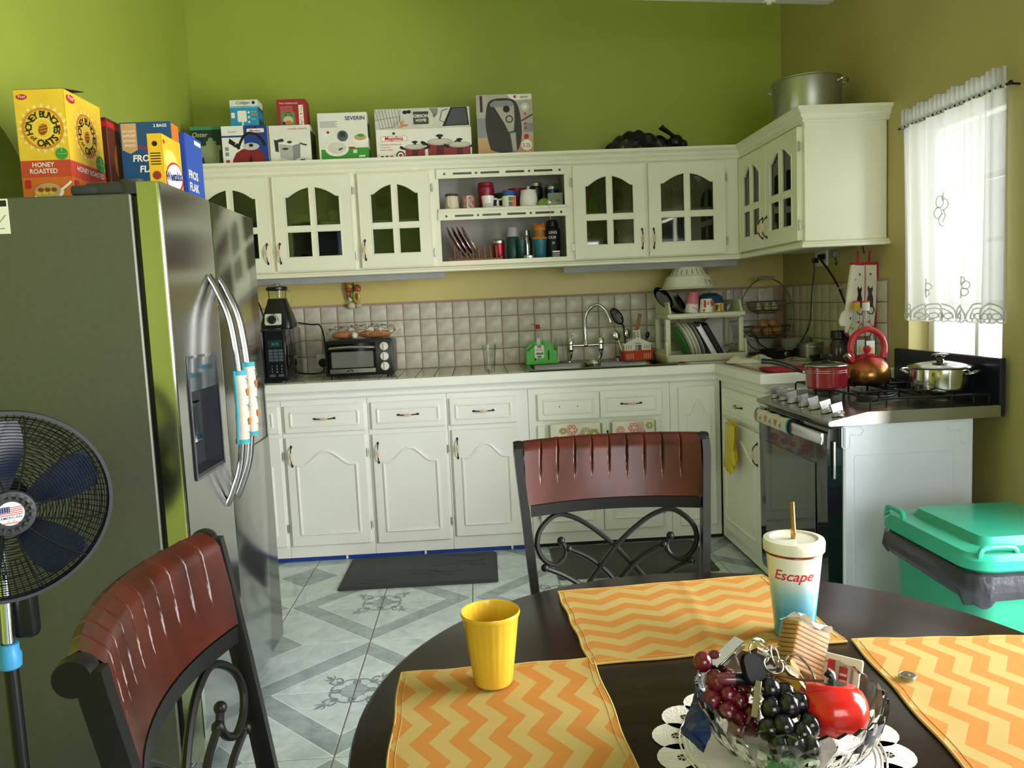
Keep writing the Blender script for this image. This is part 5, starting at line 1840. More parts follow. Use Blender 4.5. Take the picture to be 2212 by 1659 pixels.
turned('bowl', 'blue plastic bowl upside down at the back of the dish rack', 'bowl', (3.03, -.28, ZU_), [(.085, 0), (.084, .05), (.07, .09), (.04, .108), (0, .112), (0, .108), (.038, .104), (.066, .087), (.08, .05), (.081, 0)], mat('dark_blue_plastic', '2c5b74', .3))
turned('glass_jar', 'clear glass jar upside down at the end of the dish rack', 'jar', (3.125, -.33, ZU_), [(.036, 0), (.037, .01), (.037, .07), (.030, .09), (.030, .118), (0, .119)], FILMG, 24)
t = thing('colander', 'white plastic colander upside down on top of the dish rack', 'colander', (2.895, -.31, ZU_ + .112))
t.scale = (1.18, 1.18, 1.05)
z_ = 0
m = M()
m.lathe([(.155, .030), (.160, .026), (.162, .030), (.128, .018 + .018), (.122, .052), (.108, .095), (.10, .10)], 48)
m.lathe([(.10, .10), (.076, .138), (.072, .146), (.067, .146), (.069, .135), (0, .135)], 48)
m.obj('colander_body', mat('colander_white', 'dcd9c8', .35), t)
for k in range(22):
    a = 2 * PI * k / 22 + .1
    M().tube([(.0985 * cos(a), .0985 * sin(a), .1035), (.0815 * cos(a), .0815 * sin(a), .1305)], .0013, 4).obj('slot', INK, t)
for j in range(3):
    for k in range(12 if j else 1):
        a = 2 * PI * k / 12
        M().box(.022 * j * cos(a) - .002, .022 * j * cos(a) + .002, .022 * j * sin(a) - .002, .022 * j * sin(a) + .002, .1352, .1356).obj('hole', INK, t)
M().rect(-.02, 0, .02, .03, 0).rect(.012, .0, .019, .014, 1, 2).poly([(-.002, .012), (.01, .024), (.018, .02), (.012, .012)], 2, 2).rect(-.018, .002, -.014, .026, 3, 2).text('ware', -.006, .021, .008, 1, 2).obj('sticker', [WINK, REDP, GRNP, INK], t, frame=Matrix.Translation((.072, -.0995, .05)) @ Matrix.Rotation(.62, 4, 'Z') @ Matrix.Rotation(PI / 2 - .28, 4, 'X'))

# ---------------------------------------------------------------- corner worktop beyond the rack
WIRE = mat('grey_wire', '77766f', .35, .8)
BXc, BYc = 3.40, -.20
t = thing('fruit_basket', 'two-tier wire basket of garlic and onions in the dark corner', 'basket', (BXc, BYc, HC))
m = M()
m.tube([(.165 * sin(a) * (1), 0, .235 - .225 * cos(a)) for a in [PI * .12 + 2 * PI * .88 * i / 30 for i in range(31)]], .004, 8)
m.tube([(.11 * cos(2 * PI * i / 24), .09 * sin(2 * PI * i / 24), .004) for i in range(24)], .004, 6, closed=True)
m.obj('hoop_stand', WIRE, t)
M().tube([(.05 * (i / 4 - 1), 0, .458 + .006 * (1 - (i / 4 - 1) ** 2)) for i in range(9)], .009, 10).obj('grip', GREY, t)
for zb, r, nm in ((.25, .12, 'upper_basket'), (.10, .145, 'lower_basket')):
    m = M()
    for f, zz in ((1, .07), (.93, .04), (.75, .015), (.45, .0)): m.tube([(r * f * cos(2 * PI * i / 26), r * .8 * f * sin(2 * PI * i / 26), zb + zz) for i in range(26)], .0022 if f < 1 else .003, 5, closed=True)
    for k in range(18):
        a = 2 * PI * k / 18
        m.tube([(r * f * cos(a), r * .8 * f * sin(a), zb + zz) for f, zz in ((1, .07), (.93, .04), (.75, .015), (.45, 0), (0, 0))], .0014, 4)
    m.obj(nm, WIRE, t)
GARL = mat('garlic_skin', 'd8ccb0', .5, var=.12)
ONI = mat('onion_skin', 'b98a4c', .35, var=.2)
for k, (x, y, zz) in enumerate(((-.055, -.02, .25), (-.01, -.04, .25), (.04, -.02, .25), (.0, .03, .25), (.06, .025, .25))):
    o = M().lathe([(0, .0), (.014, .004), (.021, .014), (.02, .026), (.010, .036), (.005, .048), (0, .05)], 14).obj('garlic_bulb', GARL, None, (BXc + x, BYc + y, HC + zz + .018))
    tag(o, 'pale garlic bulb in the upper wire basket, %s of five from the rack side' % ('first', 'second', 'third', 'fourth', 'fifth')[(0, 1, 3, 2, 4)[k]], 'garlic', 'garlic bulbs in the wire basket')
for k, (x, y, zz) in enumerate(((-.075, -.02, .02), (-.015, -.055, .015), (.05, -.03, .02), (.0, .02, .014), (.075, .02, .03), (-.03, -.02, .06), (.03, -.01, .066))):
    o = M().lathe([(0, 0), (.016, .003), (.028, .016), (.029, .030), (.02, .044), (.007, .052), (.004, .06), (0, .061)], 16).obj('onion', ONI, None, (BXc + x, BYc + y, HC + .10 + zz))
    tag(o, 'brown onion in the lower wire basket, number %s counting from the rack side' % ('one', 'three', 'six', 'four', 'seven', 'two', 'five')[k], 'onion', 'onions in the wire basket')
# sockets, plugs and flexes
t = thing('wall_socket', 'white socket low on the tiles behind the wire basket', 'socket', (3.385, -.0095, 1.12))
M().box(-.06, .045, -.008, 0, -.05, .05, .003).obj('socket_plate', WHITE, t)
t = thing('power_plug', 'round black plug behind the wire basket in the corner', 'plug', (3.385, -.0185, 1.12))
M().at((0, 0, 0), (PI / 2, 0, 0)).lathe([(.024, 0), (.025, .012), (.018, .026), (0, .027)], 18).obj('plug_body', BLACK, t)
M().tube(spline([(0, -.02, -.02), (.02, -.03, -.07), (.05, -.05, -.1), (.09, -.08, -.128)], 6), .0035, 6).obj('power_cord', BLACK, t)
t = thing('wall_socket', 'white double socket on the side wall under the corner cabinet', 'socket', (XW, -.57, 1.535))
M().box(-.012, 0, -.075, .075, -.045, .045, .004).obj('socket_plate', WHITE, t)
M().box(-.0135, -.0118, -.05, -.02, -.02, .02).obj('outlet_face', GREY, t)
t = thing('power_plug', 'black plug in the double socket under the corner cabinet', 'plug', (XW - .0145, -.62, 1.54))
M().box(-.035, 0, -.014, .014, -.014, .014, .004).tube(spline([(-.03, 0, 0), (-.04, -.03, -.01), (-.03, -.12, -.08), (-.02, -.2, -.16), (-.015, -.27, -.25), (-.012, -.31, -.31)], 6), .0055, 8).obj('plug_body', BLACK, t)
M().at((-.017, -.215, -.19), (.5, .1, 0)).box(-.012, .012, -.001, .001, -.045, .02).obj('paper_tag', CARD, t)
t = thing('power_plug', 'lower plug and long black flex hanging from the double socket', 'plug', (XW - .0125, -.53, 1.525))
M().box(-.028, 0, -.013, .013, -.013, .013, .003).tube(spline([(-.02, 0, -.01), (-.02, .0, -.06), (-.03, .01, -.18), (-.04, .0, -.28), (-.05, .0, -.36), (-.08, .01, -.43), (-.13, -.03, -.475), (-.19, -.06, -.515)], 6), .004, 8).obj('plug_body', BLACK, t)

# pans and jars in the corner
t = thing('frying_pan', 'black frying pan lying on the corner worktop', 'pan', (3.35, -.52, HC))
M().lathe([(0, 0), (.085, 0), (.108, .05), (.111, .05), (.088, -.0), (.085, .004), (0, .004)], 32).obj('pan_body', BLACK, t)
M().at((0, -.108, .03), (PI / 2, 0, 0)).lathe([(.014, 0), (.014, .006), (.006, .010), (0, .010)], 16).obj('handle_boss', mat('dull_brass', '8a7a52', .4, .8), t)
M().at((0, -.113, .03)).tube([(0, 0, 0), (.0, -.01, 0)], .006, 8).obj('handle_stub', BLACK, t)
t = thing('saucepan', 'small dull aluminium pot beside the black frying pan', 'pot', (3.46, -.70, HC))
M().lathe([(0, 0), (.058, 0), (.062, .005), (.064, .085), (.067, .087), (.067, .090), (.062, .089), (.06, .008), (0, .007)], 28).obj('pot_body', mat('dull_aluminium', '8c8a80', .4, .8), t)
M().tube([(.064 * cos(a) , -.064 * sin(a) - .012 * sin(PI * (a - .9) / 1.4), .07) for a in [.9 + 1.4 * i / 8 for i in range(9)]], .004, 8).obj('handle', STEEL, t)
turned('storage_tub', 'frosted lidless tub behind the aluminium pot', 'tub', (3.49, -.42, HC), cupshape(.07, .085, .1), mat('frosted_plastic', '8f9088', .4), 28)
t = thing('frying_pan', 'flat dark pan between the aluminium pot and the jars', 'pan', (3.47, -.88, HC))
M().lathe([(0, 0), (.08, 0), (.092, .03), (.095, .03), (.082, -.0), (.08, .003), (0, .003)], 32).obj('pan_body', BLACK, t)
M().box(-.02, .02, .085, .10, .015, .03, .004).obj('side_handle', BLACK, t)
turned('glass_jar', 'glass jar of red sauce beside the bottles', 'jar', (3.50, -1.03, HC), [(0, 0), (.034, 0), (.036, .006), (.036, .10), (.028, .118), (.028, .13), (0, .131)], mat('red_sauce', '6a2420', .15), 24, extra=[('lid', [(.03, .128), (.031, .130), (.031, .142), (0, .143)], GREY)])
turned('glass_jar', 'dark jar with a black lid beside the bottles', 'jar', (3.43, -1.095, HC), [(0, 0), (.038, 0), (.04, .006), (.04, .11), (.03, .13), (0, .131)], mat('dark_contents', '352a26', .15), 24, extra=[('lid', [(.036, .13), (.04, .132), (.04, .165), (.035, .17), (0, .17)], BLACK)])
for x, y, cap, lab, r in ((3.441, -1.25, mat('yellow_cap', 'c9a52c', .35), 'tall clear bottle with a yellow screw cap by the cooker', .038), (3.444, -1.334, mat('white_cap', 'dcdccf', .35), 'tall clear bottle with a white screw cap by the cooker', .042)):
    t = turned('glass_bottle', lab, 'bottle', (x, y, HC), [(0, 0), (r, 0), (r + .001, .006), (r + .001, .165), (r * .7, .198), (.0165, .215), (.015, .285), (0, .286)], FILMG, 24, extra=[('cap', [(.0165, .268), (.0175, .27), (.017, .312), (0, .313)], cap), ('cap_band', [(.0178, .306), (.0181, .307), (.0178, .312)], REDP)])
    M().rect(-.02, .06, .02, .13, 0).rect(-.013, .07, .013, .1, 1, 2).obj('bottle_label', [LGREYP, TANP], t, frame=frame_front(0, -r - .002, 0))
# cloths on the corner worktop
random.seed(11)
TOW = mat('tea_towel_white', 'dcd8cc', .9, bump=.3, bs=140)


def heap(name, label, cat, loc, w, d, h, material, rz, seed, stripes=None):
    ph = [random.Random(seed + i).uniform(0, 6.28) for i in range(6)]

    def f(u, v):
        x, y = (u - .5) * w, (v - .5) * d
        e = min(1, 6 * min(u, 1 - u)) * min(1, 6 * min(v, 1 - v))
        zz = h * (e ** .5) * (.55 + .25 * sin(9 * u + 4 * v + ph[0]) + .2 * sin(7 * v - 5 * u + ph[1]))
        return (x + .012 * sin(8 * v + ph[2]), y + .012 * sin(7 * u + ph[3]), max(.001, zz))

    def fb(u, v):
        x, y, zz = f(u, v)
        return (x, y, 0)
    t = thing(name, label, cat, loc, rz)
    M().grid(f, 26, 18).grid(fb, 26, 18).obj('cloth', material, t, sharp=1.2)
    if stripes:
        for k, (a, b_) in enumerate(stripes[1]): M().grid(lambda u, v: tuple(Vector(f(a + (b_ - a) * u, .04 + .92 * v)) + Vector((0, 0, .0012))), 3, 18).obj('stripe', stripes[0], t, sharp=1.2)
    return t


heap('tea_towel', 'white tea towel with green stripes crumpled on the corner worktop', 'tea towel', (3.115, -.72, HC), .24, .13, .042, TOW, -.12, 5, (mat('pale_green_stripe', 'a9c07a', .9), [(.55, .60), (.63, .69), (.92, .97)]))
t = thing('pot_holder', 'red woven pot holder lying on the end of the worktop', 'pot holder', (3.10, -1.255, HC), -.05)
REDW = mat('red_weave', 'a32a34', .9, var=.25, vs=90, bump=.6, bs=200)
M().loft([rrect(0, 0, .205, .19, .02, 0), rrect(0, 0, .215, .20, .022, .006), rrect(0, 0, .205, .19, .02, .013)]).obj('woven_pad', REDW, t)
m = M()
for i in range(9):
    for j in range(8):
        m.ball((-.09 + i * .0225, -.078 + j * .0222, .0125), (.008, .008, .0035), 6)
m.obj('bobble_texture', REDW, t, kind='stuff')
t = thing('chopping_knife', 'steel knife lying behind the red pot holder', 'knife', (3.22, -1.10, HC), 2.9)
M().loft([[(x, y, zz) for x, y in ((-.02, -.012), (.13, -.012), (.15, .004), (-.02, .010))] for zz in (.002, .0035)]).obj('blade', STEEL, t)
M().box(-.12, -.02, -.010, .010, 0, .014, .004).obj('handle', BLACK, t)
heap('dish_cloth', 'small patterned cloth lying before the black frying pan', 'cloth', (3.36, -.74, HC), .2, .09, .02, mat('patterned_cloth', 'b0a090', .9, var=.5, vs=40), -.1, 21)

# oven mitts on a hook under the corner cabinet, and a spare hook
t = thing('wall_hook', 'small metal hook hanging under the corner cabinet', 'hook', (3.50, -.90, 1.556))
M().box(-.02, .015, -.03, .02, -.035, -.0, .006).obj('hook_base', mat('hook_grey', '7d7a74', .5), t)
M().tube(spline([(0, 0, -.03), (.004, -.004, -.05), (.006, -.01, -.066), (-.002, -.018, -.072), (-.01, -.022, -.062)], 5), .003, 6).obj('hook_wire', BRONZE, t)
MITT = mat('mitt_white', 'd9d4c6', .9, bump=.2, bs=120)
REDB = mat('red_binding', 'b32338', .85)


def mitt(label, loc, rz, flip):
    t = thing('oven_mitt', label, 'oven mitt', loc, 0, 'oven mitts', (0, .06 * flip, rz))
    out = [(-.035, 0), (-.045, -.08), (-.052, -.16), (-.055, -.22), (-.075, -.235), (-.088, -.275), (-.078, -.30), (-.06, -.30), (-.055, -.275), (-.05, -.33), (-.02, -.355), (.02, -.35), (.04, -.31), (.045, -.22), (.042, -.1), (.035, 0)]
    m = M()
    for f_, y_ in ((.0, 0),):
        m.loft([[(x * .88 * flip, -.004, z_ * .98 - .004) for x, z_ in out], [(x * flip, -.012, z_) for x, z_ in out], [(x * flip, -.020, z_) for x, z_ in out], [(x * .88 * flip, -.028, z_ * .98 - .004) for x, z_ in out]])
    m.obj('mitt_body', MITT, t)
    M().tube([(x * flip, -.016, z_) for x, z_ in out[9:]], .0075, 8).obj('side_binding', REDB, t)
    M().tube([(.036 * cos(a), -.016 + .015 * sin(a), -.002) for a in [2 * PI * i / 20 for i in range(20)]], .006, 6, closed=True).obj('cuff_binding', REDB, t)
    M().tube([(0, -.016, 0), (0, -.014, .06)], .005, 6).obj('loop', REDB, t)
    q = M()
    q.poly([(-.004, -.12), (.0, -.105), (.006, -.118), (.014, -.118), (.018, -.106), (.022, -.124), (.018, -.14), (.026, -.17), (.028, -.21), (.0, -.212), (-.004, -.18), (.002, -.145)], 0).stroke([(.026, -.205), (.034, -.225), (.026, -.243), (.008, -.240), (.002, -.228)], .006, 0)
    q.poly([(.0, -.045), (.012, -.05), (.006, -.06)], 0).stroke([(-.02, -.08), (-.012, -.075)], .003, 0).poly([(-.04, -.26), (-.03, -.255), (-.032, -.27)], 0)
    q.disc(.012, -.28, .008, 1, 1, .006).stroke([(-.03, -.31), (-.02, -.305), (-.016, -.315)], .003, 0)
    q.obj('cat_print', [INK, REDP], t, frame=frame_front(0, -.0285, 0))
    return t


mitt('cat-print oven mitt hanging nearest the bottles', (3.475, -1.17, 1.475), .2, 1)
mitt('cat-print oven mitt with red edging hanging nearest the window', (3.548, -1.15, 1.475), -.2, 1)
tag(M().tube(spline([(3.51, -1.17, 1.557), (3.51, -1.178, 1.54), (3.51, -1.186, 1.531), (3.51, -1.18, 1.524)], 4), .003, 6).obj('cup_hook', BRONZE), 'cup hook under the cabinet holding the oven mitts', 'hook')
# ---------------------------------------------------------------- pans on the cooker
ZG = .951
t = thing('saucepan', 'red enamel saucepan with glass lid and long black handle on the cooker', 'saucepan', (3.082, -1.72, ZG))
REDE = mat('red_enamel', '8e1f30', .18, coat=.4)
M().lathe([(0, 0), (.075, 0), (.082, .008), (.084, .088), (.087, .090), (.084, .092), (.08, .088), (.078, .01), (0, .008)], 40).obj('pan_body', REDE, t)
M().lathe([(.0846, .066), (.0852, .067), (.0846, .068)], 40).obj('silver_line', CHROME, t)
M().lathe([(.0848, .074), (.0854, .075), (.0848, .076)], 40).obj('silver_line', CHROME, t)
M().lathe([(.086, .091), (.087, .095), (.084, .097), (.06, .106), (.02, .112), (0, .113)], 40).obj('glass_lid', mat('smoked_lid', '5a5a52', .06, trans=.6), t)
M().lathe([(.084, .092), (.088, .094), (.085, .098)], 40).obj('lid_rim', CHROME, t)
M().lathe([(.012, .112), (.010, .118), (.022, .124), (.024, .134), (.018, .140), (0, .141)], 24).obj('lid_knob', BLACK, t)
hp = spline([(-.082, .02, .068), (-.10, .03, .072), (-.14, .07, .095), (-.18, .11, .108), (-.215, .15, .11)], 5)
M().tube(hp, [.007] * 6 + [.009 + .0002 * i for i in range(15)], 10).obj('handle', BLACK, t)
M().tube(hp[:4], .009, 10).obj('handle_ferrule', STEEL, t)

t = thing('kettle', 'red and copper-toned whistling kettle with a red loop handle on the cooker', 'kettle', (3.285, -1.66, ZG))
t.scale = (.93, .93, .93)
KET = bpy.data.materials.new('red_to_copper_enamel')
KET.use_nodes = True
N, L = KET.node_tree.nodes, KET.node_tree.links
bs_ = N['Principled BSDF']
tc = N.new('ShaderNodeTexCoord')
sp = N.new('ShaderNodeSeparateXYZ')
L.new(tc.outputs['Object'], sp.inputs[0])
no = N.new('ShaderNodeTexNoise')
no.inputs['Scale'].default_value = 14
L.new(tc.outputs['Object'], no.inputs['Vector'])
ad = N.new('ShaderNodeMath')
ad.operation = 'MULTIPLY_ADD'
ad.inputs[1].default_value = .03
L.new(no.outputs['Fac'], ad.inputs[0])
L.new(sp.outputs['Z'], ad.inputs[2])
cr = N.new('ShaderNodeValToRGB')
e = cr.color_ramp.elements
e[0].position, e[0].color = .02, lin('3a2a22')
e[1].position, e[1].color = .14, lin('b03038')
x = e.new(.075)
x.color = lin('a07238')
L.new(ad.outputs[0], cr.inputs[0])
L.new(cr.outputs[0], bs_.inputs['Base Color'])
bs_.inputs['Metallic'].default_value = .75
bs_.inputs['Roughness'].default_value = .22
M().lathe([(0, 0), (.085, 0), (.092, .006), (.1, .03), (.1, .055), (.088, .09), (.062, .118), (.04, .13), (.036, .132), (0, .132)], 44).obj('kettle_body', KET, t)
M().lathe([(.04, .130), (.041, .133), (.03, .137), (.012, .139), (.011, .143), (.016, .152), (.017, .165), (.010, .175), (0, .177)], 24).obj('lid', mat('red_handle', 'b32b36', .3), t)
m = M().tube(spline([(-.05, 0, .085), (-.078, 0, .115), (-.092, 0, .132)], 4), [.022 - .001 * i for i in range(9)], 14)
m.obj('spout', KET, t)
M().tube([(-.088, 0, .126), (-.098, 0, .138)], .0165, 14).obj('whistle', CHROME, t)
hp = spline([(-.066, 0, .118), (-.078, 0, .17), (-.055, 0, .225), (0, 0, .25), (.055, 0, .225), (.08, 0, .175), (.075, 0, .118)], 6)
M().tube(hp, [.010] * 4 + [.0135] * 29 + [.016] * 4, 14).obj('handle', mat('red_handle', 'b32b36', .3), t)
M().box(.055, .092, -.012, .012, .098, .122, .004).box(-.08, -.055, -.010, .010, .098, .12, .004).obj('handle_bracket', DARKG, t)

t = thing('stock_pot', 'shiny steel pot with lid on the near side of the cooker', 'pot', (3.418, -1.965, ZG))
POT = mat('polished_pot_steel', 'c4c2bd', .14, 1, var=.03)
M().lathe([(0, 0), (.088, 0), (.1, .006), (.106, .05), (.104, .085), (.107, .088), (.104, .09), (.1, .085), (0, .08)], 48).obj('pot_body', POT, t)
M().lathe([(.112, .089), (.116, .091), (.113, .095), (.08, .104), (.03, .112), (0, .114)], 48).obj('lid', POT, t)
M().lathe([(.016, .112), (.012, .120), (.014, .128), (.03, .134), (.031, .138), (.022, .141), (0, .142)], 28).obj('lid_knob', mat('dark_chrome', '6a6a6c', .15, 1), t)
for a0 in (-.9, PI - .9):
    c_, s_ = cos(a0), sin(a0)
    pts = [(r * c_ - o * s_, r * s_ + o * c_, zz) for r, o, zz in ((.104, -.032, .066), (.125, -.034, .073), (.138, -.015, .077), (.138, .015, .077), (.125, .034, .073), (.104, .032, .066))]
    M().tube(spline(pts, 4), .006, 8).obj('handle', POT, t)

# big aluminium pot on top of the wing
t = thing('stock_pot', 'large dull aluminium stock pot on top of the corner cabinet', 'pot', (3.345, -.93, 2.1925))
t.scale = (.94, .94, 1)
ALU = mat('aged_aluminium', 'a5a798', .36, .85, var=.12, vs=6, stretch=(1, 1, .4))
M().lathe([(0, 0), (.165, 0), (.172, .01), (.175, .195), (.180, .198), (.180, .204), (.172, .204), (.170, .012), (0, .01)], 56).obj('pot_body', ALU, t)
for a0 in (-.75, PI - .75):
    c_, s_ = cos(a0), sin(a0)
    pts = [(r * c_ - o * s_, r * s_ + o * c_, zz) for r, o, zz in ((.174, -.04, .168), (.196, -.04, .176), (.206, -.02, .18), (.206, .02, .18), (.196, .04, .176), (.174, .04, .168))]
    hm = M().tube(spline(pts, 4), .0055, 8)
    for o in (-.04, .04): hm.ball((.177 * c_ - o * s_, .177 * s_ + o * c_, .168), .009, 10)
    hm.obj('handle', STEEL, t)

# ---------------------------------------------------------------- curtain on a rod
CUR = bpy.data.materials.new('sheer_white_voile')
CUR.use_nodes = True
N, L = CUR.node_tree.nodes, CUR.node_tree.links
N.remove(N['Principled BSDF'])
no = N.new('ShaderNodeTexNoise')
no.inputs['Scale'].default_value = 260
rp = N.new('ShaderNodeMapRange')
rp.inputs['To Min'].default_value = .05
rp.inputs['To Max'].default_value = .16
L.new(no.outputs['Fac'], rp.inputs['Value'])
df = N.new('ShaderNodeBsdfDiffuse')
df.inputs[0].default_value = lin('cfcdcc')
tl = N.new('ShaderNodeBsdfTranslucent')
tl.inputs[0].default_value = lin('d2d0cd')
tr = N.new('ShaderNodeBsdfTransparent')
m1 = N.new('ShaderNodeMixShader')
m1.inputs[0].default_value = .38
L.new(df.outputs[0], m1.inputs[1])
L.new(tl.outputs[0], m1.inputs[2])
m2 = N.new('ShaderNodeMixShader')
L.new(rp.outputs[0], m2.inputs[0])
L.new(m1.outputs[0], m2.inputs[1])
L.new(tr.outputs[0], m2.inputs[2])
L.new(m2.outputs[0], N['Material Output'].inputs[0])
cu = thing('curtain', 'sheer white cutwork curtain over the window by the cooker', 'curtain', (3.545, -1.795, 1.222))
CY_A, CY_B = -2.14 + 1.795, -1.452 + 1.795


def cur(u, v):
    y = CY_B + (CY_A - CY_B) * u
    fold = .016 * sin(5.2 * 2 * PI * u + .6) + .008 * sin(11.3 * 2 * PI * u + 2 * v)
    amp = .55 + .45 * (1 - v)
    zb = -.012 * abs(sin(PI * u * 9))
    z_ = (zb if v == 0 else 0) + v * .82
    return (fold * amp + .012 * (1 - v) * sin(3 * u + 1), y, z_)


M().grid(cur, 120, 20).obj('voile_panel', CUR, cu, sharp=2)


def head(u, v):
    y = CY_B + (CY_A - CY_B) * u
    return (.010 * sin(46 * PI * u) - .004, y + .002 * sin(60 * u), .818 + .075 * v + .006 * sin(37 * u) * v)


M().grid(head, 160, 5).obj('ruffled_heading', CUR, cu, sharp=2)
M().tube([(.0, CY_B + .02, .825), (.0, CY_A - .015, .825)], .006, 8).ball((0, CY_A - .018, .825), .009, 10).obj('curtain_rod', BRONZE, cu)
M().tube([(0, CY_A - .01, .825), (.04, CY_A - .01, .822)], .004, 6).obj('rod_bracket', BRONZE, cu)
M().tube([(0, CY_B + .012, .825), (.04, CY_B + .012, .822)], .004, 6).obj('rod_bracket', BRONZE, cu)
LACE = bpy.data.materials.new('white_embroidery')
LACE.use_nodes = True
N, L = LACE.node_tree.nodes, LACE.node_tree.links
N.remove(N['Principled BSDF'])
df = N.new('ShaderNodeBsdfDiffuse')
tl = N.new('ShaderNodeBsdfTranslucent')
no = N.new('ShaderNodeTexNoise')
no.inputs['Scale'].default_value = 200
rp = N.new('ShaderNodeValToRGB')
rp.color_ramp.elements[0].color, rp.color_ramp.elements[1].color = lin('dedcd8'), lin('f6f5f2')
L.new(no.outputs['Fac'], rp.inputs[0])
for q in (df, tl): L.new(rp.outputs[0], q.inputs[0])
m1 = N.new('ShaderNodeMixShader')
m1.inputs[0].default_value = .6
L.new(df.outputs[0], m1.inputs[1])
L.new(tl.outputs[0], m1.inputs[2])
L.new(m1.outputs[0], N['Material Output'].inputs[0])
ml = M()


def onc(u, z_):
    u = min(.998, max(.002, u))
    p = cur(u, max(.001, z_ / .82))
    return (p[0] - .003, p[1], z_)


def loop(uc, zc, ru, rz, w_=.0026, a0=0, a1=2 * PI, n_=16):
    pts = [onc(uc + ru * cos(a0 + (a1 - a0) * i / n_), zc + rz * sin(a0 + (a1 - a0) * i / n_)) for i in range(n_ + 1)]
    ml.tube(pts, w_, 5)


NS = 7
for k in range(NS):
    uc = (k + .5) / NS
    loop(uc, -.004, .5 / NS, .060, .0034, 0, PI)
    loop(uc, -.004, .36 / NS, .042, .0026, 0, PI)
    for j in (-1, 0, 1): loop(uc + j * .24 / NS, .008, .11 / NS, .011, .0026)
    for j in (-.36, -.12, .12, .36): loop(uc + j / NS, -.006, .12 / NS, .010, .0034, PI, 2 * PI, 8)
for uc, zc, s_ in ((.44, .44, 1), (.30, .12, .6), (.68, .12, .6)):
    for k in range(6):
        a = 2 * PI * k / 6 + .3
        loop(uc + .055 * s_ * cos(a), zc + .045 * s_ * sin(a), .032 * s_, .024 * s_, .0024)
ml.obj('lace_trim', LACE, cu, kind='stuff')

# ---------------------------------------------------------------- towels, gloves, mats
TOWF = mat('printed_towel', 'e9e2d2', .9, bump=.15, bs=160)
PETAL = [PINKP, ORP, mat('magenta_print', 'b85a92', .6), mat('olive_print', 'a9a060', .6), mat('pale_yellow_print', 'e8d58a', .6), WINK]


def floral(label, x0, x1, z0, z1, seed):
    t = thing('tea_towel', label, 'towel', ((x0 + x1) / 2, -.712, z0))
    w, h = x1 - x0, z1 - z0
    rnd = random.Random(seed)

    def f(u, v): return ((u - .5) * (w - .016 * (1 - v)), .004 * sin(7 * u + seed) - .006 * sin(PI * v) * sin(3 * u), v * h)
    M().grid(f, 14, 12).grid(lambda u, v: tuple(Vector(f(1 - u, v)) + Vector((0, .004, 0))), 14, 12).obj('cloth', TOWF, t)
    M().box(-w / 2 + .004, w / 2 - .004, -.0, .028, h - .002, h + .003, .001).obj('folded_top', TOWF, t)
    m = M()
    pts = []
    while len(pts) < 17:
        p = (rnd.uniform(-w / 2 + .02, w / 2 - .02), rnd.uniform(.02, h - .02))
        if all(math.hypot(p[0] - q[0], p[1] - q[1]) > .042 for q in pts): pts.append(p)
    for k, (x, zz) in enumerate(pts):
        c_ = rnd.choice((0, 0, 1, 2, 3, 4))
        R_ = rnd.uniform(.018, .032)
        if k % 3 == 0:
            for j in range(12):
                a = 2 * PI * j / 12
                m.stroke([(x + .3 * R_ * cos(a), zz + .3 * R_ * sin(a)), (x + .7 * R_ * cos(a), zz + .7 * R_ * sin(a)), (x + R_ * cos(a), zz + R_ * sin(a))], [.002, .006, .002], c_)
            m.disc(x, zz, R_ * .22, 4, 2, n=12)
        else:
            for j in range(6):
                a = 2 * PI * j / 6
                px, pz = x + .58 * R_ * cos(a), zz + .58 * R_ * sin(a)
                if k % 3 == 1: m.ring(px, pz, R_ * .28, R_ * .4, c_, 1, 12)
                else: m.disc(px, pz, R_ * .4, c_, 1, n=12)
            m.disc(x, zz, R_ * .3, 4 if c_ != 4 else 1, 2, n=12)
    o = m.obj('flower_print', PETAL, t, frame=frame_front(0, -.0125, 0))
    for s in (-1, 1): M().box(s * w / 2 - .0025, s * w / 2 + .0025, -.008, -.002, .006, h).obj('green_hem', mat('green_hem', '6f8f4a', .8), t)
    return t


floral('flower-printed towel hanging over the sink cabinet door nearer the fridge', 2.01, 2.288, .47, .695, 4)
floral('flower-printed towel hanging over the sink cabinet door nearer the corner', 2.345, 2.585, .47, .694, 9)

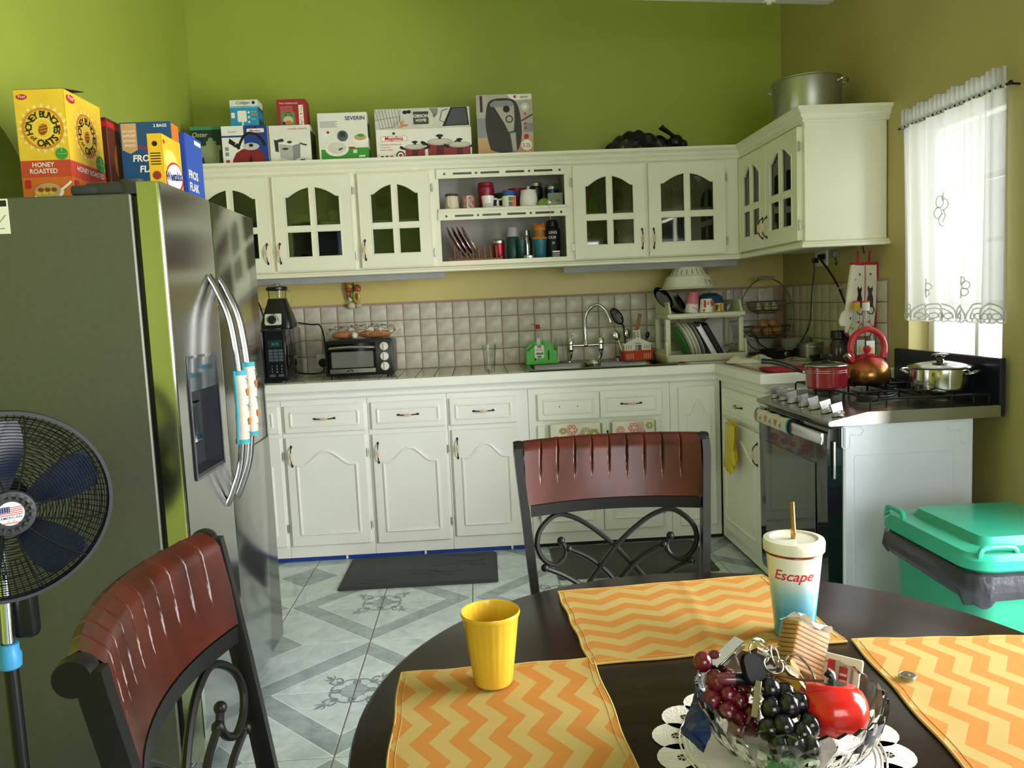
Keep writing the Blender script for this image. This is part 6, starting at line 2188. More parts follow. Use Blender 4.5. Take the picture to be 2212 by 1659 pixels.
# rubber gloves over the corner door
GLV = mat('yellow_rubber', 'd8bf2e', .4, var=.08)
for k, (dy, dz, lab) in enumerate(((0, 0, 'yellow rubber glove hanging in front over the corner door'), (.03, .012, 'yellow rubber glove hanging behind the other over the corner door'))):
    t = thing('rubber_glove', lab, 'glove', (2.925 - .012 * k * 0, -1.02 + dy, .44 + dz), 0, 'yellow rubber gloves')
    t.scale = (1, 1.45, 1)
    x = -.012 - .02 * (1 - k)
    m = M()
    rings = []
    for zz, w_, th, oy_ in ((.262, .045, .006, -.012), (.22, .047, .010, -.010), (.17, .045, .012, -.004), (.13, .042, .012, 0), (.095, .044, .011, .004), (.075, .042, .010, .006)):
        rings.append([(x + th * sin(a), oy_ + w_ * cos(a), zz) for a in [2 * PI * i / 18 for i in range(18)]])
    m.loft(rings)
    for j, (fy, l) in enumerate(((-.030, .058), (-.010, .07), (.012, .066), (.034, .05))):
        m.tube(spline([(x, fy, .085), (x - .003, fy + .003, .05), (x, fy + .006 * (j - 1), .078 - l)], 4), [.0115, .011, .011, .0108, .0105, .010, .0095, .0085, .005], 10)
    m.tube(spline([(x, -.032, .13), (x - .004, -.05, .10), (x - .002, -.058, .065)], 4), [.013, .0125, .012, .012, .0115, .011, .010, .009, .005], 10)
    m.obj('glove_body', GLV, t)
    M().tube([(x + .0065 * sin(a), -.012 + .046 * cos(a), .262) for a in [2 * PI * i / 20 for i in range(20)]], .003, 6, closed=True).obj('rolled_cuff', GLV, t)

MATC = mat('charcoal_mat', '34363b', .6, var=.15, vs=12, stretch=(1, 5, 1), bump=.5, bs=22)
for x0, x1, y0, y1, rz, lab in ((.90, 1.69, -1.16, -.69, -.01, 'charcoal cushioned mat on the floor before the base cabinets'), (1.985, 2.785, -1.19, -.69, 0, 'dark brown-grey mat on the floor before the sink')):
    t = thing('floor_mat', lab, 'mat', ((x0 + x1) / 2, (y0 + y1) / 2, .0012), rz)
    w, d = x1 - x0, y1 - y0
    M().loft([rrect(0, 0, w, d, .015, 0), rrect(0, 0, w, d, .015, .004), rrect(0, 0, w - .03, d - .03, .012, .014)]).obj('mat_pad', MATC if x0 < 1.5 else mat('brown_grey_mat', '45453f', .6, var=.1, bump=.4, bs=60), t)
    if x0 < 1.5:
        rnd = random.Random(2)
        for k in range(12):
            x, yy = rnd.uniform(-w / 2 + .08, w / 2 - .12), rnd.uniform(-d / 2 + .05, d / 2 - .05)
            pts = [(x + .03 * i, yy + .012 * sin(i * .9 + k), .0142) for i in range(6) if abs(x + .03 * i) < w / 2 - .03]
            if len(pts) > 2: M().tube(pts, .0018, 4).obj('grain_groove', MATC, t)

# ---------------------------------------------------------------- kitchen bin
t = thing('pedal_bin', 'square green plastic bin with a black liner beside the cooker', 'bin', (3.215, -2.615, 0))
BINM = mat('green_bin_plastic', '2f9f7f', .35, var=.04)
M().loft([rrect(0, 0, .36, .38, .05, 0), rrect(0, 0, .385, .405, .05, .05), rrect(0, 0, .44, .46, .06, .53), rrect(0, 0, .465, .485, .06, .535), rrect(0, 0, .465, .485, .06, .555)]).obj('bin_body', BINM, t)
lid = M()
lid.loft([rrect(0, 0, .47, .49, .06, .558), rrect(0, 0, .50, .52, .07, .562), rrect(0, 0, .50, .52, .07, .588), rrect(0, 0, .47, .49, .06, .604), rrect(.0, 0, .36, .38, .03, .608), rrect(.0, 0, .33, .35, .03, .632), rrect(.01, .01, .26, .28, .04, .636)])
lo = lid.obj('lid', mat('green_lid_plastic', '32a98a', .22, var=.03), t)
for px, py, a in ((-.16, -.235, 0), (-.222, .19, PI / 2), (.16, -.235, 0)):
    M().at((px, py, .596), (0, 0, a)).tube(spline([(-.055, 0, -.012), (-.05, 0, .016), (-.03, 0, .026), (.03, 0, .026), (.05, 0, .016), (.055, 0, -.012)], 4), .008, 8).obj('lid_handle', mat('green_lid_plastic', '32a98a', .22, var=.03), lo)
rnd = random.Random(5)
rings = []
for zz, g_ in ((.552, .012), (.545, .03), (.50, .036), (.495, .034), (.475, .026), (.462, .014)):
    base = rrect(0, 0, .465 + g_, .485 + g_, .065, zz, 9)
    r_ = []
    for i, p in enumerate(base):
        k_ = 1 + .010 * sin(i * 1.7 + zz * 60) + .006 * sin(i * 4.1) + rnd.uniform(-.004, .004)
        dip = .02 * sin(i * .45) + .012 * sin(i * 1.1)
        r_.append((p[0] * k_, p[1] * k_, zz + (dip * .7 if zz < .48 else 0)))
    rings.append(r_)
M().loft(rings, cap0=False, cap1=False).obj('bin_liner', mat('black_bin_liner', '3a3a42', .28, var=.1, bump=.7, bs=26), t, sharp=.9)

# ---------------------------------------------------------------- pedestal fan
fx, fy, fz = .54, -3.09, .937
fn = thing('pedestal_fan', 'black pedestal fan with blue blades in front of the fridge', 'fan', (.455, -3.0, 0))
M().lathe([(0, 0), (.19, 0), (.195, .008), (.18, .02), (.06, .035), (.03, .05), (0, .05)], 40).obj('base', BLACK, fn)
M().cyl((0, 0, .04), (0, 0, .535), .017, 18).obj('lower_pole', BLACK, fn)
M().lathe([(.018, .515), (.025, .52), (.027, .55), (.023, .56), (.023, .578), (.015, .58)], 20).obj('height_collar', mat('blue_collar', '3f97cf', .35), fn)
M().cyl((0, 0, .56), (.014, .0, .93), .0125, 16).obj('upper_pole', CHROME, fn)
M().box(-.0, .055, .015, .06, .58, .69, .014, seg=2).obj('control_box', BLACK, fn)
hd = Matrix.Translation((fx - .455, fy + 3.0, fz)) @ Matrix.Rotation(.66, 4, 'Z') @ Matrix.Rotation(PI / 2 + .04, 4, 'X')
# head frame: local z points to the viewer
m = M()
m.lathe([(0, -.17), (.045, -.165), (.06, -.14), (.06, -.06), (.04, -.045), (0, -.045)], 24)
m.obj('motor_housing', BLACK, fn, frame=hd)
BL = mat('translucent_blue_blade', '1c2742', .25, trans=.2)
for k in range(5):
    a0 = 2 * PI * k / 5 + .35

    def bl(u, v, a0=a0):
        r = .035 + .165 * v
        w = .75 - .25 * v + .2 * sin(PI * v)
        a = a0 + (u - .5) * w
        return (r * cos(a), r * sin(a), .0 + (u - .5) * .045)
    M().grid(bl, 8, 10).obj('blade', BL, fn, frame=hd)
M().lathe([(.035, -.03), (.038, .0), (.03, .02), (0, .022)], 20).obj('blade_hub', BLACK, fn, frame=hd)
FR_ = .218
m = M()


def dome(r): return .055 * (1 - (r / FR_) ** 3)


NR = 26
for k in range(NR):
    r = .052 + (FR_ - .052) * k / (NR - 1)
    m.tube([(r * cos(2 * PI * i / 64), r * sin(2 * PI * i / 64), dome(r)) for i in range(64)], .0011, 4, closed=True)
for k in range(12):
    a = 2 * PI * k / 12 + .15
    m.tube([(r * cos(a + (r - .05) * .8), r * sin(a + (r - .05) * .8), dome(r) + .001) for r in [.05 + .168 * i / 8 for i in range(9)]], .0020, 4)
m.obj('front_grille', BLACK, fn, frame=hd)
m = M()
for k in range(14):
    r = .065 + (FR_ - .065) * k / 13
    m.tube([(r * cos(2 * PI * i / 48), r * sin(2 * PI * i / 48), -.015 - .09 * (1 - (r / FR_) ** 3)) for i in range(48)], .0011, 4, closed=True)
for k in range(90):
    a = 2 * PI * k / 90
    m.tube([(r * cos(a), r * sin(a), -.015 - .09 * (1 - (r / FR_) ** 3)) for r in (.15, .185, .207, .218)], .0012, 4)
m.obj('rear_grille', BLACK, fn, frame=hd)
m = M().lathe([(FR_ - .002, -.022), (FR_ + .006, -.022), (FR_ + .008, -.01), (FR_ + .006, .004), (FR_ - .002, .004)], 72)
m.obj('guard_ring', DARKG, fn, frame=hd)
m = M().lathe([(0, .050), (.048, .050), (.052, .055), (.050, .064), (.040, .066), (.036, .060), (0, .060)], 40)
for k in range(16):
    a = 2 * PI * k / 16
    m.at((.040 * cos(a), .040 * sin(a), .064), (0, 0, a)).box(-.006, .006, -.003, .003, -.002, .003)
m.obj('guard_boss', DARKG, fn, frame=hd)
q = M().disc(0, 0, .027, 0)
for k in range(5): q.rect(-.024, -.004 + k * .0042, .024, -.0021 + k * .0042, 1, 2)
q.rect(-.025, .003, -.001, .0165, 2, 3).text('AMERICAN', 0, -.012, .0085, 2, 2, bold=.01).text('DELUXE', 0, -.019, .005, 3, 2)
q.rect(-.018, -.0225, .018, -.0205, 1, 2)
for r in range(3):
    for c in range(5): q.disc(-.022 + c * .0045, .0055 + r * .004, .0009, 0, 4, n=6)
q.obj('badge', [WINK, REDP, NAVY, INK], fn, frame=hd @ Matrix.Translation((0, 0, .0605)))
M().tube(spline([(-.02, .03, .6), (-.06, .05, .5), (-.075, .05, .42), (-.10, .06, .3), (-.15, .08, .02)], 5), .004, 6).obj('power_cord', BLACK, fn)
# ---------------------------------------------------------------- cartons on top of the wall cabinets
ZK = 2.1935


def carton(name, label, x0, x1, y0, y1, z0, z1, body, print_front=None, print_right=None, fm=None, rm=None, flap=None):
    t = thing(name, label, 'box', ((x0 + x1) / 2, (y0 + y1) / 2, z0))
    w, d, h = x1 - x0, y1 - y0, z1 - z0
    M().box(-w / 2, w / 2, -d / 2, d / 2, 0, h, .0015).obj('carton_body', body, t)
    if print_front:
        q = M()
        print_front(q, w, h)
        q.obj('front_print', fm, t, frame=frame_front(-w / 2, -d / 2 - .0003, 0))
    if print_right:
        q = M()
        print_right(q, d, h)
        q.obj('side_print', rm, t, frame=frame_right(w / 2 + .0003, -d / 2, 0))
    if flap:
        M().loft([[(-w / 2, -d / 2, h), (w / 2, -d / 2, h), (w / 2, -d / 2 + flap, h + flap * .35), (-w / 2, -d / 2 + flap, h + flap * .35)], [(-w / 2, -d / 2, h + .002), (w / 2, -d / 2, h + .002), (w / 2, -d / 2 + flap, h + flap * .35 + .002), (-w / 2, -d / 2 + flap, h + flap * .35 + .002)]]).obj('flap', body, t)
    return t


def pf(q, w, h):        # juicer carton
    q.rect(0, h - .02, w, h, 1).text('Oster', .05, h - .058, .036, 2, 2, shear=.25, bold=.01)
    q.poly([(.07, 0), (.15, 0), (.155, .10), (.065, .10)], 3).rect(.05, .10, .165, .125, 3).rect(.085, .125, .14, .15, 3).disc(.11, .155, .014, 3).rect(.05, .06, .07, .1, 3).rect(.03, 0, .06, .03, 4).rect(.115, .02, .13, .028, 5, 2)


carton('juicer_box', 'dark green juicer carton at the fridge end of the cabinet tops', .088, .276, -.30, -.14, ZK, 2.425, mat('dark_green_card', '1c3a38', .45), pf, None, [INK, mat('mid_green_print', '4c8f66', .5), mat('gold_print', 'cfc58a', .4), mat('cream_green_print', '8f9b72', .5), RUST, DGREYP])


def pf(q, w, h):        # kettle carton
    q.rect(w * .48, 0, w, h, 0).rect(0, 0, w * .48, h, 1).rect(0, h - .062, w * .48, h - .052, 0, 2)
    q.text('Bouilloire', w * .24, h - .035, .012, 3, 2)
    q.poly(rr2(w * .74, h - .028, .095, .022, .006), 1, 3).text('Magefesa', w * .74, h - .034, .016, 2, 4, bold=.02)
    q.rect(w * .72, h - .016, w * .76, h - .008, 3, 3)
    pts = [(.05, .0), (.055, .03), (.075, .065), (.11, .085), (.16, .09), (.205, .075), (.228, .045), (.232, 0)]
    q.poly(pts, 4, 3)
    q.poly([(.13, 0), (.155, .055), (.165, 0)], 5, 4)
    q.disc(.158, .098, .045, 6, 4, .02).disc(.158, .104, .012, 3, 5, .009)
    q.stroke([(.085, .085), (.10, .12), (.12, .155), (.15, .172), (.19, .165), (.22, .135), (.235, .10)], [.014] * 7, 3, 4)
    q.poly([(.06, .10), (.1, .085), (.085, .12)], 3, 4).poly([(.035, .12), (.065, .10), (.075, .12), (.042, .145)], 3, 4)
    for k in range(2): q.rect(.014, .05 + k * .028, .034, .07 + k * .028, 7, 2)
    q.rect(.016, .008, .036, .028, 2, 2)


carton('kettle_box', 'white and blue carton printed with a red kettle', .282, .534, -.37, -.235, ZK, 2.405, CARD, pf, None, [mat('royal_blue_print', '26408f', .45), WINK, REDP, INK, mat('dark_red_print', '8a2230', .4), mat('black_red_print', '2a1416', .4), LGREYP, GREYP])


def pf(q, w, h):        # water filter carton
    q.rect(0, 0, w, h * .76, 0).poly([(0, h * .76), (w * .5, h * .72), (w, h * .78), (w, h * .7), (0, h * .7)], 1, 2)
    q.text('Culligan', w * .47, h - .024, .024, 2, 2, shear=.2).disc(w * .85, h - .017, .009, 3, 2)
    q.poly(rr2(w * .42, h * .38, .05, .06, .006), 4, 3).rect(w * .40, .0, w * .46, h * .2, 4, 3).poly(rr2(w * .1, h * .42, .02, .03, .004), 4, 3)
    for k in range(3): q.disc(w * .66, h * .52 - k * .026, .006, 4, 3)
    q.rect(w * .74, h * .42, w * .97, h * .47, 5, 3).rect(w * .74, h * .52, w * .93, h * .55, 1, 3).rect(w * .74, h * .25, w * .9, h * .28, 1, 3)


carton('water_filter_box', 'small blue and white carton standing on the kettle carton', .333, .487, -.35, -.245, 2.4055, 2.55, CARD, pf, lambda q, w, h: q.rect(0, 0, w, h * .74, 0).rect(.01, h * .3, w - .01, h * .6, 1, 2), [SKYP, mat('pale_blue_print', '8fc6d8', .45), INK, NAVY, WINK, ORP], [mat('deep_blue_print', '1f5f86', .45), SKYP])


def pf(q, w, h):        # deep fryer carton
    q.text('morphy richards', w * .7, h - .025, .016, 1, 2)
    q.poly([(.055, .03), (.125, .012), (.125, .095), (.052, .105)], 2).poly([(.125, .012), (.165, .03), (.168, .105), (.125, .095)], 3).poly([(.05, .106), (.125, .096), (.17, .106), (.095, .118)], 4, 2)
    q.poly([(.03, .065), (.048, .062), (.048, .125), (.025, .13)], 5).poly([(.045, .13), (.075, .135), (.08, .118), (.05, .115)], 5).stroke([(.165, .108), (.185, .1), (.205, .096)], .008, 5).disc(.11, .114, .014, 5, 3, .007).disc(.085, .078, .018, 5, 3, .006)
    q.rect(.165, .0, .19, .02, 5, 1).rect(.16, 0, w, .03, 4, 0)
    q.poly([(.0, .0), (w, .0), (w, .02), (.12, .05)], 6, 0)


carton('fryer_box', 'white carton printed with a steel deep fryer', .542, .768, -.37, -.20, ZK, 2.40, CARD, pf, lambda q, w, h: q.rect(.01, .02, w - .01, h - .03, 0).rect(.03, .06, w - .05, h - .08, 1, 2), [LGREYP, REDP, mat('steel_print', 'b9b8b4', .4), GREYP, WINK, DGREYP, mat('pale_grey_print', 'dedbd0', .5)], [DGREYP, INK])


def pf(q, w, h):        # tea pot carton
    q.text('Heat resistant pot', w * .42, h - .026, .014, 1, 2)
    for k in range(4): q.rect(.018, h - .042 - k * .008, w * .55, h - .039 - k * .008, 2, 2)
    q.rect(.02, .0, w * .62, h * .52, 3, 2).disc(.06, .03, .028, 4, 3, .022).stroke([(.045, .05), (.05, .07), (.07, .072), (.08, .05)], .003, 5, 4).disc(.06, .018, .018, 6, 4, .010).disc(.035, .014, .010, 5, 3)
    q.rect(w * .76, .0, w * .92, h * .77, 1, 2).text('Tea & Coffee', w * .805, h * .74, .021, 7, 3, al='LEFT', rot=-PI / 2)


carton('teapot_box', 'red carton of a heat-resistant teapot standing on the fryer carton', .59, .748, -.35, -.24, 2.4005, 2.545, mat('red_card', 'a82a33', .45), pf, None, [REDP, WINK, mat('pale_red_print', 'd38a86', .5), mat('photo_green_print', '6f8a4a', .5), mat('glass_print', 'c9c8a8', .4), DGREYP, ORP, REDP])


def pf(q, w, h):        # omelette maker carton
    q.text('SEVERIN', w * .76, h - .042, .030, 1, 2, bold=.02)
    for k in range(5): q.rect(.012, h - .05 - k * .007, .11 - .012 * (k % 2), h - .047 - k * .007, 2, 1)
    q.disc(.045, h * .56, .025, 3, 1, .012).disc(.055, h * .6, .008, 4, 2)
    q.disc(.135, h * .52, .030, 5, 2).rect(.118, h * .50, .15, h * .60, 6, 3)
    q.disc(.1, h * .26, .065, 3, 4, .042).disc(.1, h * .28, .052, 7, 5, .032).disc(.12, h * .25, .014, 5, 6, .006, a=.4)
    q.disc(.232, h * .43, .045, 3, 4, .028).disc(.232, h * .48, .034, 8, 5, .016).disc(.235, h * .52, .02, 9, 6, .008)
    q.rect(.012, 0, w, h * .25, 9, 2).rect(.165, h * .25, .2, h * .29, 4, 3).rect(.165, h * .25, w, h * .27, 9, 2).rect(.19, h * .16, .21, h * .23, 3, 3).rect(.22, .02, .255, .03, 3, 3).text('12', .2, h * .18, .014, 9, 4)


carton('omelette_maker_box', 'white and green carton of a sandwich maker', .812, 1.086, -.37, -.25, ZK, 2.458, CARD, pf, lambda q, w, h: q.rect(0, 0, w, h * .25, 0).rect(.02, h * .5, w - .02, h * .8, 1), [LGREYP, NAVY, GREYP, WINK, REDP, mat('slate_print', '5b6468', .4), DGREYP, mat('ivory_print', 'd8d5c6', .4), TANP, GRNP], [GRNP, DGREYP])


def pot(q, x, y, s, red, dk, gl, bk):
    q.poly([(x - s, y), (x + s, y), (x + s * 1.02, y + s * 1.05), (x - s * 1.02, y + s * 1.05)], red, 3).rect(x - s * .3, y, x + s * .28, y + s * 1.05, dk, 4)
    q.disc(x, y + s * 1.08, s * 1.05, gl, 5, s * .28).disc(x, y + s * 1.12, s * .85, red + 4, 6, s * .18).rect(x - s * .12, y + s * 1.3, x + s * .12, y + s * 1.5, bk, 6).disc(x, y + s * 1.56, s * .3, bk, 7, s * .12)
    for e in (-1, 1): q.stroke([(x + e * s, y + s * .85), (x + e * s * 1.35, y + s * 1.0), (x + e * s * 1.55, y + s * 1.12)], [s * .16, s * .3, s * .2], bk, 5)


def pf(q, w, h):
    q.poly(rr2(.10, h - .052, .15, .028, .012), 0, 1).poly(rr2(.10, h - .052, .146, .024, .010), 1, 2).text('Magefesa', .10, h - .060, .028, 0, 3, bold=.025).rect(.093, h - .03, .107, h - .018, 5, 3)
    q.text('Nonstick cookware set', .022, .075, .0125, 0, 2, al='LEFT').text('Tren de cocina', .022, .062, .009, 5, 2, al='LEFT').text('MOD. CORAL', .022, .046, .0115, 0, 2, al='LEFT')
    for k in range(3): q.rect(.022 + k * .026, 0.004, .038 + k * .026, .018, (5, 5, 0)[k], 2)
    q.disc(.132, .018, .024, 5, 2).disc(.132, .018, .017, 1, 3).disc(.132, .018, .009, 0, 4)
    pot(q, .355, .012, .068, 2, 3, 4, 5)
    pot(q, .215, .004, .054, 2, 3, 4, 5)
    pot(q, .465, .004, .058, 2, 3, 4, 5)


carton('cookware_box', 'long white carton printed with three red cooking pots', 1.132, 1.664, -.38, -.15, ZK, 2.356, CARD, pf, None, [REDP, WINK, mat('wine_print', '8c3238', .4), mat('dark_wine_print', '5e1c22', .4), mat('rim_grey_print', 'b3b2aa', .4), INK, mat('lid_cream_print', 'cbc6b4', .4)])


def pf(q, w, h):
    for k in range(8): q.stroke([(.005 + k * .018, h - .002), (.03 + k * .0165, .004)], .0018, 1)
    q.stroke([(.0, h * .45), (.14, h * .62)], .0018, 1).stroke([(.03, .004), (.10, .012), (.14, .05), (.142, h - .01)], .002, 1)
    q.disc(.17, h - .022, .014, 2, 1, .010).disc(.192, h - .02, .012, 2, 1, .010)
    q.rect(.215, h * .2, .30, h * .82, 3, 2).rect(.219, h * .23, .296, h * .79, 1, 3).rect(.2205, h * .245, .2945, h * .775, 3, 4).text('GIBSON', .2575, h * .53, .024, 0, 5, bold=.02).text('HOME', .2575, h * .33, .021, 0, 5, bold=.02)
    for k in range(5): q.stroke([(.31 + .01 * k, h - .004), (.325 + .006 * k, h * .72), (.33, h * .5)], [.006, .004, .002], 5, 2)
    q.poly([(.13, .006), (.18, .014), (.19, .022), (.15, .03)], 4, 2).poly([(.14, .025), (.165, .04), (.16, .045), (.14, .036)], 4, 2)
    q.poly([(.375, .008), (.425, h - .002), (.515, h - .002), (.525, .01)], 2, 2).poly([(.392, .014), (.434, h - .008), (.508, h - .008), (.516, .016)], 6, 3).stroke([(.41, h - .01), (.375, h - .02), (.362, .04), (.385, .03)], .004, 2, 2)


carton('bakeware_box', 'flat marble-patterned bakeware carton lying on the cookware carton', 1.13, 1.66, -.375, -.16, 2.3565, 2.468, mat('marble_card', 'd2cdc2', .5, var=.1, vs=9), pf, None, [WINK, DGREYP, INK, mat('taupe_print', '4a443c', .45), mat('salmon_print', 'c98a5a', .5), mat('sage_print', '5f6d52', .5), mat('pan_print', '4b5156', .4)])


def pf(q, w, h):        # air fryer carton
    q.rect(0, 0, w, h * .28, 3).rect(0, h * .28, w, h, 2, 0).rect(0, h * .3, .05, h * .62, 7, 1).rect(.02, h * .72, .035, h - .005, 5, 2).rect(.26, h * .38, w, h * .52, 7, 1).stroke([(.25, h * .56), (.275, h * .6), (w, h * .66)], .008, 5, 1)
    body = [(.07, .035), (.052, .12), (.048, .2), (.06, .275), (.08, .305), (.13, .315), (.19, .312), (.225, .29), (.245, .22), (.25, .12), (.235, .05), (.21, .022), (.13, .016)]
    q.poly([(p.x, p.y) for p in spline([(a, b_, 0) for a, b_ in body + body[:1]], 4)[:-1]], 5, 3)
    q.poly([(.09, .285), (.19, .295), (.212, .275), (.212, .2), (.205, .135), (.175, .13), (.155, .175), (.12, .235)], 2, 4)
    q.poly([(.08, .27), (.075, .285), (.1, .302), (.19, .302), (.212, .285), (.2, .27), (.14, .266)], 7, 5)
    q.disc(.168, .255, .019, 6, 6).disc(.182, .2, .021, 6, 6).disc(.182, .2, .015, 2, 7)
    q.poly([(.182, .125), (.216, .128), (.22, .02), (.196, .012)], 7, 5).poly([(.186, .12), (.212, .123), (.215, .03), (.2, .02)], 2, 6)
    q.poly([(.175, h - .002), (.2, h - .035), (w - .002, h - .03), (w - .002, h - .002)], 0, 2).poly(rr2(.218, h - .015, .014, .014, .003), 1, 3).text('alpina', .268, h - .022, .019, 6, 3, bold=.01)
    q.disc(.272, h - .072, .022, 0, 2).disc(.272, h - .072, .018, 7, 3).disc(.272, h - .072, .015, 0, 4)
    for k in range(4): q.disc(.272, h - .11 - k * .026, .0065, 1, 3)
    q.disc(.275, h - .235, .014, 1, 3).disc(.275, .055, .030, 0, 3).text('3.2L', .275, .045, .028, 1, 4, bold=.01)


carton('air_fryer_box', 'tall carton printed with a black air fryer', 1.70, 2.014, -.36, -.10, ZK, 2.53, CARD, pf, None, [WINK, REDP, mat('warm_grey_print', 'b9b0a4', .45), mat('wood_print', 'c7a272', .45), LGREYP, mat('charcoal_print', '39352f', .4), INK, GREYP])
carton('small_box', 'dark carton wedged behind the kettle and fryer cartons', .50, .60, -.19, -.08, ZK, 2.44, mat('dull_brown_card', '4a4238', .6), lambda q, w, h: q.rect(.01, h - .05, w - .01, h - .02, 0), None, [GREYP])

# black plastic bag
t = thing('plastic_bag', 'knotted black plastic bag lying on the wall cabinets', 'bag', (2.67, -.30, ZK))
BAGM = mat('black_bag_film', '151515', .25, bump=.8, bs=24)
rnd = random.Random(8)


def bagb(u, v):
    a = PI * v
    x = -.25 + .50 * u
    prof = (max(0, sin(PI * min(1, u * 1.02))) ** .5)
    hgt = .118 * prof * (.75 + .25 * sin(4 * u + .6)) + .004
    k_ = 1 + .10 * sin(17 * u + 6 * a) + .06 * sin(31 * u - 9 * a)
    return (x, -.085 * cos(a) * prof * k_, hgt * sin(a) * k_)


M().grid(bagb, 40, 16).obj('bag_body', BAGM, t, sharp=.5)
M().at((.17, -.01, .05)).ball((0, 0, 0), (.045, .04, .045), 14).ball((.04, 0, -.015), (.03, .03, .03), 10).obj('knot', BAGM, t)
M().tube(spline([(.17, -.02, .07), (.13, -.025, .10), (.09, -.03, .125), (.08, -.03, .135)], 5), [.014 + .0012 * i for i in range(16)], 8, flat=.5).obj('tied_ear', BAGM, t)

# ---------------------------------------------------------------- cereal boxes on the fridge
ZF = 1.6965
HB = [mat('honey_yellow_print', 'f0c63a', .45), mat('honey_orange_print', 'd98a2b', .45), INK, mat('coral_red_print', 'cf4a35', .45), WINK, mat('honey_brown_print', '8a4a22', .4), mat('pale_yellow_sun_print', 'f4e08a', .45), GRNP, mat('oat_print', 'c9a878', .5), REDP, mat('orange_fade_print', 'd8702e', .45)]


def honey(q, w, h, sx):
    q.rect(0, h * .42, w, h, 0).rect(0, h * .27, w, h * .42, 3).rect(0, 0, w, h * .28, 10)
    cx, cy, r = w * .53, h * .68, min(w * .40, .064)
    for k in range(20):
        a = 2 * PI * k / 20
        q.poly([(cx + r * 1.02 * cos(a - .14), cy + r * 1.02 * sin(a - .14)), (cx + r * 1.02 * cos(a + .14), cy + r * 1.02 * sin(a + .14)), (cx + r * 1.3 * cos(a), cy + r * 1.3 * sin(a))], 6, 2)
    q.disc(cx, cy, r * 1.05, 1, 3).disc(cx, cy, r * .95, 0, 4).ring(cx, cy, r * .93, r * 1.05, 1, 5).ring(cx, cy, r * .47, r * .51, 6, 5)
    q.disc(cx, cy - r * .05, r * .22, 5, 6, r * .3, a=-.4)
    for k in range(3): q.stroke([(cx - r * .18, cy + r * (.12 - .14 * k)), (cx + r * .2, cy + r * (.2 - .14 * k))], r * .05, 1, 7)
    q.arctext('HONEY BUNCHES', cx, cy, r * .56, PI / 2, 3.95, r * .46, 2, 6, bold=.025)
    q.arctext('of', cx, cy, r * .80, PI + .75, .4, r * .32, 2, 6, True, .02)
    q.arctext('OATS', cx, cy, r * .91, -PI / 2 + .28, 1.4, r * .48, 2, 6, True, .03)
    q.disc(w * .16, h * .94, w * .11, 9, 3, w * .055).text('Post', w * .16, h * .932, w * .085, 4, 4, shear=.2)
    q.disc(w * .86, h * .47, w * .12, 7, 5).text('2', w * .86, h * .49, w * .08, 4, 6).text('WHOLE GRAINS', w * .86, h * .465, w * .026, 4, 6)
    if w < .2: q.text('HONEY', w * .46, h * .365, w * .13, 4, 4, bold=.02).text('ROASTED', w * .46, h * .312, w * .13, 4, 4, bold=.02)
    else: q.text('HONEY ROASTED', w * .55, h * .345, w * .095, 4, 4, bold=.02)
    q.disc(w * .52, h * .13, w * .32, 4, 3, h * .055, a=.25).disc(w * .50, h * .165, w * .27, 8, 4, h * .065, a=.1)
    for k in range(9): q.disc(w * (.32 + .045 * k), h * (.15 + .03 * sin(k * 2.1)), w * .06, (0, 5, 8)[k % 3], 5, w * .045)
    q.stroke([(w * .78, h * .17), (w * .95, h * .22), (w, h * .24)], w * .05, 4, 4)
    q.poly(rr2(w * .12, h * .225, w * .12, h * .07, .004), 9, 3)
    q.rect(w * .68, .004, w * .98, h * .085, 4, 5)
    for k in range(9): q.rect(w * (.76 + .016 * k), .010, w * (.767 + .016 * k), h * .075, 2, 6)


carton('cereal_box', 'large open honey-yellow cereal box on the near edge of the fridge', .29, .436, -2.42, -2.19, ZF, 2.055, mat('box_orange_card', 'd8822e', .5), lambda q, w, h: honey(q, w, h, 1), lambda q, w, h: honey(q, w, h, 1), HB, HB)
t = [o for o in bpy.data.objects if o.name == 'cereal_box'][0]
M().loft([[(-.073, -.115, .3585), (.073, -.115, .3585), (.073, .02, .383), (-.073, .02, .375)], [(-.073, -.115, .360), (.073, -.115, .360), (.073, .02, .385), (-.073, .02, .377)]]).obj('open_flap', BROWNC, t)


def brown(q, w, h): q.rect(.01, .02, w - .01, h * .55, 1).rect(0, h - .03, w, h - .012, 2).text('n', w * .5, .03, .04, 3, 3).disc(w * .4, h * .6, .04, 4, 2, .06).disc(w * .7, h * .4, .03, 4, 2)


carton('cereal_box', 'dark brown cereal box behind the yellow one on the fridge', .295, .445, -2.17, -1.98, ZF, 2.03, mat('dark_brown_card', '5c2a18', .5), brown, brown, [RUST, mat('deep_brown_print', '3c1d12', .5), REDP, WINK, mat('choc_print', '7a4a22', .5)], [RUST, mat('deep_brown_print', '3c1d12', .5), REDP, WINK, mat('choc_print', '7a4a22', .5)])
FFM = [mat('cereal_blue_print', '1f4f7a', .45), WINK, ORP, REDP, mat('cereal_navy_print', '16345c', .45), TANP]


